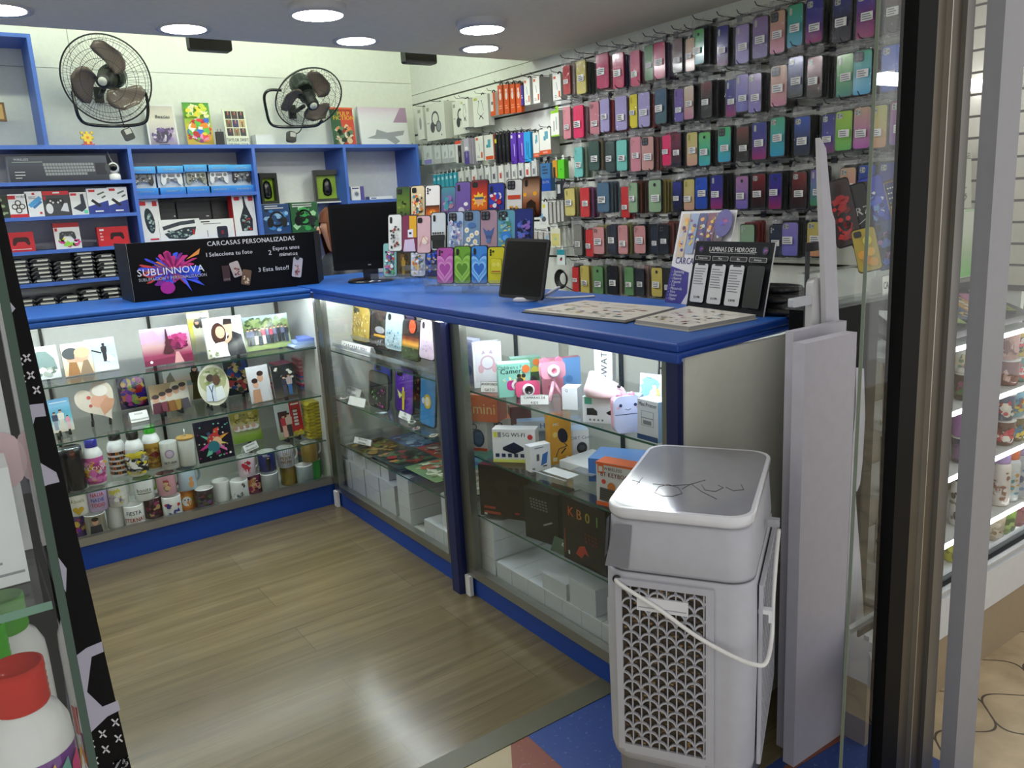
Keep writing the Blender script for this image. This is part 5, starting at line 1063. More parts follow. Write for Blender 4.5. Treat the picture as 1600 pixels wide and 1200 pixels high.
# plain white cartons on the decks of the two bays
WB = lin('c9ccd0')
def wbox(tx, x, y, z, w, h, d, rz=0):
 m = MB(); m.box(0, d, -w / 2, w / 2, 0, h, WB, 'satin'); m.box(-.0005, .0, -w / 2 + .001, w / 2 - .001, h * .82, h * .825, lin('9a9da0'), 'satin')
 o = put(m, 'white_carton', tx, 'carton', (x, y, z + .0006), rz, group='plain white cartons in the side counter'); bv = o.modifiers.new('edge', 'BEVEL'); bv.width = .0015
 return o
nm = ('first', 'second', 'third', 'fourth', 'fifth', 'sixth', 'seventh', 'eighth')
lv = ('bottom', 'middle', 'top')
for i in range(7):
 for k in range(3 if i != 6 else 2):
  wbox('white carton, %s of the %s stack from the shop corner, far bay' % (lv[k], nm[i]), 1.39 + (i % 2) * .004 + (.012 if k == 2 else 0), 3.40 - i * .0745, G0 + k * .0675, .072, .066, .15, (2 if k == 1 and i % 2 else 0))
for k in range(3): wbox('larger white carton, %s of the stack ending the far row' % lv[k], 1.385, 2.845 - .02, G0 + k * .0685, .1, .067, .2)
for i in range(4): wbox('low white carton lying %s from the middle post, far bay' % ('nearest', 'second', 'third', 'fourth')[i], 1.39, 2.405 + i * .0765, G0, .074, .062, .16)
for k in range(2): wbox('white carton, %s of the pair piled on the low cartons, far bay' % ('lower', 'upper')[k], 1.41, 2.52, G0 + .0635 + k * .0675, .075, .066, .13)
for k in range(3): wbox('white carton, %s of the stack against the middle post, near bay' % lv[k], 1.384, 2.205, G0 + k * .0675, .09, .066, .34)
ys = [2.108, 2.018, 1.928, 1.838, 1.748, 1.658, 1.568, 1.478, 1.388]
for i, y in enumerate(ys): wbox('white carton lying in the front row of the near bay, %s from the middle post' % (nm + ('ninth',))[i], 1.384, y, G0, .088, .066, .36)
for y, tx in ((1.836, 'white carton on top of the front row, left of the cooler'), (1.70, 'tall white carton on top of the front row, next to the cooler'), (1.53, 'white carton on top of the front row, behind the cooler')): wbox(tx, 1.388, y, G0 + .0672, .12, .052 if y > 1.75 else .085, .3)
# ---------------------------------------------------------------- near bay of the side counter
NG = 'boxed gadgets in the near bay'
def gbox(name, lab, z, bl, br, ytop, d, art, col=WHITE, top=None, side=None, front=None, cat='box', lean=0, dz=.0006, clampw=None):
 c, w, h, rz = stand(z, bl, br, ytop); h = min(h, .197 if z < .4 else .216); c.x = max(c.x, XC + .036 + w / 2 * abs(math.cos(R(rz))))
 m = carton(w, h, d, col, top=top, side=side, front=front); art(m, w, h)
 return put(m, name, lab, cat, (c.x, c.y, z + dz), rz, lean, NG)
def a(m, w, h): m.rect(-w * .44, h * .06, w * .44, h * .94, lin('8f94b8')); m.ring(0, h * .52, w * .26, .012, lin('4a5a8a')); m.circ(-w * .22, h * .34, w * .14, lin('3f5688'), h * .12); m.circ(w * .24, h * .34, w * .14, lin('4a6296'), h * .12); m.text('WIRELESS', 0, h * .82, .012, lin('5a5f8a'))
gbox('headphone_box', 'pale violet boxed blue headphones beside the middle post', G1, (716, 600), (742, 605), 528, .035, a, col=lin('a8abc4'), top=lin('c9cbd8'))
def a(m, w, h): m.poly([(w * u, h * v) for u, v in ((-.44, .12), (.44, .12), (.44, .9), (-.44, .9))], lin('dcd9dc')); m.ring(0, h * .55, w * .26, .006, lin('c9a8b4')); m.circ(-w * .24, h * .42, w * .1, lin('d8a8b4'), h * .1); m.circ(w * .24, h * .42, w * .1, lin('d8a8b4'), h * .1); m.poly([(-w * .2, h * .74), (-w * .14, h * .84), (-w * .06, h * .76)], lin('b8a0b0')); m.poly([(w * .2, h * .74), (w * .14, h * .84), (w * .06, h * .76)], lin('b8a0b0'))
gbox('headphone_box', 'white boxed pink cat-ear headphones, top shelf of the near bay', G1, (742, 607), (786, 603), 537, .04, a, col=lin('e8e8e6'))
sign('white card lettered AUDIFONOS GATO, top shelf near the post', G1, (751, 613), (779, 614), 596, ['AUDIFONOS', 'GATO'], lean=-8)
def camart(m, w, h):
 m.text('Children s Fun', -w * .06, h * .84, .011, lin('2a3a3a')); m.text('Camera', -w * .05, h * .7, .017, lin('1f2a2a'), bold=True)
 m.poly([(w * .06 + a_, h * .2 + b_) for a_, b_ in rrect(w * .62, h * .3, .012)], lin('c43a86')); m.circ(w * .06, h * .35, .017, lin('e6e6e6')); m.circ(w * .06, h * .35, .009, DK)
 m.circ(w * .2, h * .55, .014, lin('e2c94a')); m.circ(w * .14, h * .62, .007, DK); m.circ(w * .28, h * .62, .007, DK); m.circ(w * .36, h * .82, .013, lin('e0783a')); m.blobs(-w * .4, h * .45, w * .1, h * .62, [lin('7fc9e0'), lin('f0e6a0')], 6, .008, 2)
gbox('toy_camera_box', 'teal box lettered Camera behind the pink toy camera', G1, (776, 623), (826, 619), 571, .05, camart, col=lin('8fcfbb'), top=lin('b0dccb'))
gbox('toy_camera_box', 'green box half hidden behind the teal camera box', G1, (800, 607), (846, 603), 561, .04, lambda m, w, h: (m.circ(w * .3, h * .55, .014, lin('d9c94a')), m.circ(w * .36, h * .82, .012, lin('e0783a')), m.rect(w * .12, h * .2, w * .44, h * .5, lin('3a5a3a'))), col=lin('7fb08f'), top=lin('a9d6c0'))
# pink toy camera lying before the boxes
def toycam(name, lab, c, rz, z, s, col, dark):
 t = thing(name, lab, 'toy camera', (c.x, c.y, z), rz, -6, NG)
 m = MB(); m.prism(rrect(.078 * s, .052 * s, .014 * s, cv=.026 * s), .0, .026 * s, lin(col), 'gloss'); m.build('body', t)
 m = MB(); m.M = Matrix.Translation((0, 0, .024 * s)) @ Matrix.Rotation(R(90), 4, 'X'); m.lathe([(0, .008 * s), (.009 * s, .012 * s), (.014 * s, .014 * s), (.019 * s, .012 * s), (.02 * s, 0)], 22, lin('dcdcdc'), 'gloss', colf=lambda k, i, n: lin(dark) if k < 1 else lin('3a2a30') if k < 2 and dark == '1a1a1c' else lin('e3dfe2')); m.build('lens', t)
 for u in (-.022, .022):
  m = MB(); m.prism([(u * s + p * s, q * s) for p, q in ((-.011, .046), (.011, .046), (.009, .06), (0, .066), (-.009, .06))], .004, .018 * s, lin(dark), 'satin'); m.build('ear', t)
 return t
c = at(826, 621, 'z', G1); toycam('toy_camera', 'pink toy camera with black ears in front of the teal box', c, facing(c) + 12, G1 + .001, 1.0, 'd9527e', '1a1a1c')
sign('white card lettered CAMARAS DE KIDS at the shelf edge', G1, (813, 633), (858, 633), 618, ['CAMARAS DE', 'KIDS'], lean=-8)
gbox('toy_camera_box', 'flat pink and blue box behind the pink camera on its tripod', G1, (848, 618), (908, 612), 563, .03, lambda m, w, h: (m.rect(-w / 2, 0, w * .05, h, lin('d98a9a')), m.rect(w * .05, 0, w / 2, h, lin('6fa0d8')), m.circ(w * .2, h * .4, .012, lin('4f86c4')), m.circ(-w * .3, h * .2, .008, lin('c9607a'))), col=lin('c97f96'))
c = at(868, 628, 'z', G1)
t = toycam('toy_camera', 'pink toy camera raised on a pink hand tripod', c, facing(c) + 16, G1 + .001, 1.0, 'e39aae', 'd97a94')
for ch in t.children: ch.location.z = .072
m = MB(); m.tube([(0, .01, .076), (0, .006, .06)], .007, 8, lin('e6a0b2'), 'gloss'); m.tube([(0, .006, .062), (-.022, -.012, .004)], .0065, 8, lin('e9a9ba'), 'gloss'); m.tube([(0, .006, .062), (.03, .01, .002)], .005, 8, lin('e9a9ba'), 'gloss'); m.tube([(0, .006, .062), (.0, .05, .002)], .005, 8, lin('e9a9ba'), 'gloss'); m.build('tripod', t)
gbox('white_box', 'small plain white box between tripod camera and mouse box', G1, (879, 640), (903, 641), 606, .05, lambda m, w, h: m.text('Q', -w * .2, h * .82, .008, lin('555555')), col=lin('e4e6ea'))
def a(m, w, h): m.rect(-w * .46, h * .72, -w * .32, h * .98, lin('4fb89a')); m.poly([(w * u, h * v) for u, v in ((-.06, .42), (.08, .58), (.24, .66), (.44, .6), (.46, .4), (.38, .3), (.0, .34))], lin('14161a')); m.poly([(w * u, h * v) for u, v in ((-.42, .3), (-.22, .3), (-.22, .46), (-.3, .58), (-.42, .56))], lin('1a1c20')); [m.circ(-w * .36 + i * .012, h * .12, .003, lin('777777')) for i in range(4)]
gbox('mouse_carton', 'white box with a black vertical mouse picture, under the pink mouse', G1, (902, 662), (985, 668), 622, .08, a, col=lin('e6e8ec'), top=lin('bfe0d6'))
c, w, h, rz = stand(G1, (902, 662), (985, 668), 622); zt_ = G1 + h
t = thing('pink_mouse', 'pale pink sculpted vertical mouse on top of the mouse box', 'mouse', (c.x + .03, c.y + .02, zt_ + .001), rz + 4, group=NG)
m = MB(); PK = lin('eccdd2')
rings = [(0, .056, .036, .0), (.008, .06, .038, -.002), (.022, .056, .036, -.006), (.036, .044, .029, -.012), (.048, .03, .02, -.022), (.06, .018, .013, -.03), (.068, .012, .009, -.033), (.0705, .004, .003, -.033)]
b0 = len(m.v)
for z_, rx, ry, ox in rings: m.vs([(ox + rx * math.cos(6.283 * i / 24), ry * math.sin(6.283 * i / 24), z_) for i in range(24)])
for k in range(len(rings) - 1):
 for i in range(24): j = (i + 1) % 24; m.fc((b0 + k * 24 + i, b0 + k * 24 + j, b0 + (k + 1) * 24 + j, b0 + (k + 1) * 24 + i), PK, 'satin', True)
m.fc(range(b0 + 23, b0 - 1, -1), PK, 'satin'); m.build('body', t)
m = MB(); m.M = Matrix.Translation((.042, -.021, .034)) @ Matrix.Rotation(R(90), 4, 'Y'); m.lathe([(.002, -.005), (.005, -.003), (.005, .003), (.002, .005)], 10, lin('2a2a2c'), 'gloss'); m.build('wheel', t)
def a(m, w, h): m.poly([(-w * .18, h * .1), (w * .2, h * .1), (w * .14, h * .34), (-w * .1, h * .34)], lin('2a2a2e')); m.blobs(-w * .12, h * .1, w * .14, h * .3, [lin('55565a'), lin('1a1a1c')], 10, .006, 2); M0 = m.M; m.M = M0 @ Matrix.Translation((w * .1, 0, h * .66)) @ Matrix.Rotation(R(-90), 4, 'Y'); m.text('WATCH', 0, -.007, .021, lin('3a3a3e')); m.M = M0
gbox('watch_box', 'tall white box with WATCH lettering and a black strap picture', G1, (930, 618), (958, 620), 524, .03, a, col=lin('eceef0'), dz=.0006)
# little printer, its box and the blister card
c = at(972, 680, 'z', G1)
t = thing('pocket_printer', 'lilac and pink cat-faced pocket printer at the shelf edge', 'printer', (max(c.x, XC + .05), c.y, G1 + .001), facing(c) + 18, -4, NG)
m = MB(); m.prism(rrect(.074, .098, .018), 0, .012, lin('c9cdea'), 'gloss'); m.on(0, 'gloss'); m.line([(-.036, .05), (.036, .05)], .0022, lin('4a4f6a')); m.line([(-.008, .064), (.0, .061), (.008, .064)], .0014, DK); [m.circ(u, .074, .0045, lin('2a3a5a')) for u in (-.02, .02)]; [m.circ(u, .068, .004, lin('e0a8b8')) for u in (-.026, .026)]; m.build('front_cover', t)
m = MB(); m.prism(rrect(.074, .098, .018), .012, .034, lin('e3a0b8'), 'gloss'); m.build('body', t)
for u in (-.018, .016): m = MB(); m.M = Matrix.Translation((u, .014, .096)); m.lathe([(.009, 0), (.008, .006), (.004, .01), (.0, .011)], 12, lin('e08aa4'), 'gloss'); m.build('ear', t)
def a(m, w, h): m.text('Mini Printer', 0, h * .84, .011, lin('3a3f4a'), bold=True, sx=.8); m.ring(0, h * .58, 0.0001, .0001, WHITE); [m.rect(*r_, lin('7f868e')) for r_ in ((-w * .3, h * .36, w * .3, h * .37), (-w * .3, h * .72, w * .3, h * .73), (-w * .3, h * .36, -w * .28, h * .73), (w * .28, h * .36, w * .3, h * .73), (-w * .3, h * .55, w * .3, h * .57), (-w * .2, h * .4, w * .2, h * .5))]; m.rect(-w / 2, 0, w / 2, h * .13, lin('2a4a78'))
gbox('printer_box', 'white and navy Mini Printer box next to the corner post', G1, (991, 686), (1023, 695), 624, .05, a, col=lin('d6dade'), side=lin('8fb4dc'))
def a(m, w, h): m.blobs(-w * .5, 0, w * .5, h, [lin('8fc4ec'), lin('f0dc7a'), lin('5f9ad8'), lin('e9f2fa')], 30, .03, 5)
gbox('blister_card', 'pale blue and yellow hang card behind the Mini Printer box', G1, (998, 655), (1034, 660), 584, .004, a, col=lin('dcebf5'), lean=-6)
m = MB(); c = at(1024, 640, 'z', G1)
for u in (-.02, .02): m.tube([(u, 0, 0), (u * .7, 0, .15)], .0035, 6, lin('22242a'))
for v in (.05, .1, .15): m.tube([(-.02 * (1 - v), 0, v), (.02 * (1 - v), 0, v)], .003, 6, lin('22242a'))
m.box(-.03, .03, -.03, .03, 0, .004, lin('22242a'), 'satin')
put(m, 'black_holder', 'black ladder-like holder at the top shelf corner behind the hang card', 'holder', (c.x + .09, c.y + .05, G1 + .001), -50)
# second shelf
def a(m, w, h): m.text('mini', 0, h * .3, h * .42, lin('d9c98a'), sx=.95)
def spk(m, w, h): m.rect(-w / 2, 0, w / 2, h * .1, lin('e0662a')); m.text('T G', -w * .3, h * .84, .014, INK, bold=True); m.text('800', -w * .3, h * .73, .014, INK, bold=True); m.circ(w * .14, h * .42, w * .27, lin('2f4258'), h * .3); m.circ(w * .16, h * .42, w * .18, lin('466488'), h * .22); m.ring(0, h * .78, .012, .004, lin('33404f')); M0 = m.M; m.M = M0 @ Matrix.Translation((-w * .36, 0, h * .36)) @ Matrix.Rotation(R(-90), 4, 'Y'); m.text('SPEAKER', 0, -.006, .014, lin('c9502f'), bold=True); m.M = M0; m.tlines(-w * .2, .012, w * .3, 1, .004, WHITE, 1)
gbox('speaker_box', 'white and orange speaker box under the orange mini box, nearest the post', G2, (725, 702), (762, 706), 655, .08, spk, col=lin('d9d9d4'), top=lin('e0662a'))
gbox('speaker_box', 'white and orange speaker box behind the router box', G2, (764, 700), (800, 697), 657, .07, spk, col=lin('cfcfca'), top=lin('e0662a'))
c, w, h, rz = stand(G2, (725, 702), (762, 706), 655)
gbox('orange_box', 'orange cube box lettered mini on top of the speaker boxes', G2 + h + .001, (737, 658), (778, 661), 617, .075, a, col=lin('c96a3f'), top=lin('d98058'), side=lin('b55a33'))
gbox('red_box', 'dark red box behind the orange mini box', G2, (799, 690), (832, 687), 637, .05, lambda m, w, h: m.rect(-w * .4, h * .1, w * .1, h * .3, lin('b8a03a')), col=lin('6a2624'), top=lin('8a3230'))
def a(m, w, h):
 m.text('5G WI-FI', 0, h * .78, .014, lin('3a3d44'), bold=True); m.rect(-w * .47, h * .76, -w * .38, h * .92, lin('d8d84a')); m.rect(-w * .37, h * .76, -w * .29, h * .92, lin('8a8c8e')); m.circ(w * .38, h * .78, .009, lin('c9403a'))
 m.poly([(w * u, h * v) for u, v in ((-.26, .46), (.0, .34), (.22, .46), (0.0, .62))], lin('1a1d2c')); m.poly([(w * u, h * v) for u, v in ((-.26, .46), (-.26, .38), (.0, .26), (.22, .38), (.22, .46), (.0, .34))], lin('101220'))
 for i in range(6): m.rect(-w * .44 + i * w * .145, h * .16, -w * .35 + i * w * .145, h * .27, lin('2a3350')); m.k -= 1
 m.k += 1; m.rect(-w / 2, 0, w / 2, h * .1, lin('d8dc6a'))
gbox('router_box', 'white 5G WI-FI router box with a black device picture', G2, (767, 723), (834, 725), 672, .05, a, col=lin('e6e6e6'))
def a(m, w, h): m.text('HDMI', 0, h * .3, h * .5, lin('3a7ac4'), bold=True)
gbox('cable_box', 'long white and blue box lying behind the router box', G2, (804, 690), (905, 686), 664, .06, lambda m, w, h: None, col=lin('d6e2ee'), top=lin('7fb0e0'))
gbox('cable_box', 'upper long white and blue box stacked behind the yellow box', G2 + .045, (808, 676), (908, 671), 660, .05, a, col=lin('dfe8f0'), top=lin('a9c9ea'))
def a(m, w, h): m.text('MIC', -w * .2, h * .78, .009, WHITE, bold=True); m.circ(w * .1, h * .56, .017, lin('2c2622'), .026, rot=.3); m.line([(w * .16, h * .4), (w * .3, h * .34), (-w * .1, h * .3), (-w * .3, h * .1)], .003, lin('3a332c')); m.line([(w * .0, h * .2), (w * .22, h * .3)], .005, lin('1f1a16')); m.rect(-w * .4, h * .06, -w * .2, h * .14, lin('e8dcb0')); m.circ(w * .28, h * .1, .006, WHITE); m.circ(-w * .26, h * .6, .009, lin('e2c46a'))
gbox('microphone_box', 'upright yellow lapel microphone box in the middle of the second shelf', G2, (861, 727), (894, 721), 650, .035, a, col=lin('d69a22'))
def a(m, w, h): m.text('SPORT Cams', -w * .04, h * .68, .011, lin('4a4a4e')); m.circ(w * .1, h * .36, .018, lin('26282c'), .02); m.circ(w * .1, h * .36, .01, lin('4a4d52'))
gbox('camera_carton', 'white box with a round black camera picture, right of the yellow box', G2, (893, 717), (921, 714), 674, .07, a, col=lin('e2e0de'), top=lin('bcd4ec'))
def a(m, w, h): m.poly([(w * u, h * v) for u, v in ((.0, .18), (.3, .26), (.38, .7), (.1, .62))], lin('3f6fb0')); m.rect(-w * .2, h * .4, -w * .06, h * .66, lin('55585c')); m.rect(-w * .44, h * .06, -w * .3, h * .16, lin('8a8a8a')); m.line([(w * .1, h * .16), (w * .3, h * .16)], .004, INK); m.tlines(-w * .3, h * .92, w * .4, 1, .006, lin('777777'), 1)
gbox('phone_holder_box', 'small white phone holder box before the yellow microphone box', G2, (830, 739), (861, 732), 699, .035, a, col=lin('e4e4e2'))
c, w, h, rz = stand(G2, (836, 746), (912, 771), 740)
m = MB(); m.box(-.1, .1, 0, .15, 0, .024, lin('e2e4e2'), 'satin'); m.M = Matrix.Translation((0, 0, .0245)) @ Matrix.Rotation(R(-90), 4, 'X'); m.on(0); m.rect(-.06, -.11, .05, -.06, lin('cfd2d0')); m.rect(-.09, -.13, .06, -.125, lin('9a9c9c')); m.rect(.0, -.05, .09, -.01, lin('6a6c6c')); [m.tlines(.005, -.014 - i * .008, .086, 1, .01, lin('a8aaaa'), i, .004) for i in range(4)]
put(m, 'keyboard_carton', 'white flat keyboard box lying at the front of the second shelf', 'box', (at(872, 752, 'z', G2).x + .095, at(872, 752, 'z', G2).y, G2 + .0006), rz, group=NG)
gbox('flat_box', 'blue flat box standing behind the orange keyboard box', G2, (920, 752), (1000, 760), 716, .12, lambda m, w, h: m.rect(-w * .3, h * .3, w * .2, h * .6, lin('9fbfe4')), col=lin('3f78c4'), top=lin('5f96dc'))
def a(m, w, h):
 m.rect(-w * .46, h * .74, -w * .3, h * .94, lin('e2703a')); m.rect(-w * .43, h * .78, -w * .33, h * .9, lin('d9d9d6')); m.text('WIRELESS', -w * .06, h * .83, .009, lin('6a4a3a'), bold=True); m.text('BT KEYBOARD', w * .06, h * .68, .0135, lin('7a3424'), bold=True, sx=.82)
 m.circ(-w * .3, h * .56, .007, lin('c9402f')); m.circ(-w * .1, h * .46, .013, lin('c9763a')); m.poly([(w * u, h * v) for u, v in ((-.42, .12), (.4, .06), (.42, .36), (-.4, .42))], lin('3a3836')); [m.line([(-w * .4, h * (.16 + .06 * i)), (w * .4, h * (.1 + .06 * i))], .0012, lin('6a6a68')) for i in range(5)]; m.rect(-w / 2, 0, w / 2, h * .09, lin('e2602a')); m.rect(-w / 2, h * .95, w / 2, h, lin('e2602a')); m.rect(w * .2, h * .46, w * .4, h * .58, lin('a8bcd8'))
gbox('keyboard_box', 'upright orange and grey BT KEYBOARD box beside the cooler', G2, (925, 790), (985, 803), 723, .05, a, col=lin('d2d2d0'), top=lin('e2662a'), side=lin('e2662a'))
# third shelf: dark gaming boxes
def a(m, w, h): m.tlines(-w * .42, h * .2, -w * .06, 2, h * .1, lin('9a3a2c'), 1, h * .05); m.rect(-w * .42, h * .02, -w * .36, h * .06, lin('c9c9c0')); m.circ(w * .25, h * .12, .01, lin('9a2a34'), .004); m.blobs(-w * .3, h * .4, w * .45, h * .95, [lin('2a2320'), lin('1a1514'), lin('332a26')], 20, .03, 3)
gbox('gaming_box', 'large dark box with red caption bars, third shelf of the near bay', G3, (745, 806), (822, 818), 727, .06, a, col=lin('251d1b'), top=lin('7a2a3a'))
def a(m, w, h): [m.rect(-w * .3 + j * w * .09, h * (.62 + i * .06), -w * .24 + j * w * .09, h * (.65 + i * .06), lin('6a6a66')) for i in range(4) for j in range(6)]; m.line([(w * .1, h * .36), (w * .36, h * .46)], .005, lin('8a8a88'))
gbox('gaming_box', 'tall black keyboard box in the middle of the third shelf', G3, (822, 838), (874, 856), 760, .08, a, col=lin('1b1a19'))
def a(m, w, h):
 for i, (ch, cc) in enumerate(zip('KB01', ('c0562f', 'b8763a', 'a8983a', '6a9a4a'))): m.text(ch, -w * .3 + i * w * .2, h * .72, h * .16, lin(cc), bold=True)
 m.poly([(w * u, h * v) for u, v in ((-.2, .16), (-.1, .3), (.02, .34), (.12, .2), (.02, .22), (-.06, .12))], lin('a8382a')); m.rect(-w * .38, h * .1, -w * .34, h * .16, lin('c9c9c0')); m.rect(-w * .46, h * .1, -w * .44, h * .5, lin('8a2f26')); [m.rect(w * .04 + (i % 4) * w * .08, h * (.4 + .06 * (i // 4)), w * .09 + (i % 4) * w * .08, h * (.44 + .06 * (i // 4)), lin('5a2a22')) for i in range(12)]
gbox('gaming_box', 'black box lettered KB01 in rainbow colours, left of the cooler', G3, (878, 872), (944, 905), 765, .07, a, col=lin('1d1a18'))
def a(m, w, h): m.text('KEPA', 0, h * .55, .012, lin('c9d0c4'))
gbox('leaflet', 'dark green leaflet leaning at the front of the third shelf', G3, (842, 866), (885, 885), 845, .003, a, col=lin('27402a'), lean=-24)
# ---------------------------------------------------------------- phone cases hanging on the side wall
GR = {  # colour name -> (words, case colours from the bottom to the top, rim)
 'red': ('red', 'a83a40 a83a40'), 'yel': ('pale yellow', 'c4b868 c4b868'), 'pnk': ('raspberry pink', 'bb2e60 bb2e60'), 'grn': ('green', '4f7f46 4f7f46'), 'brn': ('brown transparent', '1c1716 6a4444'), 'bei': ('beige', 'c59a84 c9ac86'),
 'gtl': ('green to teal', '3fa8b4 4fb28c 62b45c'), 'nvp': ('navy to purple', '6a1f5e 2f2a90 252a80'), 'lil': ('lilac', '8a80c0 9a84b4'), 'lil2': ('violet', '76699e 8a6f9c'), 'pch': ('peach to pink', 'c47a9a c58f86 c8a382'), 'tcy': ('teal to cyan', '2f9ac0 38a2a0 3fa678'),
 'nvm': ('navy to magenta', '96286a 3a2c88 26308a'), 'blk': ('blue to black', '15161c 1b2038 2a3580'), 'bmg': ('blue to magenta', '9a2a66 6a2a74 2a3a9a'), 'lpk': ('light pink', 'd0868f d0868f'), 'hpk': ('hot pink', 'd8245f d8245f'), 'sal': ('salmon pink', 'c27f86 c27f86'), 'lav': ('lavender', 'a39ac4 a39ac4'), 'lyl': ('lemon yellow', 'cfc22e cfc22e'),
 'slt': ('dark teal', '3f5f66 3d5578'), 'pur': ('purple', '6456a4 73569c'), 'crp': ('cream to pink', 'bd7f9c c6a892 d6cab4'), 'drk': ('dark red to black', '161316 241618 6e2e34'), 'lbl': ('lilac to blue', '6a68b8 8a7cc0'), 'bbk': ('blue to clear', '20242e 22346a 2f50b4'), 'rbk': ('red to clear', '1c1a1e 5a1a24 8f1f2c'), 'gre': ('green to grey', '3f8a80 56a45c 7ab84a'), 'tea': ('teal to bright blue', '2c9fcc 2f9cae 32a07c'),
 'aqu': ('aqua', '72c0b4 72c0b4'), 'dgn': ('dark green', '3c5448 3c5448'), 'tgn': ('smoky green', '2c3a34 4a5a50'), 'ros': ('rose pink', 'c98590 c98590'), 'dst': ('dusty pink', 'bf8f88 bf8f88'), 'drc': ('dark red clear', '1f2028 5a2a3a 7a3440'), 'ypc': ('yellow to peach', 'c69684 c4b07a c4ba6a'), 'gcy': ('green to cyan', '2f9fc4 38aca0 46b46e'), 'lim': ('lime green', '5cae52 80b83e 9abf36'), 'och': ('peach to orchid', 'b05cae b87f9c c0a188'), 'ype': ('yellow to peach orange', 'c98a66 c4ac66 b8b45a'),
 'orc': ('orchid', '7f5a9a 9a5f8a'), 'cor': ('red', 'c02f2f c02f2f'), 'stb': ('slate blue', '48687f 48687f'), 'sag': ('sage green', '8aa884 8aa884'), 'nvb': ('navy to black', '16181f 22285e 2a3488'), 'blu': ('royal blue', '2148a8 2a56c0'), 'orl': ('orchid to lilac', '6a62b0 8a6aa4 a8749c'), 'rdb': ('red to black', '141214 4a1418 7c2026'), 'lgr': ('lilac to green', '3f8a5a 5f7a9a 8066b4'), 'nmg': ('deep blue to magenta', '8a1f58 3f2484 222c8c'), 'gry': ('grey', '7f8078 7f8078'), 'dnv': ('charcoal', '23282e 23282e'), 'fpk': ('faded pink', 'c48a88 c48a88'), 'blc': ('black', '121213 121213'), 'mgr': ('mid green', '5f8a58 5f8a58'), 'mus': ('mustard yellow', 'c0b058 c0b058')}
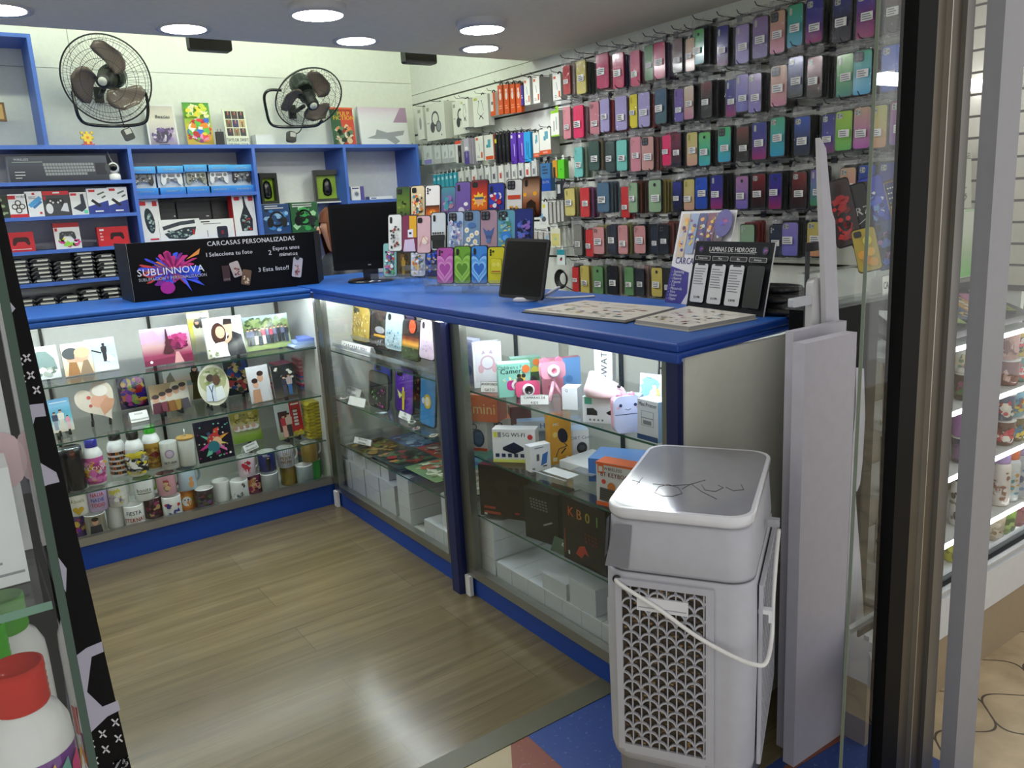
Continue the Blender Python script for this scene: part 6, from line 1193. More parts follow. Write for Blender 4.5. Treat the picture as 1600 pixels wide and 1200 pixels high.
#   row: (stack left px, right px, top, bottom, colour, camera, how many behind, colour of those behind, label height fraction)
ROWS = [('top', [
 (879, 891, 104, 146, 'red', 'dots', 2, 'b9a8a0'), (899, 916, 95, 145, 'yel', 0, 3, '3a4a3e'), (931, 951, 84, 136, 'pnk', 'strip', 2, 'a83a50'), (956, 975, 82, 136, 'pnk', 'strip', 2, '3a3468'), (984, 1000, 79, 134, 'pnk', 0, 2, '7a2030'), (1007, 1020, 72, 125, 'grn', 0, 1, '6a5a30'), (1021, 1039, 65, 122, 'pnk', 0, 2, '5a3a6a'), (1050, 1066, 62, 112, 'brn', 0, 2, ''), (1073, 1083, 60, 111, 'bei', 0, 1, ''), (1082, 1100, 47, 99, 'gtl', 'round', 3, ''), (1120, 1137, 42, 102, 'nvp', 'strip', 2, ''), (1149, 1170, 40, 98, 'lil', 'strip', 2, ''), (1176, 1199, 28, 89, 'lil2', 'strip', 2, ''), (1203, 1226, 18, 82, 'pch', 'big', 1, ''), (1230, 1254, 9, 72, 'tcy', 'strip', 2, ''), (1260, 1284, 0, 65, 'nvm', 'square', 3, ''), (1302, 1329, -4, 62, 'blk', 'square', 3, ''), (1339, 1366, -12, 58, 'bmg', 'square', 2, ''), (1383, 1411, -22, 48, 'drk', 'square', 2, '')]),
 ('second', [
 (879, 892, 168, 216, 'lpk', 'dots', 1, 'd0868f'), (893, 914, 164, 214, 'hpk', 0, 2, 'c09aa0'), (921, 936, 160, 210, 'sal', 'square', 1, ''), (937, 952, 156, 205, 'lav', 0, 2, '9a2a34'), (961, 979, 152, 202, 'lav', 0, 2, 'a02f38'), (983, 996, 149, 199, 'lyl', 'strip', 1, ''), (997, 1015, 145, 198, 'lav', 0, 2, 'a8302f'), (1022, 1042, 140, 192, 'slt', 0, 2, ''), (1054, 1067, 139, 190, 'pur', 'strip', 1, ''), (1068, 1084, 135, 186, 'crp', 0, 2, ''), (1095, 1112, 128, 182, 'drk', 0, 3, ''), (1135, 1149, 125, 182, 'nvm', 'strip', 1, ''), (1150, 1168, 117, 174, 'lbl', 'strip', 1, ''), (1169, 1189, 116, 175, 'lil', 'square', 2, ''), (1204, 1229, 104, 165, 'pch', 'big', 2, ''), (1231, 1254, 90, 150, 'bbk', 'square', 2, ''), (1261, 1284, 90, 151, 'rbk', 'square', 3, ''), (1307, 1332, 86, 150, 'gre', 'strip', 1, ''), (1334, 1360, 80, 147, 'tea', 'big', 2, ''), (1378, 1406, 72, 142, 'blu', 'square', 2, '')]),
 ('third', [
 (896, 911, 231, 276, 'aqu', 'dots', 2, '8fa890'), (919, 936, 222, 265, 'dgn', 0, 2, '8a8060'), (945, 961, 222, 268, 'tgn', 'strip', 1, ''), (963, 979, 220, 266, 'aqu', 0, 2, '5f6a60'), (985, 1001, 215, 267, 'ros', 'dots', 1, ''), (1002, 1021, 214, 266, 'dst', 'big', 3, 'a8605f'), (1036, 1047, 211, 259, 'hpk', 0, 1, 'b02a50'), (1048, 1064, 209, 260, 'drc', 'square', 2, ''), (1072, 1090, 207, 259, 'ypc', 'strip', 1, ''), (1091, 1110, 207, 259, 'gtl', 'round', 2, ''), (1122, 1141, 199, 253, 'gcy', 'big', 1, ''), (1151, 1169, 199, 251, 'drk', 0, 2, ''), (1175, 1197, 192, 249, 'nvm', 'strip', 2, ''), (1203, 1226, 184, 244, 'tcy', 'square', 2, ''), (1241, 1265, 183, 242, 'bbk', 'square', 3, ''), (1285, 1304, 179, 239, 'nvp', 'square', 1, ''), (1306, 1330, 174, 235, 'lim', 'square', 2, ''), (1334, 1359, 168, 232, 'och', 'square', 1, ''), (1360, 1384, 165, 231, 'ype', 'square', 2, ''), (1392, 1419, 158, 226, 'orc', 'square', 2, '')]),
 ('fourth', [
 (882, 898, 295, 337, 'yel', 'strip', 2, 'a8a060'), (906, 921, 294, 339, 'cor', 0, 2, '8a4a7a'), (932, 952, 286, 331, 'stb', 0, 3, '56707f'), (972, 982, 292, 340, 'cor', 0, 1, 'a82a2a'), (981, 996, 286, 332, 'sag', 'dots', 3, '6a3a2a'), (1012, 1034, 281, 332, 'sag', 'round', 3, 'b0a050'), (1051, 1065, 284, 332, 'nvb', 0, 1, ''), (1068, 1085, 280, 329, 'ypc', 'strip', 1, ''), (1086, 1105, 277, 327, 'blu', 'strip', 1, ''), (1110, 1129, 274, 327, 'nvm', 'strip', 3, ''), (1149, 1169, 275, 327, 'orl', 'round', 2, ''), (1175, 1195, 272, 326, 'rdb', 'square', 1, ''), (1201, 1221, 271, 327, 'nmg', 'round', 2, ''), (1238, 1259, 269, 326, 'rdb', 'square', 2, ''), (1266, 1286, 265, 322, 'lgr', 'strip', 1, ''), (1312, 1336, 262, 322, 'pch', 'square', 1, ''), (1341, 1366, 258, 320, 'bbk', 'square', 2, ''), (1374, 1400, 254, 318, 'nvm', 'square', 1, ''), (1402, 1428, 250, 316, 'lil', 'square', 1, '')]),
 ('fifth', [
 (895, 910, 352, 399, 'gry', 0, 1, ''), (914, 928, 359, 401, 'cor', 0, 2, 'c02f2f'), (926, 944, 355, 397, 'fpk', 'square', 2, 'a8a050'), (947, 964, 352, 397, 'dnv', 'dots', 2, ''), (965, 981, 352, 397, 'fpk', 'dots', 2, 'a8a868'), (990, 1009, 352, 397, 'fpk', 'dots', 2, ''), (1017, 1028, 352, 397, 'dnv', 0, 1, ''), (1029, 1044, 351, 397, 'dnv', 'big', 3, '8a4a44'), (1062, 1080, 348, 398, 'ros', 0, 1, ''), (1156, 1178, 350, 403, 'sag', 'dots', 3, 'a02626'), (1202, 1221, 352, 402, 'dnv', 'dots', 1, ''), (1222, 1246, 347, 401, 'lbl', 'square', 2, ''), (1261, 1285, 346, 402, 'ype', 'square', 1, '')]),
 ('bottom', [
 (894, 904, 417, 456, 'cor', 0, 1, ''), (906, 921, 415, 460, 'mus', 'dots', 1, 'b0a050'), (926, 942, 416, 460, 'mgr', 'round', 2, '6f9068'), (948, 965, 415, 461, 'blc', 0, 2, 'b0a89a'), (975, 990, 417, 462, 'mgr', 'dots', 1, ''), (992, 1007, 420, 463, 'dnv', 'strip', 2, 'a88a80'), (1017, 1035, 417, 465, 'mus', 'round', 2, ''), (1036, 1052, 420, 466, 'blc', 'dots', 2, '')])]
ORD = 'first second third fourth fifth sixth seventh eighth ninth tenth eleventh twelfth thirteenth fourteenth fifteenth sixteenth seventeenth eighteenth nineteenth twentieth'.split()
XF = XW - .105
def bag(m, w, h, d=.016, seed=0, head=True):
 rg = random.Random(seed); x0, x1, z0, z1 = -w / 2 - .006, w / 2 + .006, -.008, h + .006
 m.box(x0, x1, -.004, d, z0, z1, WHITE, 'bag')
 if not head: return
 n = 6; top = [(x0 * .8 + (x1 - x0) * .8 * i / n, rg.uniform(-.006, .006), z1 + .03 + rg.uniform(-.005, .004)) for i in range(n + 1)]
 mid = [(x0 + (x1 - x0) * i / n, rg.uniform(-.009, .004), z1 + .016 + rg.uniform(-.003, .003)) for i in range(n + 1)]
 bot = [(x0 + (x1 - x0) * i / n, -.004, z1) for i in range(n + 1)]
 for A, B_ in ((bot, mid), (mid, top)):
  for i in range(n):
   for tri in ((A[i], A[i + 1], B_[i + 1]), (A[i], B_[i + 1], B_[i])): m.face(tri, WHITE, 'bagtop')
behind_cache = {}
def behind_mesh(col):
 if col not in behind_cache:
  m = MB(); c = lin(col or '141417'); m.prism(rrect(.07, .148, .011, 3), 0, .009, mixc(c, BLACK, .25), 'gloss', edge=c)
  bag(m, .07, .148, .012, 0, False); behind_cache[col] = m
 return behind_cache[col]
proto_b = {}
SIDE = Matrix.Rotation(R(-90), 4, 'Z')
nb = 0
for ri, (row, items) in enumerate(ROWS):
 for k, (x0, x1, y0, y1, cn, cam_, nbh, bc) in enumerate(items):
  rg = random.Random(ri * 50 + k)
  q = at(x0, y0, 'x', XF); p = at(x1, y1, 'x', XF)
  w, h, cy, z = max(.052, min(.078, q.y - p.y)), q.z - p.z, (q.y + p.y) / 2, p.z
  h = max(.118, min(.152, h)); words_, hexs = GR[cn]; cols_ = [lin(v) for v in hexs.split()]
  t = thing('bagged_phone_case', '%s bagged phone case fronting the %s hook, %s wall row' % (words_, ORD[k], row), 'phone case', (XF, cy, z), -90 + rg.uniform(-4, 4), group='phone cases on the side wall')
  m = MB(); case_body(m, w, h, .009, cols_[0], cols_, rim=lin('1a1a1c') if ri < 6 and cy < 2.75 else None, mat='gloss'); m.build('shell', t)
  if cam_: m = MB(); camera_cut(m, w, h, cam_, lin('26282c') if cam_ in ('big', 'round') or cn in ('blc',) else mixc(lin('b8bab6') if cy < 2.3 else cols_[-1], BLACK, .1 if cy < 2.3 else .35)); m.build('camera_opening', t)
  m = MB(); m.on(-.0052, 'print'); lv_ = h * rg.uniform(.26, .4); lw = w * .62; ox = rg.uniform(-.1, .12) * w
  m.rect(ox - lw / 2, lv_, ox + lw / 2, lv_ + lw * .62, lin('d6d6d2')); m.tlines(ox - lw * .42, lv_ + lw * .52, ox + lw * .42, 3, lw * .17, lin('33333a') if cy > 2.75 else lin('777780'), k, lw * .09); m.build('price_label', t)
  m = MB(); bag(m, w, h, .0155, ri * 31 + k); m.build('bag', t)
  for b_ in range(nbh):
   col = bc; lab = '%s bagged case behind the %s one, %s hook, %s wall row' % (('second', 'third', 'fourth')[b_], words_, ORD[k], row)
   loc = (XF + .018 + b_ * (.062 / nbh), cy - .004 - rg.uniform(0, .006), z - .002 - rg.uniform(0, .006)); rz = -90 + rg.uniform(-3, 3)
   if col not in proto_b: o = put(behind_mesh(col), 'bagged_phone_case', lab, 'phone case', loc, rz, group='phone cases on the side wall'); proto_b[col] = o
   else: clone(proto_b[col], loc, rz, lab, 'phone cases on the side wall')
   nb += 1
  if k % 1 == 0:
   m = MB(); zz = h + .034; m.tube([(.104, zz) and (0, .104, zz), (0, .0, zz), (0, -.022, zz + .002), (0, -.034, zz + .014)], .0018, 5, lin('3a3a3c'), 'metal'); m.box(-.012, .012, .1, .104, zz - .014, zz + .012, lin('55555a'), 'metal')
   put(m, 'wall_hook', 'metal display hook, %s from the left along the %s case row' % (ORD[k], row), 'hook', (XF, cy, z), -90, group='display hooks of the case rows')
# ---------------------------------------------------------------- accessory packs at the far end of the wall
AG = 'accessory packs on the side wall'
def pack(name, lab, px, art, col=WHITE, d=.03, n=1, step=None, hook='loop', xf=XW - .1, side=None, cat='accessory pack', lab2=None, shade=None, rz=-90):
 q = at(px[0], px[1], 'x', xf); p = at(px[2], px[3], 'x', xf); w, h = q.y - p.y, q.z - p.z; step = step or d + .004
 src = None
 for i in range(n):
  t = thing(name, lab if i == 0 else lab2 % (('second', 'third', 'fourth', 'fifth', 'sixth')[i - 1]), cat, (xf + i * step, (q.y + p.y) / 2 - i * .006, p.z), rz, group=AG)
  if i == 0 or i == 1:
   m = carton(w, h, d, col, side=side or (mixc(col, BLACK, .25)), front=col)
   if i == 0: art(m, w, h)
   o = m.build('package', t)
   m = MB()
   if hook == 'loop': m.tube([(.013 * math.cos(R(a)), d / 2, h + .013 * math.sin(R(a))) for a in range(0, 181, 20)], .0035, 6, lin('17171a'), 'satin')
   else: m.prism([(-w * .2, h), (w * .2, h), (w * .15, h + .022), (-w * .15, h + .022)], d / 2, d / 2 + .0015, lin('d8d8d2') if hook == 'card' else lin(hook), 'satin')
   o2 = m.build('hang_tab', t); src = (o, o2)
  else:
   for s_ in src: c = s_.copy(); COL.objects.link(c); c.parent = t
  if i == 0:
   m = MB(); zz = h + .01; m.tube([(0, XW - xf, zz), (0, -.004, zz), (0, -.028, zz + .003), (0, -.036, zz + .013)], .0016, 5, lin('6a6a66'), 'metal'); m.box(-.01, .01, XW - xf - .004, XW - xf, zz - .012, zz + .01, lin('8a8a86'), 'metal')
   put(m, 'wall_hook', 'metal display hook carrying the ' + ' '.join(lab.split()[:9]), 'hook', (xf, (q.y + p.y) / 2, p.z), -90, group='display hooks of the accessory rows')
ORG = lin('c9511f')
def hp(m, w, h): m.ring(.0, h * .58, w * .2, .012, lin('33363a')); m.circ(-w * .16, h * .36, w * .12, lin('2f3236'), h * .15); m.circ(w * .16, h * .36, w * .14, lin('3a3d42'), h * .16); m.circ(w * .17, h * .36, w * .1, lin('8a8d92'), h * .12); m.rect(-w * .44, h * .82, -w * .3, h * .92, lin('9a9c8a')); m.tlines(-w * .44, h * .5, -w * .26, 1, .01, lin('888888'), 1); m.circ(w * .3, h * .12, .006, lin('4a4a48'))
PW = lin('dcded2')
pack('headphone_pack', 'white headphone box at the far end of the top accessory row', (650, 170, 664, 217), lambda m, w, h: (m.circ(.0, h * .5, .014, lin('8a8d8a'), h * .2), m.rect(-w * .3, h * .84, w * .1, h * .94, lin('9a9c8a'))), PW, .07, xf=XW - .09)
pack('headphone_pack', 'white box with large grey headphones, top accessory row', (664, 165, 697, 216), hp, PW, .085)
pack('headphone_pack', 'white box with headphones partly covered by an earphone box', (706, 160, 734, 207), hp, PW, .085)
def ear(m, w, h): m.line([(-w * .1, h * .8), (-w * .2, h * .45), (0, h * .3), (w * .2, h * .42)], .003, lin('55585a')); m.line([(w * .1, h * .8), (w * .2, h * .5)], .003, lin('55585a')); m.line([(-w * .1, h * .24), (.0, h * .36), (w * .16, h * .22)], .006, lin('2c2e30')); m.rect(-w * .42, h * .86, -w * .2, h * .94, lin('a8b04a')); m.circ(-w * .1, h * .82, .004, DK); m.circ(w * .1, h * .82, .004, DK)
pack('earphone_pack', 'narrow white earphone box hanging before the headphone boxes', (719, 157, 733, 198), ear, lin('dfe1d6'), .05, xf=XW - .135)
pack('earphone_pack', 'wide white earphone box left of the orange packs', (738, 152, 764, 195), ear, PW, .04)
pack('cable_pack', 'white and orange pack between earphone box and orange packs', (765, 146, 775, 180), lambda m, w, h: (m.rect(-w / 2, 0, w / 2, h * .2, ORG), m.rect(w * .1, h * .2, w / 2, h, ORG), m.circ(-w * .1, h * .55, .01, lin('5a5c5c'))), PW, .02)
for i in range(4):
 pack('cable_pack', 'orange cable pack, %s of four in the top accessory row' % ('leftmost', 'second', 'third', 'rightmost')[i], (777 + i * 9.5, 134 - i * .8, 786.5 + i * 9.5, 178 - i * 1.1), lambda m, w, h: (m.circ(0, h * .62, w * .24, lin('d8d4c8'), h * .14), m.rect(-w * .15, h * .76, w * .15, h * .86, lin('e2d8c8')), m.tlines(-w * .3, h * .3, w * .3, 2, .012, lin('e2a07a'), i)), ORG, .022, side=lin('a8431a'))
pack('cable_pack', 'dark violet pack right of the orange packs', (813, 134, 818, 164), lambda m, w, h: m.tlines(-w * .3, h * .5, w * .3, 2, .01, WHITE, 1), lin('3f2f86'), .02)
chg = lambda m, w, h: (m.rect(-w * .4, h * .84, -w * .1, h * .94, ORG), m.line([(-w * .05, h * .7), (w * .05, h * .4)], .005, lin('9aa0a4')), m.rect(w * .2, h * .1, w * .38, h * .34, ORG), m.tlines(-w * .3, h * .2, w * .1, 2, .008, lin('999999'), 1))
pack('charger_pack', 'white and orange charger box, left of the grey sided pair', (818, 124, 829, 163), chg, PW, .04)
pack('charger_pack', 'white and orange charger box with grey sides, top accessory row', (832, 122, 844, 160), chg, PW, .075, side=lin('8a8a84'))
pack('charger_pack', 'white charger box touching the red phone case, top accessory row', (863, 118, 877, 155), chg, PW, .04)
clear = lambda cc: (lambda m, w, h: (m.rect(-w * .45, h * .02, w * .45, h * .26, lin(cc)), m.circ(0, h * .5, w * .2, lin('b8bcb8'), h * .14), m.line([(-w * .2, h * .3), (w * .1, h * .66)], .004, lin('8f9492'))))
for i, (x, cc, tx) in enumerate(((645, '5fb0a8', 'teal tipped'), (661, '8a86c0', 'lilac tipped'), (678, 'b8bab8', 'first grey tipped'), (690, 'b0b2b2', 'second grey tipped'), (700, 'a8acac', 'third grey tipped'))):
 pack('cable_pack', '%s clear cable pack with a black hanger, second accessory row' % tx, (x, 230 - i * .8, x + 15 if i < 2 else x + 11, 257 - i), clear(cc), lin('cfd6d0'), .018, xf=XW - .11)
pack('adapter_pack', 'red and black adapter pack, second accessory row', (711, 221, 722, 254), lambda m, w, h: (m.rect(-w * .1, 0, w / 2, h * .8, lin('26201f')), m.rect(-w / 2, h * .86, w / 2, h, lin('d9482a')), m.circ(w * .16, h * .4, .008, lin('6a6a68'), h * .14)), lin('d9d9d2'), .03)
pack('charger_pack', 'violet and white pack with a black plug, second accessory row', (724, 217, 734, 256), lambda m, w, h: (m.rect(-w / 2, 0, w / 2, h * .5, lin('4f4488')), m.rect(-w * .3, h * .55, w * .3, h * .68, lin('e8e8e4')), m.circ(0, h * .36, .008, lin('8a86b8'), h * .12)), lin('b9b4c0'), .02, 3, lab2='violet and white pack, %s behind the front one, second accessory row')
pack('charger_pack', 'white charger pack right of the violet packs, second accessory row', (742, 214, 756, 250), chg, PW, .02)
pack('charger_pack', 'white pack with a teal chart and orange corner, left of the black packs', (756, 212, 772, 249), lambda m, w, h: (m.rect(-w * .3, h * .5, w * .1, h * .62, lin('3f8a94')), m.rect(-w * .1, h * .5, w * .2, h * .82, lin('4f9aa4')), m.rect(-w * .4, .003, w * .45, h * .16, ORG)), PW, .03, side=lin('b9603a'))
for i in range(4): pack('cable_pack', 'black cable pack, %s of four in the second accessory row' % ('leftmost', 'second', 'third', 'rightmost')[i], (772 + i * 6, 211 - i, 778 + i * 6, 257 - i * 1.2), (lambda i: lambda m, w, h: (m.rect(-w * .4, h * .72, w * .4, h * .86, lin('d8d22a')) if i == 0 else m.tlines(-w * .2, h * .6, w * .2, 1, .02, lin('55585a'), i)))(i), lin('1b1b1d'), .02)
for i in range(2): pack('cable_pack', 'purple cable pack, %s of the pair in the second accessory row' % ('left', 'right')[i], (797 + i * 12, 209 - i, 808 + i * 12, 256 - i * 2), lambda m, w, h: (m.line([(-w * .15, h * .2), (-w * .1, h * .6)], .004, lin('1d1430')), m.line([(w * .15, h * .25), (w * .12, h * .65)], .004, WHITE), m.rect(-w * .4, h * .84, -w * .1, h * .94, WHITE)), lin('5c34a8'), .025)
pack('cable_pack', 'sky blue cable pack beside the purple pair', (818, 207, 830, 254), lambda m, w, h: (m.line([(-w * .1, h * .25), (-w * .1, h * .7)], .004, lin('1a2a3a')), m.line([(w * .16, h * .2), (w * .16, h * .66)], .004, lin('1a2a3a'))), lin('2f9ad0'), .022)
sam = lambda m, w, h: (m.rect(-w / 2, 0, w / 2, h * .17, ORG), m.text('CHARGING', 0, h * .05, h * .07, WHITE, sx=.6), m.rect(-w * .1, h * .55, w * .1, h * .72, lin('4a8a9a')), m.rect(0, h * .6, w * .3, h * .9, lin('5a9aa8')))
pack('charger_pack', 'white charger box with an orange base, beside the sky blue pack', (832, 208, 843, 245), sam, PW, .05, side=lin('a8a8a0'))
pack('charger_pack', 'pair-wide white charger box with an orange CHARGING strip', (842, 203, 861, 240), sam, PW, .06, side=lin('9a9a92'))
pack('cable_pack', 'white and lime green cable pack hanging in front of the charger boxes', (860, 174, 874, 212), lambda m, w, h: (m.rect(-w / 2, h * .9, w / 2, h, lin('8fc42a')), m.rect(-w / 2, 0, w / 2, h * .05, lin('8fc42a')), m.line([(-w * .12, h * .2), (-w * .12, h * .6)], .006, lin('777a7a')), m.line([(w * .2, h * .25), (w * .2, h * .75)], .006, lin('9a9c9c'))), PW, .03, hook='8fc42a')
for i in range(6): pack('cable_pack', 'turquoise pack, %s of six in the third accessory row' % ('leftmost', 'second', 'third', 'fourth', 'fifth', 'rightmost')[i], (676 + i * 6.4, 274 - i * .9, 682 + i * 6.4, 296 - i), lambda m, w, h: m.rect(-w * .3, h * .6, w * .3, h * .8, lin('cfe6ea')), lin('2fa0b4'), .012, hook='card')
for i in range(12):
 c_ = ('d9dbd2', 'd0d2cc', 'e2e2da', 'c4c6c0')[i % 4]
 pack('cable_pack', 'small white pack, %s of twelve in the third accessory row' % (ORD[i] if i else 'leftmost'), (716 + i * 10.4, 268 - i * 1.5, 725 + i * 10.4, 294 - i * 1.2), (lambda i: lambda m, w, h: (m.rect(-w * .3, h * .3, w * .1, h * .6, lin(('8a8c8c', '4a4c50', 'b84a3a', '6a6c70')[i % 4])), m.line([(w * .2, h * .2), (w * .2, h * .7)], .004, lin('7a7c7c'))))(i), lin(c_), .014, 1 + (i % 3 == 0), lab2='small white pack %s behind front pack number ' + ('one', '', '', 'four', '', '', 'seven', '', '', 'ten', '', '')[i] + ', third accessory row', hook='card')
pack('cable_pack', 'blue and navy pack lettered in white, left of the orange pack', (844, 256, 861, 298), lambda m, w, h: (m.rect(-w / 2, 0, w / 2, h * .45, lin('1f4aa0')), m.text('DATA', 0, h * .28, .014, WHITE, bold=True), m.tlines(-w * .3, h * .9, w * .3, 3, .016, lin('2a3a50'), 1)), lin('3f6f9a'), .03)
pack('cable_pack', 'amber pack between the blue pack and the bright green pack', (863, 251, 871, 277), lambda m, w, h: m.rect(-w * .4, 0, w * .1, h * .6, lin('2a2420')), lin('c4902a'), .02, hook='card')
pack('cable_pack', 'bright green pack at the near end of the third accessory row', (871, 250, 882, 279), lambda m, w, h: m.circ(0, h * .5, .004, lin('1f4a1a')), lin('58c02a'), .03, hook='card')
pack('cable_pack', 'black pouch hanging below the bright green pack', (869, 283, 885, 310), lambda m, w, h: (m.rect(-w * .4, h * .3, -w * .1, h * .8, lin('b8bab8')),), lin('26272a'), .03)
pack('sim_pack', 'white carded pack with a yellow sticker, right of the phone case stand', (842, 316, 857, 351), lambda m, w, h: (m.rect(-w * .1, h * .74, w * .2, h * .9, lin('d8d23a')), m.circ(0, h * .25, .02, lin('55585a'), .014), m.rect(-w * .4, h * .3, -w * .1, h * .5, lin('6fa0c0'))), lin('d6d8d2'), .03)
for i in range(4): pack('cable_pack', 'narrow grey sided white box, %s of four beside the phone case stand' % ('leftmost', 'second', 'third', 'rightmost')[i], (858 + i * 6, 316 - i * .5, 863 + i * 6, 349 - i), lambda m, w, h: m.tlines(-w * .3, h * .9, w * .3, 1, .01, lin('8a8a8a'), 1), lin('b4b3ab'), .05, hook='card')
pack('card_pack', 'pale yellow bag behind the tablet', (860, 357, 876, 387), lambda m, w, h: (m.rect(-w * .4, h * .1, w * .4, h * .74, lin('ccc477')), m.circ(0, h * .45, .009, lin('8fb8a0'))), lin('d3d3bb'), .012, hook='card')
for i in range(3): pack('card_pack', '%s clear bag with a grey part, left of the pale yellow bag' % ('leftmost', 'middle', 'rightmost')[i], (832 + i * 9, 362 + i, 840 + i * 9, 386 - i), (lambda i: lambda m, w, h: m.poly([(-w * .3, h * .1), (w * .2, h * .1), (w * .3, h * .8), (-w * .1, h * .8)], lin(('b8a8a0', 'c4c4bc', '7fa8c4')[i])))(i), lin('b9b7af'), .012, hook='card')
pack('card_pack', 'teal and white card with a bird shape, hanging by the tablet', (870, 390, 883, 414), lambda m, w, h: (m.rect(-w / 2, h * .66, w / 2, h, lin('2f8a94')), m.circ(0, h * .35, .01, lin('c4443a'), .007), m.circ(.004, h * .42, .007, lin('2a2a2c'))), lin('d3ddda'), .01, hook='card')
m = MB(); c = at(876, 436, 'x', XW - .06)
for i in range(4): m.tube([(.0 + .006 * i, .05 * math.cos(R(a)) * (1 - .1 * i), .05 * math.sin(R(a)) * (1 - .1 * i)) for a in range(0, 360, 24)], .004, 5, lin('161618'), 'satin', closed=True)
m.tube(spline([(0, -.02, -.03), (-.02, -.12, -.05), (-.02, -.3, -.09), (0, -.42, -.12)]), .003, 5, lin('161618'))
put(m, 'coiled_cable', 'coiled black cable hanging on the wall behind the tablet', 'cable', (c.x, c.y, c.z))
# ---------------------------------------------------------------- things on the worktops
ZL = ZT - .002
def burst(m, u, v, s, seed=1, n=46):
 rg = random.Random(seed); cs = [lin(c) for c in ('c2307a', 'a8208a', '7a1f8a', '3a4ad0', 'd9772a', 'c43a3a', '2f5ae0', 'e0489a', '8a2f7a')]
 for i in range(n):
  a = 6.283 * i / n + rg.uniform(-.1, .1); l = s * rg.uniform(.45, 1); q = s * rg.uniform(.03, .09); cc = cs[int((a / 6.283) * 3) * 3 % 9] if i % 2 else rg.choice(cs)
  m.poly([(u - q * math.sin(a) * .8, v + q * math.cos(a) * .5), (u + q * math.sin(a) * .8, v - q * math.cos(a) * .5), (u + l * math.cos(a) + q * math.sin(a), v + l * .62 * math.sin(a) - q * .6 * math.cos(a)), (u + l * 1.04 * math.cos(a), v + l * .64 * math.sin(a)), (u + l * .9 * math.cos(a) - q * 1.6 * math.sin(a), v + l * .58 * math.sin(a) + q * math.cos(a))], cc)
  if i % 4: m.k -= 1
c, w, h, rz = stand(ZL, (211, 473), (497, 444), 381)
t = thing('signboard', 'black folding signboard about personalised phone cases on the rear worktop', 'sign', (c.x, c.y, ZL + .0005), rz)
KB = lin('0a0a0c')
m = MB(); m.box(-w / 2, w / 2, 0, .006, 0, h, lin('c9c9c9'), 'black', front=KB); m.on(0, 'satin', .0003)
u0 = lambda f: -w / 2 + f * w
m.text('CARCASAS PERSONALIZADAS', u0(.645), h * .865, h * .085, lin('dcdcdc'), bold=True, sx=.95)
burst(m, u0(.2), h * .5, .13, 3, 60); m.circ(u0(.17), h * .2, .03, lin('a8208a'), .026); m.poly([(u0(.24), h * .36), (u0(.36), h * .18), (u0(.33), h * .28)], lin('3f5ae0')); m.poly([(u0(.24), h * .36), (u0(.29), h * .1), (u0(.27), h * .3)], lin('4a66f0')); m.poly([(u0(.28), h * .66), (u0(.36), h * .84), (u0(.35), h * .74)], lin('d98a3a'))
m.text('SUBLINNOVA', u0(.2), h * .435, h * .125, lin('e6e6e6'), sx=1.02); m.text('SUBLIMACION Y PERSONALIZACION', u0(.205), h * .345, h * .055, lin('b9b9bd'), sx=.86)
m.text('1 Selecciona tu foto', u0(.51), h * .68, h * .075, lin('dcdcdc'), bold=True, sx=.95); m.text('2', u0(.735), h * .63, h * .09, lin('dcdcdc'), bold=True); m.text('Espera unos', u0(.83), h * .705, h * .075, lin('dcdcdc'), bold=True, sx=.95); m.text('minutos', u0(.84), h * .59, h * .075, lin('dcdcdc'), bold=True)
m.text('3 Esta listo!!', u0(.745), h * .335, h * .08, lin('dcdcdc'), bold=True)
def mini(u, v, a, w_, h_, seed, cols):
 M0 = m.M; m.M = M0 @ Matrix.Translation((u, 0, v)) @ Matrix.Rotation(R(a), 4, 'Y'); m.poly(rrect(w_, h_, w_ * .16, 3, cv=0), lin(cols[0])); m.blobs(-w_ * .42, -h_ * .45, w_ * .42, h_ * .18, [lin(q) for q in cols[1:]], 26, w_ * .16, seed); m.M = M0
m.rect(u0(.46), h * .22, u0(.5), h * .5, lin('3a2424')); m.text('LOVE', u0(.48), h * .24, .008, lin('a89a90')); mini(u0(.535), h * .42, -14, .042, .068, 2, ('b5a79f', '8a4a3a', 'd9c0b0', '4a3028')); mini(u0(.585), h * .26, 14, .04, .068, 4, ('6a5038', 'c9a070', '3a2418', 'e2cfb0')); mini(u0(.88), h * .36, 12, .045, .09, 7, ('b5b0b4', '8a4a44', 'd8b8a4', '4a2c2c', 'a06a5a')); m.circ(u0(.885), h * .54, .011, DK)
m.build('front_panel', t)
m = MB(); m.M = Matrix.Translation((-w / 2, .006, 0)) @ Matrix.Rotation(R(92), 4, 'Z'); m.box(0, .24, 0, .005, 0, h, lin('1a1c20'), 'satin'); m.build('side_panel', t)
m = MB(); m.M = Matrix.Translation((w / 2, .004, 0)) @ Matrix.Rotation(R(64), 4, 'Z'); m.box(.002, .26, -.005, 0, 0, h, KB, 'black'); m.build('side_panel', t)
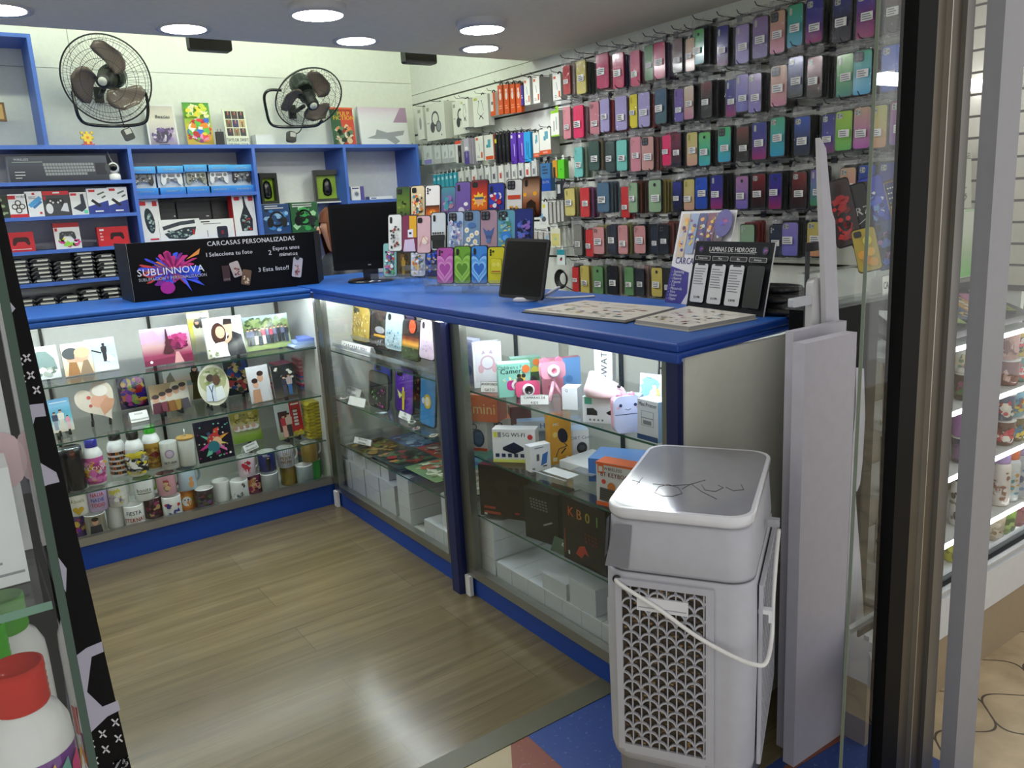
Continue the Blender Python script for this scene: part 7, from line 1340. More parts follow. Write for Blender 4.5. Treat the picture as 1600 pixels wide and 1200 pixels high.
# monitor
p = at(566, 443, 'z', ZT); t = thing('monitor', 'black computer monitor behind the counter corner', 'monitor', (p.x + .075, p.y + .06, ZT), -30)
q = at(519, 319, 'y', p.y + .02); hm = rise(Vector((p.x, p.y, ZT)), 318)
m = MB(); m.lathe([(.11, 0), (.11, .006), (.1, .014), (.03, .02)], 32, lin('111113'), 'gloss'); m.build('base', t)
m = MB(); m.box(-.035, .035, .0, .03, .015, .2, lin('0e0e10'), 'gloss'); m.build('neck', t)
m = MB(); m.prism([(u, v + .06) for u, v in rrect(.33, hm - .06, .008)], -.03, .02, lin('0d0d0f'), 'black'); fr_ = m.build('frame', t)
m = MB(); m.on(-.0305, 'black'); m.rect(-.152, .1, .152, hm - .016, lin('050506')); m.rect(-.006, .078, .008, .083, lin('8a8a8a')); m.build('screen', fr_)
# phone case stand: three tiers, two bottom groups
A0 = at(676, 444, 'z', 1.062); B0 = at(786, 444, 'z', 1.062); dv = (B0 - A0); dv.z = 0; dv.normalize(); nv = Vector((dv.y, -dv.x, 0))
if nv.dot(A0 - CAMP) > 0: nv = -nv
RZ = math.degrees(math.atan2(dv.y, dv.x))
def hit(px, py, P):                       # pixel ray with the upright plane of a tier
 d = at(px, py, 'z', 0.0) - CAMP if py > 420 else at(px, py, 'x', 10.0) - CAMP
 return CAMP + d * ((P - CAMP).dot(nv) / d.dot(nv))
PB2 = at(591, 433, 'z', 1.062)
def blobart(cols, n=44, s=1, r=.014, bg_=None): return lambda m, w, h: ((m.grad(-w * .45, h * .03, w * .45, h * .95, [lin(q) for q in bg_]) if bg_ else None), m.blobs(-w * .43, h * .04, w * .43, h * .8, [lin(q) for q in cols], n, r, s, 1.4))
def hearts(c1, c2, c3):
 def f(m, w, h):
  for i, s_ in enumerate((1.75, 1.45, 1.15, .86, .66)):
   P = [(u, h * .38 - w * s_ * .5 + v) for u, v in heart(w * s_, w * s_ * 1.05)]
   m.poly([(max(-w * .46, min(w * .46, u)), max(h * .04, min(h * .96, v))) for u, v in P], lin((c2, c3, c1, c3, c2)[i]))
 return f
TIERS = [('top', A0 - nv * .125, [
  (615, 292, 636, 'dark green case with a small dark figure', '33502a', blobart(('1c2a18', '5a6a2a', '7a8a3a'), 10, 1, .01), 'square', ['1f3018', '5f7a2a', '2a4a22']), (638, 290, 659, 'cream case with a crowded comic pattern', 'd8c8a0', blobart(('c9822a', 'f0e8d0', '3a3a3a', 'd94a2a', 'e2b83a', '4a8a9a'), 70, 2, .01), 'square', None), (660, 289, 684, 'white topped case with a glowing orange pumpkin face', 'e6e4e0', lambda m, w, h: (m.grad(-w * .46, h * .03, w * .46, h * .46, [lin('4a1f10'), lin('c9601f'), lin('2a1a12')]), m.circ(0, h * .24, w * .3, lin('d9722a'), h * .12), m.poly([(-w * .16, h * .26), (-w * .04, h * .27), (-w * .1, h * .32)], lin('f0d83a')), m.poly([(w * .16, h * .26), (w * .04, h * .27), (w * .1, h * .32)], lin('f0d83a')), m.poly([(-w * .2, h * .2), (w * .2, h * .2), (w * .1, h * .15), (-w * .1, h * .15)], lin('f0c83a'))), 'dots', None), (686, 292, 707, 'glossy violet and teal case with mottled patches', '6a6a9a', blobart(('4a5a9a', '8a6aa8', '4a9aa8', 'b88aa0'), 20, 4, .016), None, ['5a6a9a', '6a5a94', '3f8a94']), (707, 284, 732, 'purple case with pale round creatures and yellow stars', '6a549a', lambda m, w, h: (m.circ(-w * .1, h * .26, w * .2, lin('c9c4d4'), h * .09), m.circ(w * .2, h * .42, w * .14, lin('e0dce4'), h * .05), m.blobs(-w * .4, h * .05, w * .4, h * .3, [lin('d9c44a'), lin('8a7ab8'), lin('b0a8c8')], 16, .007, 3)), 'strip', None), (731, 281, 760, 'orange and red case with a spiky burst', '8a2a1f', lambda m, w, h: (m.grad(-w * .45, h * .03, w * .45, h * .96, [lin('b3401a'), lin('d96a1f'), lin('c4361f'), lin('6a1a2a')]), m.poly([(w * .44 * math.cos(a) * (1 if i % 2 else .6), h * .5 + h * .2 * math.sin(a) * (1 if i % 2 else .6)) for i, a in enumerate([6.283 * j / 18 for j in range(18)])], lin('e8c43a')), m.circ(0, h * .46, w * .22, lin('e0a478'), h * .1), m.rect(-w * .26, h * .5, w * .26, h * .56, lin('4a5a7a'))), 'square', None), (758, 286, 785, 'blue and red case with an abstract swirl', '2a3a9a', blobart(('c42a3a', '2a4ac0', '1a2a6a', 'e2e2ea', '8a1f3a'), 40, 7, .014), 'strip', None), (787, 280, 813, 'white case with a black camera block and small red pictures', 'dcdcd8', lambda m, w, h: (m.rect(-w * .4, h * .5, w * .4, h * .6, lin('c4442a')), m.blobs(-w * .4, h * .06, w * .4, h * .36, [lin('d9a03a'), lin('3a6a3a'), lin('c9c0b0'), lin('4a3a3a')], 26, .01, 5)), 'big', None), (812, 276, 842, 'dark brown case with glowing amber lights', '3a2014', lambda m, w, h: (m.grad(-w * .45, h * .03, w * .45, h * .95, [lin('2a140c'), lin('8a4a2a'), lin('b89070'), lin('4a2a1c')]), m.circ(w * .2, h * .58, .008, lin('f0a82a')), m.circ(-w * .34, h * .56, .007, lin('f0a82a')), m.poly([(-w * .3, h * .05), (-w * .24, h * .36), (0, h * .44), (w * .24, h * .36), (w * .3, h * .05), (w * .1, h * .24), (-w * .1, h * .24)], lin('2a120a'))), 'strip', None)]),
 ('middle', A0 - nv * .062, [
  (602, 335, 623, 'white case with a small black and red robot shape', 'd9dcd9', blobart(('2a2a2e', '8a3a34', '4a4a50', 'c9c9c6'), 26, 8, .009), 'strip', None), (623, 336, 648, 'half maroon and half mustard case with a white mask shape', '7a2f4f', lambda m, w, h: (m.rect(0, h * .4, w * .46, h * .96, lin('d9a62a')), m.poly([(-w * .1, h * .4), (w * .24, h * .4), (w * .24, h * .62), (-w * .1, h * .6)], lin('e2e2ea')), m.rect(-w * .02, h * .48, w * .14, h * .54, lin('2a2a5a')), m.poly([(-w * .4, h * .03), (-w * .3, h * .34), (w * .3, h * .36), (w * .4, h * .03)], lin('c9b9d4'))), None, None), (647, 337, 668, 'pale pink case with a cream line drawing', 'd3aeb4', lambda m, w, h: (m.circ(w * .1, h * .34, w * .22, lin('e6d4c8'), h * .1), m.line([(-w * .3, h * .2), (0, h * .46), (w * .3, h * .3)], .003, lin('c9956a'))), 'square', None), (669, 332, 693, 'white case with a row of small black standing figures', 'c9d2d4', lambda m, w, h: [m.figure(-w * .34 + i * w * .17, h * .06, h * .42, DK, lin('8a8a86'), lin('26282a'), lin('1a1c1e')) for i in range(5)], 'strip', None), (695, 331, 721, 'pale blue case with scattered blue blossoms', 'a8bcd4', blobart(('4a6aa8', 'd9dfe8', '7a8fc0', 'b89ac0', 'e6e6ee'), 50, 11, .01), 'big', None), (720, 329, 747, 'grey blue case with white daisies', '6f8fb0', lambda m, w, h: [(m.circ(u * w, v * h, .011, lin('e8e8e2'), n=7), m.circ(u * w, v * h, .004, lin('d9b83a'), n=6), setattr(m, 'k', m.k - 2)) for u, v in ((-.3, .5), (.3, .42), (-.2, .26), (.2, .2), (.0, .36), (-.32, .1), (.3, .08), (.02, .08))] and m.circ(0, h * .62, w * .24, lin('4a6fa8'), h * .07), 'big', None), (746, 328, 774, 'mauve case with a dark blue flower silhouette', 'a88a98', lambda m, w, h: (m.circ(0, h * .34, w * .18, lin('3f5688'), h * .1), m.poly([(-w * .34, h * .56), (-w * .1, h * .46), (0, h * .5), (w * .1, h * .46), (w * .34, h * .56), (w * .2, h * .36), (-w * .2, h * .36)], lin('4a66a0')), m.circ(0, h * .22, w * .14, lin('5a78b0'), h * .06)), 'big', None), (773, 328, 802, 'aqua case with green leaves and a bright blue blossom', '5f9fb4', lambda m, w, h: (m.blobs(-w * .44, h * .04, w * .44, h * .9, [lin('4a8a6a'), lin('d9c84a'), lin('8fc4c9'), lin('3f7a9a')], 40, .01, 6), m.circ(0, h * .34, w * .3, lin('3a80d0'), h * .13), m.circ(0, h * .3, w * .16, lin('5aa4e8'), h * .07)), 'big', None), (800, 326, 830, 'dark blue case with spiky leaves, beside the tablet', '27347a', blobart(('3f56b0', '141a3a', '5a74d0', '1c2450', '8a6ac0'), 46, 14, .016), None, None)]),
 ('bottom', PB2, [
  (594, 380, 616, 'teal case with a crowded green and white design', '7fb4ac', blobart(('e2e6e2', '4a9a5a', '6a4a9a', 'c93a3a', '2a3a4a', 'b06aa0'), 60, 15, .01), None, None), (616, 383, 638, 'dark gold case with a standing golden shape', '3a2c14', lambda m, w, h: (m.blobs(-w * .4, h * .05, w * .4, h * .9, [lin('4a3a1a'), lin('6a4a1c'), lin('2a2212')], 24, .014, 2), m.figure(0, h * .06, h * .55, lin('a8802a'), lin('b88f3a'), lin('a07a24'), lin('8a6a1c'))), 'strip', None), (637, 379, 661, 'white and gold case with a many-coloured comic design', 'c9cdd4', blobart(('e2b03a', '6a8ac0', 'e8e8ec', 'c9602a', '4a5a3a', 'd9d9dc'), 64, 17, .01), 'strip', None), (660, 382, 683, 'deep blue case with small bright figures', '16205a', blobart(('2a4ac0', '0e1440', '4a7ae0', 'd9c49a', '1f2f8a'), 50, 18, .009), 'square', None)]),
 ('lower right', A0, [
  (678, 387, 705, 'pink case with nested hearts, front row', 'b04f9e', hearts('c46ab2', 'a8459a', 'd08ac0'), 'dots', None), (705, 385, 732, 'green case with nested hearts, front row', '6aa02f', hearts('7fb83f', '558a26', '97c95a'), 'strip', None), (732, 384, 758, 'blue case with nested hearts, front row', '3a86d0', hearts('58a4e6', '2a6cc0', '8ac4f0'), 'strip', None), (758, 386, 786, 'bright yellow case with a fine square outline', 'cfc824', lambda m, w, h: (m.poly([(u, v + h * .28) for u, v in rrect(w * .66, h * .4, .006)], lin('a8a01a')), m.poly([(u, v + h * .295) for u, v in rrect(w * .6, h * .37, .006)], lin('d8d02c')), m.rect(-w * .26, h * .32, w * .26, h * .35, lin('a8502a')), m.circ(-w * .12, h * .52, .008, lin('e2dc5a')), m.circ(w * .12, h * .52, .008, lin('e2dc5a'))), 'dots', None), (787, 380, 811, 'dark grey case with a black and white comic pattern, half behind the tablet', '3f4142', blobart(('1a1a1c', '8a8c8c', '55585a', 'b4b4b2'), 60, 20, .01), 'strip', None)])]
for tn, P, cs in TIERS:
 for x0, ytop, x1, tx, base, art, cam_, gr in cs:
  a_, b_ = hit(x0, ytop, P), hit(x1, ytop, P); w = min(max((b_ - a_).dot(dv) * .97, .068), .078); top = (a_.z + b_.z) / 2
  h = .150; z = top - h * .985
  if tn in ('bottom', 'lower right'): h = (top - 1.0625) / .985; z = 1.0625
  mid_ = (a_ + b_) / 2
  stand_case('phone_case', tx + ', %s tier of the worktop stand' % ('bottom' if tn == 'lower right' else tn) if len(tx.split()) < 10 else tx, (mid_.x, mid_.y, z), w, h, RZ, art, cam=cam_, base=base, grad=gr, lean=-7, group='printed phone cases on the worktop stand')
m = MB(); d_ = dv
def slab3(P, L0, L1, n0, n1, z0, z1):
 q = [P + d_ * L0 + nv * n0, P + d_ * L1 + nv * n0, P + d_ * L1 + nv * n1, P + d_ * L0 + nv * n1]
 m.slab([(v.x, v.y) for v in q], z0, z1, WHITE, 'acrylic')
for P, L0, L1, zz in ((A0, -.02, .36, 1.06), (PB2, -.02, .22, 1.06), (A0 - nv * .062, -.16, .34, 1.115), (A0 - nv * .125, -.14, .36, 1.19)):
 slab3(P, L0, L1, .03, -.012, zz - .003, zz); slab3(P, L0, L1, .03, .028, zz, zz + .02)
for P, L in ((A0, -.018), (A0, .15), (A0, .355), (PB2, -.018), (PB2, .1), (PB2, .215)):
 slab3(P, L, L + .003, .03, -.10, ZT + .0005, 1.057)
for L in (-.12, .1, .33): slab3(A0 - nv * .1, L, L + .003, .0, -.04, ZT + .0005, 1.187)
put(m, 'acrylic_stand', 'clear acrylic tiered stand under the printed phone cases', 'stand')
# tablet
p = at(821, 470, 'z', ZT); t = thing('tablet', 'black tablet leaning on a round white base at the counter front', 'tablet', (p.x, p.y, ZT), -68)
m = MB(); m.lathe([(.042, 0), (.044, .004), (.042, .012), (.036, .016)], 28, lin('c9c9cc'), 'satin'); m.build('base', t)
p0 = at(787, 468, 'x', p.x - .02)
m = MB(); m.M = Matrix.Translation((0, -.035, .012)) @ Matrix.Rotation(R(-14), 4, 'X') @ Matrix.Rotation(R(3), 4, 'Y'); m.prism(rrect(.172, .2, .009), 0, .012, lin('101114'), 'satin'); tb_ = m.build('body', t)
m2 = MB(); m2.M = m.M; m2.on(0, 'gloss'); m2.poly([(u, v + .01) for u, v in rrect(.156, .18, .003)], lin('090b10')); m2.build('screen', tb_)
m = MB(); m.tube(spline([(.05, .03, .006), (.09, .05, .03), (.12, .02, .045), (.1, -.01, .03), (.07, .01, .012), (.11, .06, .004), (.2, .12, .004)]), .004, 6, lin('d0d0d0')); m.build('cord', t)
# catalogues
def booklet(name, lab, P, th, cover, art_seed, spiral=False):
 p = [at(*q, 'z', ZT) for q in P]
 m = MB(); m.slab([(v.x, v.y) for v in p], ZT + .0005, ZT + .003, lin(cover), 'satin')
 cx = sum(v.x for v in p) / 4; cy_ = sum(v.y for v in p) / 4
 sh = [(cx + (v.x - cx) * .97, cy_ + (v.y - cy_) * .97) for v in p]
 m.slab(sh, ZT + .003, ZT + .003 + th, lin('d6d2c6'), 'print', edge=lin('a8a496'))
 z = ZT + .0034 + th; rg = random.Random(art_seed)
 P4 = [Vector((x, y, 0)) for x, y in sh]
 B = lambda s, t_: (P4[0] * (1 - s) + P4[1] * s) * (1 - t_) + (P4[3] * (1 - s) + P4[2] * s) * t_
 for i in range(70):
  s, t_ = rg.uniform(.06, .86), rg.uniform(.06, .88); a, b_ = rg.uniform(.03, .08), rg.uniform(.02, .06)
  col = lin(rg.choice(('a05a56', '4a6a9a', 'c9a04a', '4a7a7a', '8a8474', '2a2a30', '8a6a56', 'c4c4bc', '6a8a80')))
  if i > 40: a, b_, col = rg.uniform(.06, .14), .008, lin('8a8880')
  q = [B(s, t_), B(min(.97, s + a), t_), B(min(.97, s + a), t_ + b_), B(s, t_ + b_)]
  m.face([(v.x, v.y, z) for v in q], col, 'print')
 if spiral:
  for i in range(26):
   c_ = B(.0 + .0, i / 25) if spiral == 'l' else B(i / 25, 1)
   m.tube([(c_.x + .006 * math.cos(a), c_.y, ZT + .006 + .006 * math.sin(a)) for a in [6.283 * j / 8 for j in range(8)]], .0009, 4, lin('2a2a2c'), 'metal', closed=True)
 else:
  q0, q1 = B(.42, 0), B(.5, 1); m.face([(q0.x, q0.y, z + .0002), (q0.x + .006, q0.y, z + .0002), (q1.x + .006, q1.y, z + .0002), (q1.x, q1.y, z + .0002)], lin('9a968a'), 'print')
 return put(m, name, lab, 'catalogue')
booklet('catalogue', 'open printed catalogue on the side worktop below the tablet', [(815, 489), (978, 506), (1058, 485), (914, 473)], .006, '2c2c30', 4)
booklet('catalogue', 'spiral bound catalogue at the worktop corner before the price board', [(990, 507), (1076, 519), (1184, 499), (1076, 484)], .009, 'c9c4b6', 9, 'l')
m = MB(); p = at(905, 471, 'z', ZT); q = at(957, 459, 'z', ZT); m.box(p.x, p.x + .004, q.y, p.y, ZT + .0003, ZT + .004, lin('9fb4dc'), 'satin'); m.box(p.x, q.x + .1, q.y, q.y + .004, ZT + .0003, ZT + .004, lin('9fb4dc'), 'satin')
# leaflet and price board
c, w, h, rz = stand(ZT, (1050, 475), (1093, 480), 336)
p = at(1050, 475, 'z', ZT); W_ = .225; h = .28
t = thing('leaflet_board', 'white and purple upright board lettered CARCASAS behind the black price board', 'sign', (p.x + .012, p.y - W_ / 2 + .05, ZT + .0005), -94, -15)
m = MB(); m.box(-W_ / 2, W_ / 2, 0, .003, 0, h, WHITE, 'print', front=lin('d9d8dc')); m.on(0); NV = lin('2c1f86')
m.poly([(-W_ / 2, 0), (-W_ * .18, 0), (-W_ * .1, h * .12), (-W_ * .14, h * .34), (-W_ / 2, h * .4)], NV); m.text('CARCASAS', -W_ / 2 + .072, h * .43, .02, NV, bold=True, sx=.8)
for i, x in enumerate(('Samsung', 'iPhone', 'Huawei', 'Xiaomi', 'LG', 'Motorola', 'Vivo', 'Honor', 'Oppo')): m.text('- ' + x, -W_ / 2 + .008, h * (.33 - .037 * i), .009, lin('dcdce6'), 'l', bold=True)
for i in range(5): mw = .034; u = -W_ / 2 + .012 + i * .038; m.rect(u, h * .5 + i * .012, u + mw, h * .97, lin(('c9b9a0', '8fa0c0', '2a2c6a', '6a2a4a', '4a2f3a')[i])); m.blobs(u, h * .52 + i * .012, u + mw, h * .96, [lin(q_) for q_ in ('d9b83a', '4a3a8a', '8a3a5a', '2a2a5a', 'b9c4d4', 'e2a04a')], 16, .011, i)
m.circ(W_ * .36, h * .86, .034, NV, .04); burst(m, W_ * .36, h * .87, .022, 5, 18)
m.build('board', t)
m = MB(); m.M = Matrix.Translation((0, .004, .17)) @ Matrix.Rotation(R(34), 4, 'X'); m.box(-.02, .02, 0, .003, -.165, 0, lin('c4c4c4'), 'satin'); m.build('strut', t)
c, w, h, rz = stand(ZT, (1072, 481), (1192, 496), 379)
t = thing('price_board', 'black price board lettered LAMINAS DE HIDROGEL with three white columns', 'sign', (c.x, c.y, ZT + .0005), rz, -12)
h *= 1.03
m = MB(); m.box(-w / 2, w / 2, 0, .005, 0, h, lin('c9c9c9'), 'black', front=lin('1b1d21')); m.on(0, 'print')
m.text('LAMINAS DE HIDROGEL', 0, h * .855, h * .07, lin('dcdcdc'), bold=True, sx=.86); m.rect(-w * .29, h * .835, w * .29, h * .84, lin('dcdcdc'))
for s_ in (-1, 1): m.circ(s_ * w * .41, h * .885, h * .055, lin('1f1440')); burst(m, s_ * w * .41, h * .885, h * .05, 6, 14)
for i, x in enumerate(('Transparente', 'Mate', 'Blue', 'Antiespia')):
 u = -w * .36 + i * w * .24
 m.poly([(u + a, v + h * .72) for a, v in rrect(w * .21, h * .065, .003)], lin('b9b9b9')); m.poly([(u + a, v + h * .725) for a, v in rrect(w * .2, h * .055, .003)], lin('121316')); m.text(x, u, h * .738, h * .032, lin('d6d6d6'), bold=True, sx=.75)
 if i < 3:
  m.poly([(u + a, v + h * .1) for a, v in rrect(w * .185, h * .57, .006)], lin('c9cbcf')); m.rect(u - w * .05, h * .645, u + w * .05, h * .672, lin('1b1d21')); m.tlines(u - w * .08, h * .6, u + w * .078, 7 + i, h * .037, lin('6a6c72'), i, h * .012); m.text(('$ 5.990', '$ 6.990', '$ 8.990')[i], u, h * .16, h * .036, lin('2a2a30'), bold=True, sx=.8)
 else: m.poly([(u + a, v + h * .1) for a, v in rrect(w * .2, h * .57, .006)], lin('55585e')); m.poly([(u + a, v + h * .103) for a, v in rrect(w * .194, h * .565, .006)], lin('0d0e11'))
m.build('board', t)
m = MB(); m.M = Matrix.Translation((0, .006, .14)) @ Matrix.Rotation(R(30), 4, 'X'); m.box(-.02, .02, 0, .003, -.14, 0, lin('c4c4c4'), 'satin'); m.build('strut', t)
# end of the worktop: bag, handle
p = at(1225, 470, 'z', ZT)
m = MB(); m.M = Matrix.Translation((1.80, 1.345, ZT + .0005))
for i, (r_, z0) in enumerate(((.07, .0), (.06, .03), (.045, .055))): m.tube([(r_ * math.cos(R(a)) * .8, r_ * math.sin(R(a)) * 1.5, z0 + .01) for a in range(0, 360, 20)], .011, 6, lin('141416'), 'crumple', closed=True)
m.prism([(-.05, 0), (.055, 0), (.05, .05), (.01, .07), (-.04, .055)], -.09, .09, lin('17171a'), 'crumple')
put(m, 'black_bag', 'crumpled black bag of cables at the end of the side worktop', 'bag')
# seated person behind the monitor: only the auburn hair shows over the counter
def person():
 t = thing('person', 'person with auburn hair sitting behind the counter, hidden by the monitor', 'person', (0, 0, 0))
 hd = at(521, 345, 'y', 4.36); hx, hy, hz = hd.x, hd.y, hd.z - .035
 me = bpy.data.meshes.new('body'); V = []; E = []; RD = []
 def v(x, y, z, r, p=None): V.append((hx + x, hy + y, hz + z)); RD.append(r); (E.append((p, len(V) - 1)) if p is not None else None); return len(V) - 1
 pel = v(.06, .02, -.66, .15); ab = v(.05, .02, -.52, .135, pel); ch = v(.03, .02, -.34, .145, ab); sh = v(.02, .02, -.22, .11, ch); nk = v(.01, .01, -.14, .052, sh); h0 = v(0, 0, -.06, .062, nk); h1 = v(-.005, -.01, .0, .088, h0); v(0, .0, .06, .07, h1)
 for s_ in (-1, 1):
  a = v(.02 + s_ * .0, .02 + s_ * .17, -.25, .06, sh); b = v(-.02, .02 + s_ * .22, -.47, .047, a); c_ = v(-.22, .02 + s_ * .14, -.5, .037, b); v(-.3, .02 + s_ * .12, -.49, .032, c_)
  a = v(.04, .02 + s_ * .1, -.68, .1, pel); b = v(-.34, .02 + s_ * .11, -.67, .07, a); c_ = v(-.36, .02 + s_ * .11, -1.08, .045, b); v(-.46, .02 + s_ * .11, -1.12, .035, c_)
 me.from_pydata(V, E, []); o = bpy.data.objects.new('body', me); COL.objects.link(o); o.parent = t
 sk = o.modifiers.new('skin', 'SKIN'); sk.use_smooth_shade = True
 for d_, r_ in zip(me.skin_vertices[0].data, RD): d_.radius = (r_, r_)
 me.skin_vertices[0].data[0].use_root = True
 ss = o.modifiers.new('sub', 'SUBSURF'); ss.levels = 2; ss.render_levels = 2
 m_ = bpy.data.materials.new('skin_and_clothes'); m_.use_nodes = True; nt = m_.node_tree; b = nt.nodes['Principled BSDF']; b.inputs['Roughness'].default_value = .55
 g = N(nt, 'ShaderNodeNewGeometry'); sp = N(nt, 'ShaderNodeSeparateXYZ'); nt.links.new(g.outputs['Position'], sp.inputs[0])
 cr = N(nt, 'ShaderNodeValToRGB'); cr.color_ramp.interpolation = 'CONSTANT'; mp = N(nt, 'ShaderNodeMapRange'); mp.inputs[1].default_value = hz - 1.2; mp.inputs[2].default_value = hz + .2
 cr.color_ramp.elements[0].color = (*lin('2a2f3c'), 1); e = cr.color_ramp.elements[1]; e.position = .44; e.color = (*lin('3a3c42'), 1); e = cr.color_ramp.elements.new(.76); e.color = (*lin('c08e72'), 1)
 nt.links.new(sp.outputs[2], mp.inputs[0]); nt.links.new(mp.outputs[0], cr.inputs[0]); nt.links.new(cr.outputs[0], b.inputs['Base Color']); me.materials.append(m_)
 m = MB(); m.M = Matrix.Translation((hx, hy, hz)); HC = lin('5a3018'); n = 24; b0 = len(m.v); rows = []
 for zz, ra, rb, ox in ((.118, .02, .02, .02), (.11, .06, .062, .02), (.08, .092, .096, .022), (.03, .108, .112, .026), (-.03, .112, .112, .032), (-.1, .11, .108, .04), (-.18, .1, .1, .045), (-.24, .07, .08, .05)):
  m.vs([(ox + ra * math.cos(6.283 * i / n), rb * math.sin(6.283 * i / n) * (1 + .04 * (i % 2)), zz) for i in range(n)]); rows.append(1)
 for k in range(7):
  for i in range(n):
   a = 6.283 * (i + .5) / n
   if k > 2 and math.cos(a) < -.86 : continue
   j = (i + 1) % n; m.fc((b0 + k * n + i, b0 + k * n + j, b0 + (k + 1) * n + j, b0 + (k + 1) * n + i), HC if (i + k) % 3 else lin('6f3d1f'), 'satin', True)
 m.fc(range(b0, b0 + n), HC, 'satin'); m.build('hair', t)
 m = MB(); m.M = Matrix.Translation((hx - .094, hy, hz)) @ Matrix.Rotation(R(-90), 4, 'Z')
 m.lathe([(.012, -.035), (.014, -.03), (.009, .0), (.004, .008)], 10, lin('bd8a6e'), 'satin'); m.on(-.004, 'satin'); [m.circ(u, .006, .012, lin('e6e2de'), .006) for u in (-.032, .032)]; [m.circ(u, .006, .006, lin('3a2418')) for u in (-.032, .032)]; m.poly([(-.024, -.058), (0, -.053), (.024, -.058), (0, -.066)], lin('a05a52'))
 m.build('face', t)
 st = MB(); st.M = Matrix.Translation((hx + .05, hy + .02, 0)); z_ = hz - .83; st.lathe([(.17, z_ - .05), (.18, z_ - .04), (.18, z_), (.16, z_ + .02)], 24, lin('2a2a2e'), 'satin')
 st.lathe([(.022, .06), (.022, z_ - .05)], 12, lin('8a8a8c'), 'metal'); [st.tube([(0, 0, .07), (.24 * math.cos(R(72 * i)), .24 * math.sin(R(72 * i)), .03)], .016, 6, lin('2a2a2e')) for i in range(5)]
 put(st, 'stool', 'dark round stool under the seated person behind the counter', 'stool')
person()
# ---------------------------------------------------------------- evaporative cooler at the counter's end
CW, CD = .262, .40
t = thing('air_cooler', 'white evaporative air cooler with a fish-scale grille beside the counter end', 'air cooler', (1.159, 1.052, 0), -57.5)
PL, PG_, DG = lin('acadb5'), lin('9c9da4'), lin('77787f')
def rr2(w, d, r, n=6): return [(u, v) for u, v in rrect(w, d, r, n, cv=0)]
def loft(m, rings, col, mat='satin'):
 n = len(rings[0][0]); b = len(m.v)
 for o, z in rings: m.vs([(x, y, z) for x, y in o])
 for k in range(len(rings) - 1):
  for i in range(n): j = (i + 1) % n; m.fc((b + k * n + i, b + k * n + j, b + (k + 1) * n + j, b + (k + 1) * n + i), col, mat, True)
 m.fc(range(b + n - 1, b - 1, -1), col, mat); m.fc(range(b + (len(rings) - 1) * n, b + len(rings) * n), col, mat)
m = MB(); loft(m, [(rr2(CW * .86, CD * .86, .04), .05), (rr2(CW * .92, CD * .92, .045), .06), (rr2(CW * .95, CD * .95, .045), .27), (rr2(CW * .96, CD * .96, .045), .275)], DG); m.build('water_tank', t)
for sx in (-1, 1):
 for sy in (-1, 1): m = MB(); m.M = Matrix.Translation((sx * CW * .34, sy * CD * .36, .026)) @ Matrix.Rotation(R(90), 4, 'Y'); m.lathe([(.018, -.01), (.025, -.008), (.025, .008), (.018, .01)], 16, lin('1c1c1e')); m.box(-.05, -.02, -.008, .008, -.012, .012, lin('55565a'), 'satin'); m.build('caster', t)
m = MB(); W0, D0 = CW + .012, CD + .004
loft(m, [(rr2(W0 * .97, D0 * .97, .045), .276), (rr2(W0, D0, .045), .30), (rr2(W0 * 1.02, D0, .045), .5), (rr2(W0, D0, .045), .668), (rr2(W0 * .985, D0 * .985, .045), .674)], PL); m.build('body', t)
m = MB(); loft(m, [(rr2(W0 * .98, D0 * .98, .045), .677), (rr2(W0 * .99, D0 * .99, .045), .684), (rr2(CW * .99, CD * .99, .045), .77), (rr2(CW * .96, CD * .96, .045), .778)], PL); hd_ = m.build('head', t)
m = MB(); loft(m, [(rr2(CW * .99, CD * .99, .042), .779), (rr2(CW * 1.01, CD * 1.01, .046), .785), (rr2(CW * 1.01, CD * 1.01, .046), .797), (rr2(CW * .995, CD * .995, .043), .8)], lin('d2d3d8'), 'gloss')
m.face([(x, y, .8004) for x, y in rr2(CW * .95, CD * .95, .04)], lin('85868b'), 'gloss'); m.build('lid', t)
m = MB(); y_ = -D0 / 2 - .001; m.face([(-W0 / 2 + .006, y_ - .001, .684), (-W0 / 2 + .05, y_ - .0014, .684), (-CW / 2 + .052, y_ + .0025, .768), (-CW / 2 + .018, y_ + .003, .768)], DG, 'satin'); m.face([(-W0 / 2 - .001, -D0 / 2 + .04, .69), (-W0 / 2 - .001, -D0 / 2 + .02, .69), (-CW / 2 - .0005, -D0 / 2 + .02, .768), (-CW / 2 - .0005, -D0 / 2 + .04, .768)], DG, 'satin'); m.build('control_panel', hd_)
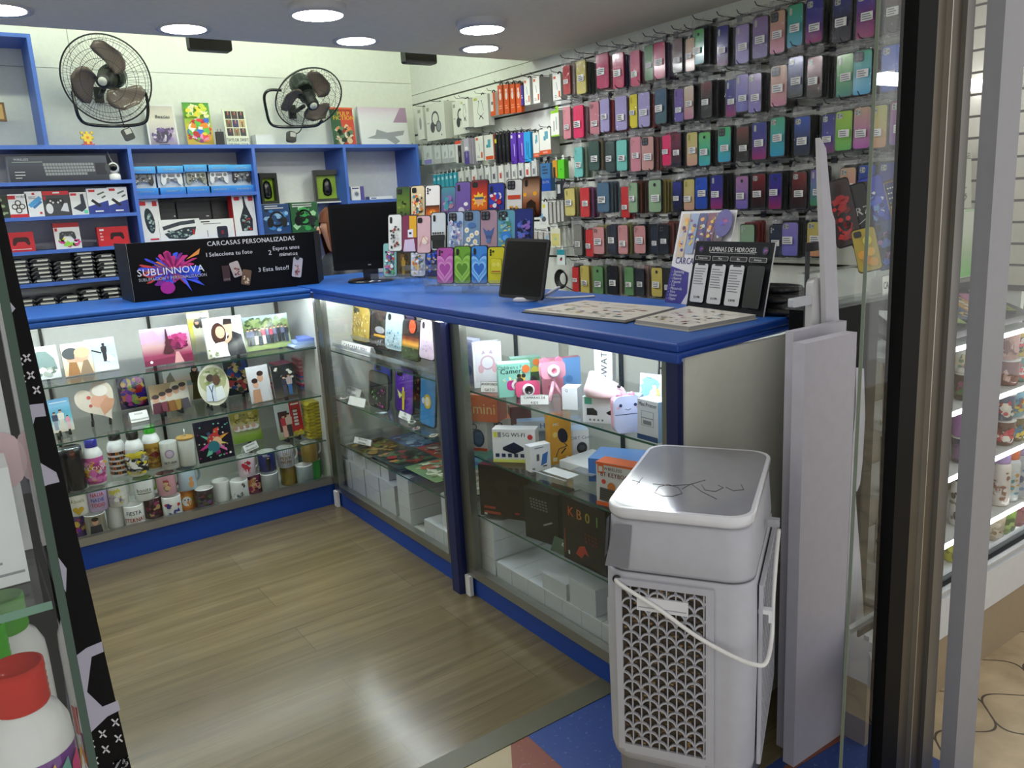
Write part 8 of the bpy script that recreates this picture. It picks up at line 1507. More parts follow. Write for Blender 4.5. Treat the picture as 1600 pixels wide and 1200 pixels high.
def scales(m, u0, u1, v0, v1, pu, pv, y):
 nr = int((v1 - v0) / pv) + 1
 for j in range(nr):
  for i in range(int((u1 - u0) / pu) + 2):
   cu, cv = u0 + (i - (.5 if j % 2 else 0)) * pu, v0 + j * pv; P = []
   for a in range(0, 181, 18):
    u, v = cu + pu * .5 * math.cos(R(a)), cv + pv * 1.02 * math.sin(R(a))
    if u0 <= u <= u1 and v <= v1: P.append((u, v))
   for a, b_ in zip(P[:-1], P[1:]):
    l = math.hypot(b_[0] - a[0], b_[1] - a[1])
    if l > .02 or l == 0: continue
    nx, nz = (b_[1] - a[1]) / l * .0017, -(b_[0] - a[0]) / l * .0017
    q = m.vs([(a[0] - nx, y, a[1] - nz), (a[0] + nx, y, a[1] + nz), (b_[0] + nx, y, b_[1] + nz), (b_[0] - nx, y, b_[1] - nz), (a[0] - nx, y + .005, a[1] - nz), (a[0] + nx, y + .005, a[1] + nz), (b_[0] + nx, y + .005, b_[1] + nz), (b_[0] - nx, y + .005, b_[1] - nz)])
    m.fc([q + k for k in (0, 1, 2, 3)], PL, 'satin'); m.fc([q + k for k in (0, 3, 7, 4)], PL, 'satin'); m.fc([q + k for k in (1, 2, 6, 5)], PL, 'satin')
 n = int((u1 - u0) / (pu / 2))
 for i in range(1, n + 1): u = u0 + i * pu / 2; (m.box(u - .0011, u + .0011, y + .001, y + .005, v0, v1, PL, 'satin') if u < u1 else None)
def grille(face, u0, u1, v0, v1, fr, slot):
 yy = -(D0 / 2 if face == 'f' else W0 * .51) - .002
 M_ = Matrix.Identity(4) if face == 'f' else Matrix.Rotation(R(90), 4, 'Z')
 m = MB(); m.M = M_; m.box(u0, u1, yy - .0005, yy + .0015, v0, v1, lin('33291c'), 'crumple')
 rg = random.Random(3)
 for i in range(420): u, v = rg.uniform(u0 + .004, u1 - .004), rg.uniform(v0 + .004, v1 - .004); m.box(u - .003, u + .003, yy - .0012, yy - .0005, v - .002, v + .002, lin(rg.choice(('6b5534', '8a6f45', '16120c', '2a2114'))), 'matte')
 m.build('cooling_pad', t)
 m = MB(); m.M = M_; f = fr
 for a in ((u0 - f, u0, v0 - f, v1 + f), (u1, u1 + f * 1.2, v0 - f, v1 + f), (u0, u1, v1, v1 + f), (u0, u1, v0 - f * 1.5, v0)): m.box(a[0], a[1], yy - .006, yy + .001, a[2], a[3], PL, 'satin')
 scales(m, u0, u1, v0, v1, .0335 if face == 'f' else .03, .0172, yy - .0062)
 gr_ = m.build('grille', t)
 if not slot: return
 m = MB(); m.M = M_; m.box(slot[0], slot[1], yy - .0075, yy - .002, slot[2], slot[3], lin('d4d5da'), 'satin'); m.box(slot[0] + .003, slot[1] - .003, yy - .008, yy - .0074, slot[2] + .006, slot[2] + .008, PG_, 'satin')
 m.build('handle', gr_)
grille('f', -.099, .055, .318, .652, .012, (-.07, .024, .607, .634))
grille('s', -.14, .15, .3, .645, .012, None)
m = MB(); yy = -D0 / 2 - .008; sx = W0 * .51
m.tube(spline([(-.109, yy + .006, .66), (-.1, yy - .004, .655), (-.03, yy - .006, .618), (.04, yy - .006, .574), (.1, yy - .008, .548), (.14, yy - .012, .54), (sx + .02, yy + .0, .54), (sx + .024, yy + .06, .555), (sx + .022, yy + .1, .6), (sx + .022, yy + .16, .665), (sx + .022, yy + .22, .70)]), .0042, 8, lin('d8d8d6'), 'gloss'); cd_ = m.build('cord', t)
m = MB(); m.M = Matrix.Translation((-.109, yy + .0075, .66)) @ Matrix.Rotation(R(90), 4, 'X'); m.lathe([(.004, 0), (.008, .0), (.008, .004), (.004, .005)], 14, DK); m.build('grommet', cd_)
m = MB(); m.box(sx, sx + .025, -.15, -.135, .6, .608, lin('d8d9de'), 'satin'); m.box(sx + .018, sx + .025, -.15, -.135, .584, .6, lin('d8d9de'), 'satin'); m.build('cord_hook', t); m = MB(); m.box(sx, sx + .022, .02, .035, .7, .715, lin('a8a9ae'), 'satin'); m.build('side_knob', t)
m = MB(); inv = (Matrix.Translation((1.159, 1.052, 0)) @ Matrix.Rotation(R(-57.5), 4, 'Z')).inverted()
for P in (((1022, 769), (1035, 775), (1050, 776), (1066, 771), (1060, 762), (1044, 757), (1030, 760), (1024, 768)), ((1020, 756), (1050, 759), (1078, 757), (1102, 750)), ((1066, 764), (1080, 756), (1096, 768), (1120, 780)), ((1096, 757), (1102, 766), (1118, 768), (1130, 762), (1122, 758)), ((1134, 761), (1146, 767), (1162, 765), (1158, 757)), ((988, 750), (1000, 754)), ((994, 758), (1004, 746))):
 m.tube([tuple(inv @ (at(*q, 'z', .8006))) for q in P], .0007, 4, lin('1d1d22'), 'matte')
m.build('pen_marks', t)
# ---------------------------------------------------------------- foam boards and cut-outs leaning at the entrance
FB = lin('c3c1cc')
for lab, x0, x1, y, z1, th in (('tall white foam board standing in front, right of the cooler', 1.462, 1.652, 1.018, 1.03, .03), ('second white foam board right behind the front one', 1.50, 1.70, 1.075, 1.045, .02)):
 m = MB(); m.box(x0, x1, y, y + th, .001, z1, FB, 'satin'); put(m, 'foam_board', lab, 'board', group=None)
def vplane(P, ang):
 d = Vector((math.cos(R(ang)), math.sin(R(ang)), 0)); n = Vector((-d.y, d.x, 0)); P = Vector(P)
 return lambda px, py: (lambda r_: CAMP + r_ * ((P - CAMP).dot(n) / r_.dot(n)))(at(px, py, 'y', 1.0) - CAMP), d, n
def cutout(name, lab, P, ang, pts, th, col, edge=None, cat='cut-out', mat='satin'):
 f, d, n = vplane(P, ang); V = [f(*q) for q in pts]; P = Vector(P)
 m = MB(); m.M = Matrix(((d.x, n.x, 0, P.x), (d.y, n.y, 0, P.y), (0, 0, 1, 0), (0, 0, 0, 1))); inv = m.M.inverted(); L_ = [inv @ v for v in V]
 m.prism([(v.x, max(.001, v.z)) for v in L_], 0, th, col, mat, edge=edge or lin('d6d4d8')); return put(m, name, lab, cat)
cutout('foam_cutout', 'tall wavy edged white foam cut-out rising to a point behind the foam boards', (1.66, 1.102, 0), 6, [(1282, 215), (1291, 232), (1297, 300), (1300, 330), (1305, 345), (1308, 430), (1312, 520), (1322, 545), (1327, 620), (1334, 700), (1338, 790), (1345, 880), (1352, 1000), (1358, 1080), (1362, 1140), (1300, 1160), (1296, 800), (1292, 560), (1290, 470), (1288, 400), (1284, 300)], .012, FB)
cutout('foam_cutout', 'narrow pointed white foam cut-out hanging beside the black cabinet', (1.70, 1.122, 0), 6, [(1337, 574), (1350, 576), (1352, 650), (1348, 720), (1344, 756), (1339, 768), (1335, 762), (1329, 715), (1321, 640), (1323, 552), (1329, 600), (1334, 680), (1338, 630)], .012, FB)
f_, d_, n_ = vplane((1.60, 1.005, 0), 20)
m = MB()
a = [at(1301, 545, 'y', 1.012), at(1316, 552, 'y', 1.06)]
m.slab([(1.6535, 1.018), (1.705, 1.055), (1.705, 1.066), (1.6535, 1.03)], .001, .995, lin('b9b3a6'), 'satin'); put(m, 'foam_board', 'narrow cream edged board strip at the right side of the front foam board', 'board')
p = at(1276, 500, 'y', 1.118)
t = thing('folding_arm', 'white folding arm with a black post standing behind the foam boards', 'stand', (p.x, 1.118, 0))
m = MB(); z0, z1 = at(1285, 560, 'y', p.y).z - .08, at(1276, 434, 'y', p.y).z
m.prism([(u, v + z0) for u, v in rrect(.038, z1 - z0, .018)], 0, .018, lin('cfcfd0'), 'satin'); m.build('arm', t)
m = MB(); m.prism([(u - .055, v + z1 - .06) for u, v in rrect(.07, .02, .004)], .0, .014, lin('c4c7ce'), 'satin'); m.build('bracket', t)
m = MB(); m.box(-.018, -.006, .0185, .023, 0, z1 + .06, lin('3c3d40'), 'satin'); m.box(-.02, .03, .018, .0235, z1 + .06, z1 + .08, lin('17171a'), 'satin'); m.box(-.05, .05, .0, .0235, 0, .012, lin('2a2a2c'), 'satin'); m.build('post', t)
# black cabinet with a case display on its glass top
m = MB(); m.box(1.70, 1.965, 1.152, 1.232, 0, 1.06, lin('08080a'), 'black'); m.box(1.69, 2.1, 1.137, 1.236, 1.061, 1.067, lin('cfe0da'), 'acrylic'); put(m, 'black_cabinet', 'black cabinet under the glass shelf of phone cases, by the door frame', 'cabinet')
G_ = 'phone cases on the glass shelf by the door'
for px, w, h, tx, base, art, rim, ry in [((1329, 384), .074, .155, 'black case with a large red face shape, leaning by the white cut-out', '2a0e10', lambda m, w, h: (m.blobs(-w * .42, h * .05, w * .42, h * .8, [lin('a81e22'), lin('c4282a'), lin('6a1216')], 30, .016, 3), m.circ(0, h * .36, w * .24, lin('1a0608'), h * .14), m.circ(-.008, h * .4, .006, lin('c4282a')), m.circ(.01, h * .4, .006, lin('c4282a'))), '121214', -15),
   ((1354, 386), .074, .15, 'black case lettered CR7', '121214', lambda m, w, h: (m.text('CR7', 0, h * .5, h * .13, lin('e6e6e6'), bold=True), m.line([(-w * .1, h * .36), (w * .3, h * .44)], .002, lin('c9c9c9')), m.circ(0, h * .16, w * .2, lin('d8d8d8'), h * .09)), '0c0c0e', -15),
   ((1379, 372), .07, .15, 'bright blue case between the CR7 case and the flag case', '2238b8', blobart(('3f60e0', '1a2a8a', '6fa0e8', 'e2e6f0'), 30, 23, .012), '1a2a80', -14),
   ((1407, 376), .074, .15, 'case printed with a stars and stripes flag', '8a6a50', lambda m, w, h: (m.rect(-w * .1, h * .5, w * .45, h * .95, lin('2a3a7a')), [m.circ(w * (-.04 + .1 * (i % 5)), h * (.54 + .08 * (i // 5)), .0025, WHITE, n=5) for i in range(25)], [m.rect(-w * .45 + i * w * .12, h * .5, -w * .39 + i * w * .12, h * .95, lin('c9303a' if i % 2 else 'e6e2e2')) for i in range(3)], m.figure(0, h * .02, h * .6, lin('4a3a2a'), lin('b8926a'), lin('8a6a44'), lin('6a4f34'))), '3a2c22', -14),
   ((1361, 424), .066, .1, 'yellow case with small round chicks, front row on the glass shelf', 'b8a02a', lambda m, w, h: [m.circ(u * w, v * h, .011, lin(c_)) for u, v, c_ in ((-.2, .4, 'e2a02a'), (.14, .44, 'e8b43a'), (-.05, .26, 'd98a1f'), (.2, .2, 'e0a030'), (.1, .7, 'd9cf4a'))], '141414', -13),
   ((1393, 420), .066, .112, 'dark blue case with a spiky furry pattern, front row on the glass shelf', '3a5280', blobart(('5a7ab0', '26365a', '4a6ac0', 'a87ab0', '1c2a48'), 40, 29, .014), '2a3a60', -13)]:
 yy = 1.145 if px[1] > 400 else 1.2
 p = at(px[0], px[1], 'y', yy); stand_case('phone_case', tx, (p.x, p.y, max(p.z, 1.07)), w * .86, h * 1.12, -58, art, rim=rim, cam='square', base=base, lean=-8, group=G_).rotation_euler[1] = R(ry)
m = MB()
for zz, y0, y1 in ((1.07, 1.14, 1.17), (1.145, 1.195, 1.225)): m.box(1.72, 2.06, y0, y1, zz, zz + .003, WHITE, 'acrylic')
for x in (1.72, 1.88, 2.057): m.box(x, x + .003, 1.172, 1.22, 1.068, 1.144, WHITE, 'acrylic')
put(m, 'acrylic_stand', 'clear acrylic stand on the glass shelf by the door frame', 'stand')
sign('white card lettered CARCASAS P on the glass shelf by the door', 1.068, (1379, 462), (1415, 452), 432, ['CARCASAS P'], lean=-4).name = 'shelf_card'
# ---------------------------------------------------------------- door frame: black seal, weathered aluminium, glass
AL, AL2 = lin('706a60'), lin('908e8a')
def upright(m, xa, xb, y0, y1, col, mat, top=None, z0=0.0, z1=2.3, yr=None):
 a0, b0 = at(xa[1], 1200, 'y', y0), at(xb[1], 1200, 'y', y0); a1, b1 = at(xa[0], 0, 'y', y0), at(xb[0], 0, 'y', y0)
 ex = lambda p, q, z: (p.x + (q.x - p.x) * (z - p.z) / (q.z - p.z))
 m.prism([(ex(a0, a1, z0), z0), (ex(b0, b1, z0), z0), (ex(b0, b1, z1), z1), (ex(a0, a1, z1), z1)], y0, y1, col, mat)
d = bpy.data.objects.new('door_1', None); COL.objects.link(d); d['kind'] = 'structure'
YD = .74
m = MB(); upright(m, (1437, 1377), (1467, 1400), YD, YD + .03, lin('030304'), 'black'); struct(m, 'seal', d, 'black rubber seal')
m = MB(); upright(m, (1467, 1400), (1490, 1421), YD + .004, YD + .03, AL, 'metal'); upright(m, (1491, 1422), (1513, 1440), YD - .004, YD + .03, AL, 'metal'); upright(m, (1513, 1440), (1525, 1456), YD - .012, YD + .03, AL2, 'metal'); upright(m, (1489.5, 1421), (1491, 1422), YD - .006, YD + .01, lin('c4c0b6'), 'metal'); struct(m, 'aluminium_profile', d, 'weathered aluminium profile')
m = MB(); upright(m, (1376, 1316), (1437, 1377), YD + .012, YD + .018, WHITE, 'glass'); upright(m, (1375.6, 1315.4), (1376.2, 1316), YD + .0118, YD + .0182, lin('6f7a6c'), 'gloss'); struct(m, 'glass_pane', d)
m = MB(); upright(m, (1572, 1491), (1607, 1520), .70, .73, lin('8d8d91'), 'satin'); o = struct(m, 'trim_2'); o['label'] = 'grey white upright post right of the door frame'
# ---------------------------------------------------------------- lit display window to the right
m = MB(); m.box(1.66, 1.9, .957, 1.03, 0, .17, lin('9a8a72'), 'satin'); m.box(1.9, 2.74, .957, 1.3, 0, .17, lin('9a8a72'), 'satin'); m.box(2.74, 3.1, .957, 1.1, 0, .17, lin('9a8a72'), 'satin'); m.box(1.66, 3.1, .95, 1.03, .17, .285, lin('cfd2d4'), 'satin'); m.box(1.66, 3.1, .958, .972, .285, .297, lin('d9dcdc'), 'metal'); m.box(1.66, 3.1, .985, .99, .285, .302, lin('55585a'), 'metal'); m.box(1.66, 3.1, 1.005, 1.02, .285, .297, lin('d9dcdc'), 'metal')
struct(m, 'window_1')
m = MB(); m.slab([(1.655, .955), (1.44, .775), (1.465, .75), (1.68, .935)], .18, .262, lin('cfd2d4'), 'satin'); m.slab([(1.66, .948), (1.452, .772), (1.456, .768), (1.664, .944)], .262, .27, lin('6a6d70'), 'metal'); struct(m, 'window_sill', bpy.data.objects['window_1'], 'white sliding track turning towards the entrance')
t = thing('display_window', 'lit glass shop window with shelves of tumblers, mugs and bottles, outside right', 'display window', (0, 0, 0))
m = MB(); m.box(1.975, 2.74, 1.3, 1.31, .2, .92, lin('8a8478'), 'satin'); m.build('back_panel', t)
m = MB(); m.box(1.975, 2.74, 1.035, 1.3, .20, .215, lin('dadad6'), 'satin'); m.build('deck', t)
VZ = (.32, .525, .72, .905)
for z in VZ:
 m = MB(); m.box(1.975, 2.74, 1.082, 1.29, z - .012, z, lin('d8dcdc'), 'satin'); m.build('shelf', t)
 m = MB(); m.box(1.975, 2.74, 1.075, 1.0815, z - .012, z - .001, WHITE, 'vitled'); m.build('light_strip', t)
m = MB(); m.box(1.66, 3.1, .992, .996, .302, 1.9, WHITE, 'glass'); m.build('glass_pane', t)
m = MB(); m.box(2.2, 2.74, 1.3, 1.33, 1.62, 1.65, WHITE, 'vitled'); m.build('light_tube', t)
VG = 'cups and bottles in the lit window'
def cup(lab, px, z, col, r, h, name='tumbler', cat='tumbler', cols=None, seed=1, cap=None, y=1.10, rim=None):
 p = at(px, 700, 'y', y); p = at(px, rise_y(p, z), 'y', y); base = lin(col)
 t = thing(name, lab, cat, (p.x, y, z + .001), facing(p), group=VG); m = MB()
 top = h if not cap else h * .78
 m.lathe([(r * .84, 0), (r * .88, .003), (r, top), (r * .98, top + .001)] if not cap else [(r * .96, 0), (r, .004), (r, top * .9), (r * .8, top)], 20, base, 'gloss')
 if cols: m.on(0, 'gloss', .0005, r * .99); m.blobs(-r * 1.2, h * .08, r * 1.2, top * .85, [lin(c) for c in cols], 24, r * .4, seed, 1.4)
 m.build('body', t)
 m = MB()
 if cap: m.lathe([(r * .82, top), (r * .84, top + .004), (r * .82, h * .95), (r * .5, h)], 20, lin(cap), 'gloss'); m.build('cap', t)
 else: m.lathe([(r * 1.0, top), (r * 1.05, top + .003), (r * 1.0, top + .007), (r * .1, top + .007)], 20, lin(rim or 'dcdcdc'), 'gloss'); m.build('rim', t)
def rise_y(p, z):
 q = Vector((p.x, p.y, z)) - CAMP; return 600 - FPX * q.dot(_u) / q.dot(_f)
for i, (px, k, col, cs, tx) in enumerate([(1508, 3, 'd9d6cc', ('8a4a6a', '4a6a3a', 'c9b98a'), 'white cup with a ring print'), (1527, 3, '4a5a7a', ('8a9ab0', 'c9a04a', '2a2a3a'), 'navy and silver printed cup'), (1573, 3, 'b58a80', ('c9a09a', '7a4a44'), 'rose brown cup right of the post'), (1591, 3, 'd9c04a', ('e2e2da', 'd94a4a', '3a8a7a', '2a2a2a'), 'yellow and teal cup at the photo edge'), (1503, 2, '8f5a9a', None, 'purple tumbler'), (1523, 2, 'c9a0b4', ('b88aa4',), 'pink tumbler beside the purple one'), (1566, 2, '3a4a6a', ('c43a4a', 'd9d4c8', 'e2d9c8'), 'navy, white and red cup right of the post'), (1582, 2, '7fb0c4', ('d9c04a', '3a7a9a', 'b04a2a'), 'sky blue printed cup'), (1598, 2, 'a89070', ('6a4a2a', 'd9c8a0'), 'tan cup at the photo edge')]):
 low = ['3a3034', '2f3a5a', '7a4440', '5f9a94', '2a3458', '34507a', '5a2a24', '6a5a24', '7a3424'][i]; z_ = VZ[k - 1] + .001
 cup(tx + ', upper tier of the %s window shelf' % ('first' if k == 3 else 'second'), px, z_ + .0835, col, .033, .08, cols=cs, seed=i, y=1.125)
 cup('%s cup under the %s' % (('dark brown', 'dark navy', 'red brown', 'sea green', 'deep navy', 'steel blue', 'maroon', 'olive', 'rust red')[i], tx), px, z_, low, .033, .075, cols=(cs or ('6a4a7a',))[:2], seed=i + 20, y=1.125)
for px, col, capc, cs, tx in [(1499, 'dcdcd8', '2a2a2c', ('3a3a3a', '6a6a6a', 'dcdcd8'), 'white bottle with a black cap and black drawing'), (1521, 'b9bcbc', '2a62c8', ('55585a', '8a8a8a', '3a3a3c'), 'grey patterned bottle with a blue cap'), (1559, 'd8cfc9', 'a88ac9', ('8a5a4a', 'd8cfc9'), 'pale bottle with a violet cap right of the post'), (1573, 'c9cfd0', 'd9602a', ('3a8a9a', 'c98a2a', 'b8d0d4'), 'teal printed bottle with an orange cap'), (1588, 'b8c0cc', 'b09ac9', ('3a4a7a', '6a8ab8', 'c4c9d4'), 'navy printed bottle with a lilac cap'), (1601, 'b0c8b8', '8ac03a', ('3a7a4a', '6aa88a'), 'green printed bottle with a lime cap at the photo edge')]:
 cup(tx + ', third window shelf', px, VZ[0] + .001, col, .031, .18, 'drink_bottle', 'bottle', cs, px, capc, 1.125)
for px, col, cs, tx in [(1489, 'c4c42a', ('8a8a1a', 'd9d94a'), 'yellow mug on the window deck'), (1549, 'b8a890', ('8a6a4a', 'd9cdb8'), 'beige mug on the window deck'), (1566, '8ab04a', ('4a6a2a', 'b4d07a'), 'green mug on the window deck'), (1587, 'c0607a', ('d98a9a',), 'pink mug on the window deck')]: cup(tx, px, .2155, col, .036, .085, 'window_mug', 'mug', cs, px, None, 1.12, 'e8e8e4')
for px, z, col, cs, h, tx, capc in [(1384, .321, 'c9ccc4', ('1a1a1c', '4a4a48', 'dcdcd4'), .17, 'grey bottle with a black line portrait, seen left of the door seal', '1c1c1e'), (1407, .321, '6a4a44', ('4a6a3a', '8a5a54'), .17, 'brown printed bottle with a red cap by the door seal', 'c9303a'), (1390, .2155, 'b8a06a', ('2a2a24', 'd9b83a'), .085, 'gold and black cup on the deck, left of the door seal', None), (1391, .526, '6a6458', ('8a8474', '4a463c'), .16, 'dark tumbler above the grey bottle, left of the door seal', None), (1396, .721, 'c9a49a', ('b83a3a', 'e2b85a', 'd8d0cc'), .16, 'rose cup with a red print on the upper shelf, left of the door seal', None)]:
 cup(tx, px, z, col, .032, h, 'drink_bottle' if capc else 'tumbler', 'bottle' if capc else 'tumbler', cs, px, capc, 1.125)
# sloping tray of flat cases, hanging goods and slats above the window shelves
t = thing('case_tray', 'sloping black tray of printed phone cases on top of the window shelves', 'tray', (2.42, 1.09, .925), 0, 20)
m = MB(); m.box(-.42, .3, 0, .22, 0, .012, lin('1a1b1e'), 'satin'); m.box(-.42, .3, .21, .22, .012, .05, lin('3a3c42'), 'satin'); m.box(-.42, .3, 0, .006, .012, .022, lin('2a2b2e'), 'satin'); m.build('tray_body', t)
T_ = Matrix.Translation((2.42, 1.09, .925)) @ Matrix.Rotation(R(20), 4, 'X')
for i, (cc, cs, tx) in enumerate((('d8dade', ('3a3a3a', 'b8bac0'), 'white'), ('b03a4a', ('e2c9c9', '8a2a3a'), 'red and white'), ('4a4d48', ('8a8d84', '2a2c2a'), 'dark grey'), ('7fa03a', ('a8c45a', '4a5a2a'), 'lime'), ('2f3f6a', ('c9a83a', '6a8ac0'), 'navy'), ('c9922a', ('3a62a8', 'd9d4c0'), 'orange and blue'), ('c95a9a', ('2a2a3a', 'e88ab8'), 'pink'), ('8a9a3a', ('c9d05a', '4a5a24'), 'olive'))):
 m = MB(); m.M = Matrix.Rotation(R(-24), 4, 'Z'); m.slab(rr2(.07, .15, .01, 3), 0, .009, mixc(lin(cc), BLACK, .5), 'gloss', edge=DK); m.M = m.M @ Matrix.Translation((0, 0, .0092)) @ Matrix.Rotation(R(-90), 4, 'X'); m.on(0, 'gloss'); m.rect(-.032, -.072, .032, .072, lin(cc)); m.blobs(-.031, -.07, .031, .07, [lin(c) for c in cs], 14, .014, i)
 p = T_ @ Vector((-.31 + i * .076, .105, .0125)); o = put(m, 'phone_case', '%s printed phone case lying in the sloping window tray' % tx, 'phone case', p, 0, 20, group='cases in the window tray')
m = MB(); m.box(2.757, 2.7665, 1.06, 1.4, 1.0, 2.3, lin('4a3c2c'), 'satin'); z = 1.02
while z < 2.25: m.box(2.743, 2.757, 1.06, 1.4, z, z + .058, lin('cfc9ba'), 'satin'); z += .066
put(m, 'slat_panel', 'beige slatted display panel with dark grooves at the right photo edge', 'display panel')
m = MB(); p = at(1525, 400, 'y', 1.2); m.prism(rrect(.14, .2, .006), 0, .05, lin('a9c09a'), 'satin'); m.on(0); m.grad(-.068, .004, .068, .196, [lin('6fbf5a'), lin('9ab88a'), lin('c4ccb8'), lin('ccd0c2')]); m.blobs(.0, .03, .06, .14, [lin('8a8a4a'), lin('a8a86a'), lin('b8b890')], 18, .014, 3)
put(m, 'tote_bag', 'pale green printed bag behind the glass above the window tray', 'bag', (p.x, 1.21, 1.062))
m = MB(); p = at(1530, 270, 'y', 1.25); m.box(-.05, .05, 0, .04, 0, .2, lin('d3d4c6'), 'satin'); m.on(0); m.text('HIDROGEL', 0, .15, .02, lin('5a5a58'), bold=True, sx=.7); m.tlines(-.04, .125, .03, 5, .02, lin('8a8a86'), 3, .005); m.line([(-.02, .03), (0, .02), (.02, .035), (-.01, .045)], .004, lin('5a5a50'))
put(m, 'hydrogel_box', 'white box lettered HIDROGEL behind the glass above the green bag', 'box', (p.x, 1.29, 1.264), 0, -4)
m = MB(); m.box(2.18, 2.66, 1.27, 1.37, 1.252, 1.262, lin('cfd6d2'), 'acrylic'); m.box(2.18, 2.66, 1.2, 1.31, 1.05, 1.06, lin('cfd6d2'), 'acrylic'); put(m, 'window_shelf', 'clear shelf pair behind the glass carrying the green bag and white box', 'shelf')
for i, (px, py, cn, tx) in enumerate(((1553, 250, 'nvm', 'navy and magenta'), (1540, 130, 'drk', 'dark red'), (1562, 140, 'gry', 'grey'))):
 p = at(px, py, 'y', 1.36); c_ = [lin(v) for v in GR[cn][1].split()]
 t = thing('bagged_phone_case', '%s bagged phone case seen through the glass right of the door frame' % tx, 'phone case', (p.x, p.y, p.z), -20, group='cases seen through the door glass'); m = MB(); case_body(m, .074, .15, .009, c_[0], c_); m.build('shell', t); m = MB(); bag(m, .074, .15, .0155, i); m.build('bag', t)
# ---------------------------------------------------------------- left foreground: glass case, bottles, banner
t = thing('glass_case', 'tall glass showcase cut by the left photo edge, nearest the camera', 'glass case', (0, 0, 0))
xe = at(52, 700, 'y', .775).x; m = MB(); m.box(-.5, xe - .006, .775, .783, .3, 1.75, WHITE, 'glass'); m.build('front_pane', t)
m = MB(); m.box(xe - .004, xe + .003, .773, 1.12, .3, 1.75, WHITE, 'glass'); m.face([(xe - .004, .7728, .3), (xe + .003, .7728, .3), (xe + .003, .7728, 1.75), (xe - .004, .7728, 1.75)], lin('1c3d2e'), 'gloss'); m.build('side_pane', t)
for z in (1.02, .70):
 m = MB(); m.box(-.5, xe - .007, .80, 1.12, z - .008, z, WHITE, 'glass'); m.face([(-.5, .7998, z - .008), (xe - .007, .7998, z - .008), (xe - .007, .7998, z), (-.5, .7998, z)], lin('5f8a74'), 'gloss'); m.build('glass_shelf', t)
m = MB(); m.box(-.5, xe + .005, .773, 1.12, .0, .2995, lin('5a5c60'), 'satin'); m.build('base', t)
def sbottle(lab, P, z, capc, art, s=1.0):
 t = thing('water_bottle', lab, 'bottle', (P[0], P[1], z + .001), facing(Vector(P)), group='bottles in the glass showcase')
 r = .039 * s; m = MB(); m.lathe([(r * .95, 0), (r, .006), (r, .15 * s), (r * .97, .168 * s), (r * .8, .184 * s), (r * .6, .192 * s), (r * .58, .196 * s)], 36, lin('d9d9d8'), 'gloss')
 if art: m.on(0, 'gloss', .0004, r); art(m, s)
 m.build('body', t)
 m = MB(); m.lathe([(r * .62, .193 * s), (r * .66, .196 * s)] + [q for k in range(4) for q in ((r * .66, (.199 + k * .007) * s), (r * .645, (.2025 + k * .007) * s))] + [(r * .66, .228 * s), (r * .65, .236 * s), (r * .58, .2365 * s), (r * .55, .230 * s), (0, .229 * s)], 32, lin(capc), 'tinted', cap=False); m.build('cap', t)
def wave(m, s):
 cs = ('7a2f86', 'c93a2f', 'd9a82a', '7a2f86', 'd9a82a', '5f9a8a', 'c4306a', 'd99a2a')
 m.rect(-.055, .03 * s, .055, .145 * s, lin('6a2a80'))
 for i, c_ in enumerate(cs): u = -.05 + i * .0135; m.poly([(u, .03 * s), (u + .009, .03 * s), (u + .006, .08 * s), (u + .014, .12 * s), (u + .012, .14 * s), (u + .002, .13 * s), (u - .004, .08 * s)], lin(c_))
 m.poly([(.018, .03 * s), (.052, .03 * s), (.054, .13 * s), (.04, .105 * s), (.026, .08 * s)], lin('e2e2e0')); m.circ(.042, .09 * s, .002, DK, .005)
p = at(45, 1062, 'z', .935); pr_ = CAMP + (at(46, 1062, 'z', .5) - CAMP).normalized() * .845
sbottle('white bottle with a red cap and rainbow wave print in the glass showcase', (-.007, .868), .70, 'd9301c', wave, 1.0)
sbottle('bottle with a bright green cap behind the red capped one', (-.033, .985), .70, '4fc01f', None, 1.0)
sbottle('bottle with a green cap seen against the case side pane', (-.009, 1.07), .70, '58b52a', lambda m, s: m.rect(-.05, .03, .05, .07, lin('b8423a')), .97)
m = MB(); m.box(-.16, .02, 0, .06, 0, .115, lin('d6d8da'), 'satin'); m.on(0); m.tlines(-.06, .085, .02, 7, .012, lin('8a8c90'), 4, .0025)
put(m, 'white_carton_box', 'white box with small grey print on the upper showcase shelf', 'box', (-.0, .86, 1.021), 0)
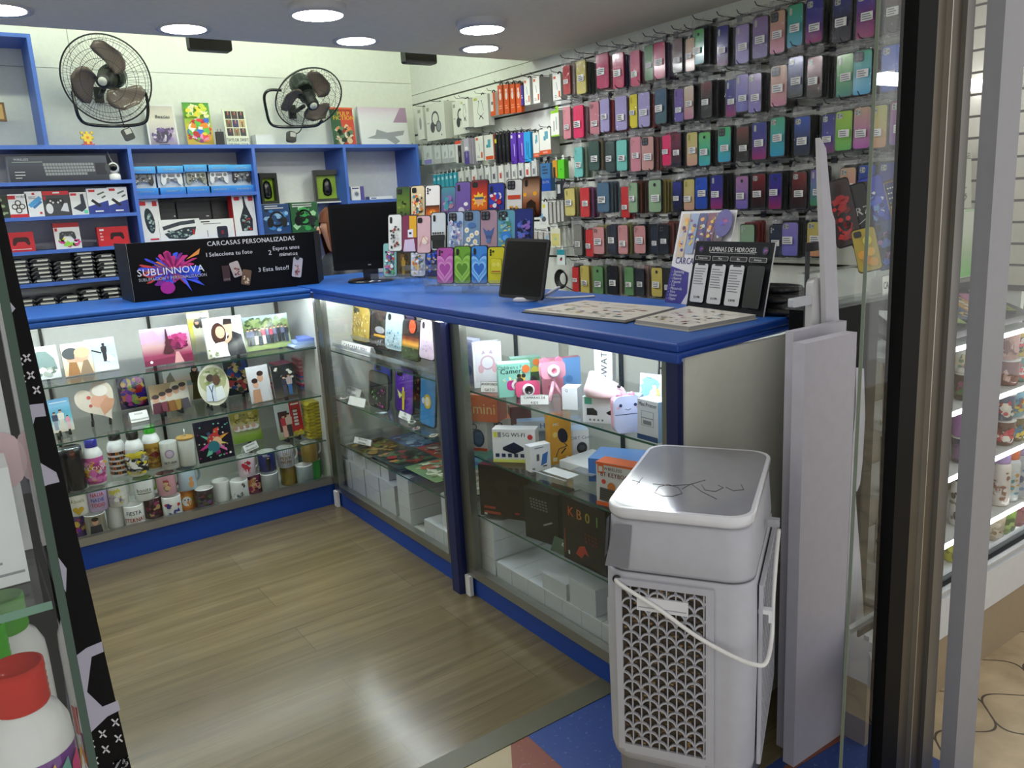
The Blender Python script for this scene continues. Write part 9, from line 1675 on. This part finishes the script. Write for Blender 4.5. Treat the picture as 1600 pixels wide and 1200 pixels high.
m = MB(); m.box(-.3, .03, 0, .02, 0, .28, lin('c9cacc'), 'satin'); m.on(0); m.text('tu', -.0, .165, .016, lin('8a8c90'), sx=.9); m.text('lo', -.008, .125, .016, lin('8a8c90'), sx=.9); m.circ(.02, .1, .02, lin('d3b4ba'), .03)
put(m, 'printed_box', 'pale box lettered tu lo standing behind the white box in the showcase', 'box', (.0, .95, 1.021), 0)
YBN = 1.2
bp = lambda px, py: (lambda v: (v.x, v.z))(at(px, py, 'y', YBN))
e0, e1 = bp(41, 490), bp(205, 1200); xz = lambda z: e0[0] + (e1[0] - e0[0]) * (z - e0[1]) / (e1[1] - e0[1])
t = thing('banner_stand', 'black roll-up banner with white crosses and football patches beside the showcase', 'banner', (0, YBN, 0))
m = MB(); m.prism([(-.7, .06), (xz(.06), .06), (xz(1.62), 1.62), (-.7, 1.62)], 0, .004, lin('0b0a0c'), 'black', edge=lin('d9d6dc')); m.on(0, 'satin', .0003)
LV = lin('b5b2c6')
for P, c_ in ((((30, 636), (50, 632), (68, 630), (72, 650), (55, 652), (51, 666), (61, 722), (88, 738), (93, 753), (76, 757), (30, 775)), LV), (((98, 1040), (118, 1025), (135, 1012), (159, 1002), (162, 1018), (143, 1026), (136, 1081), (160, 1104), (184, 1094), (188, 1109), (168, 1119), (140, 1146), (110, 1150)), LV), (((84, 862), (89, 868), (104, 888), (103, 925), (92, 905)), LV), (((14, 470), (24, 482), (14, 494)), LV)): m.poly([bp(*q) for q in P], c_)
for x, y in ((42, 559), (48, 586), (57, 609), (30, 565), (34, 592), (180, 1128), (160, 1146), (185, 1153), (165, 1170), (142, 1162), (148, 1188)):
 for a in ((-6, -5, 6, 5), (-4, 6, 4, -6)): m.line([bp(x + a[0], y + a[1]), bp(x + a[2], y + a[3])], .0022, lin('d6d4da')); m.k -= 1
m.k += 1; q = bp(186, 1196); m.text('75', q[0], q[1] - .006, .016, lin('d6d4da'), bold=True, skew=.25); m.build('print', t)
m = MB(); m.box(-.74, xz(.03) + .012, -.04, .07, 0, .055, lin('8a8a8e'), 'metal'); m.build('base', t)
for l_, os_ in LABELS.items():
 if l_ and len(os_) > 1: print('SAME LABEL', len(os_), l_)
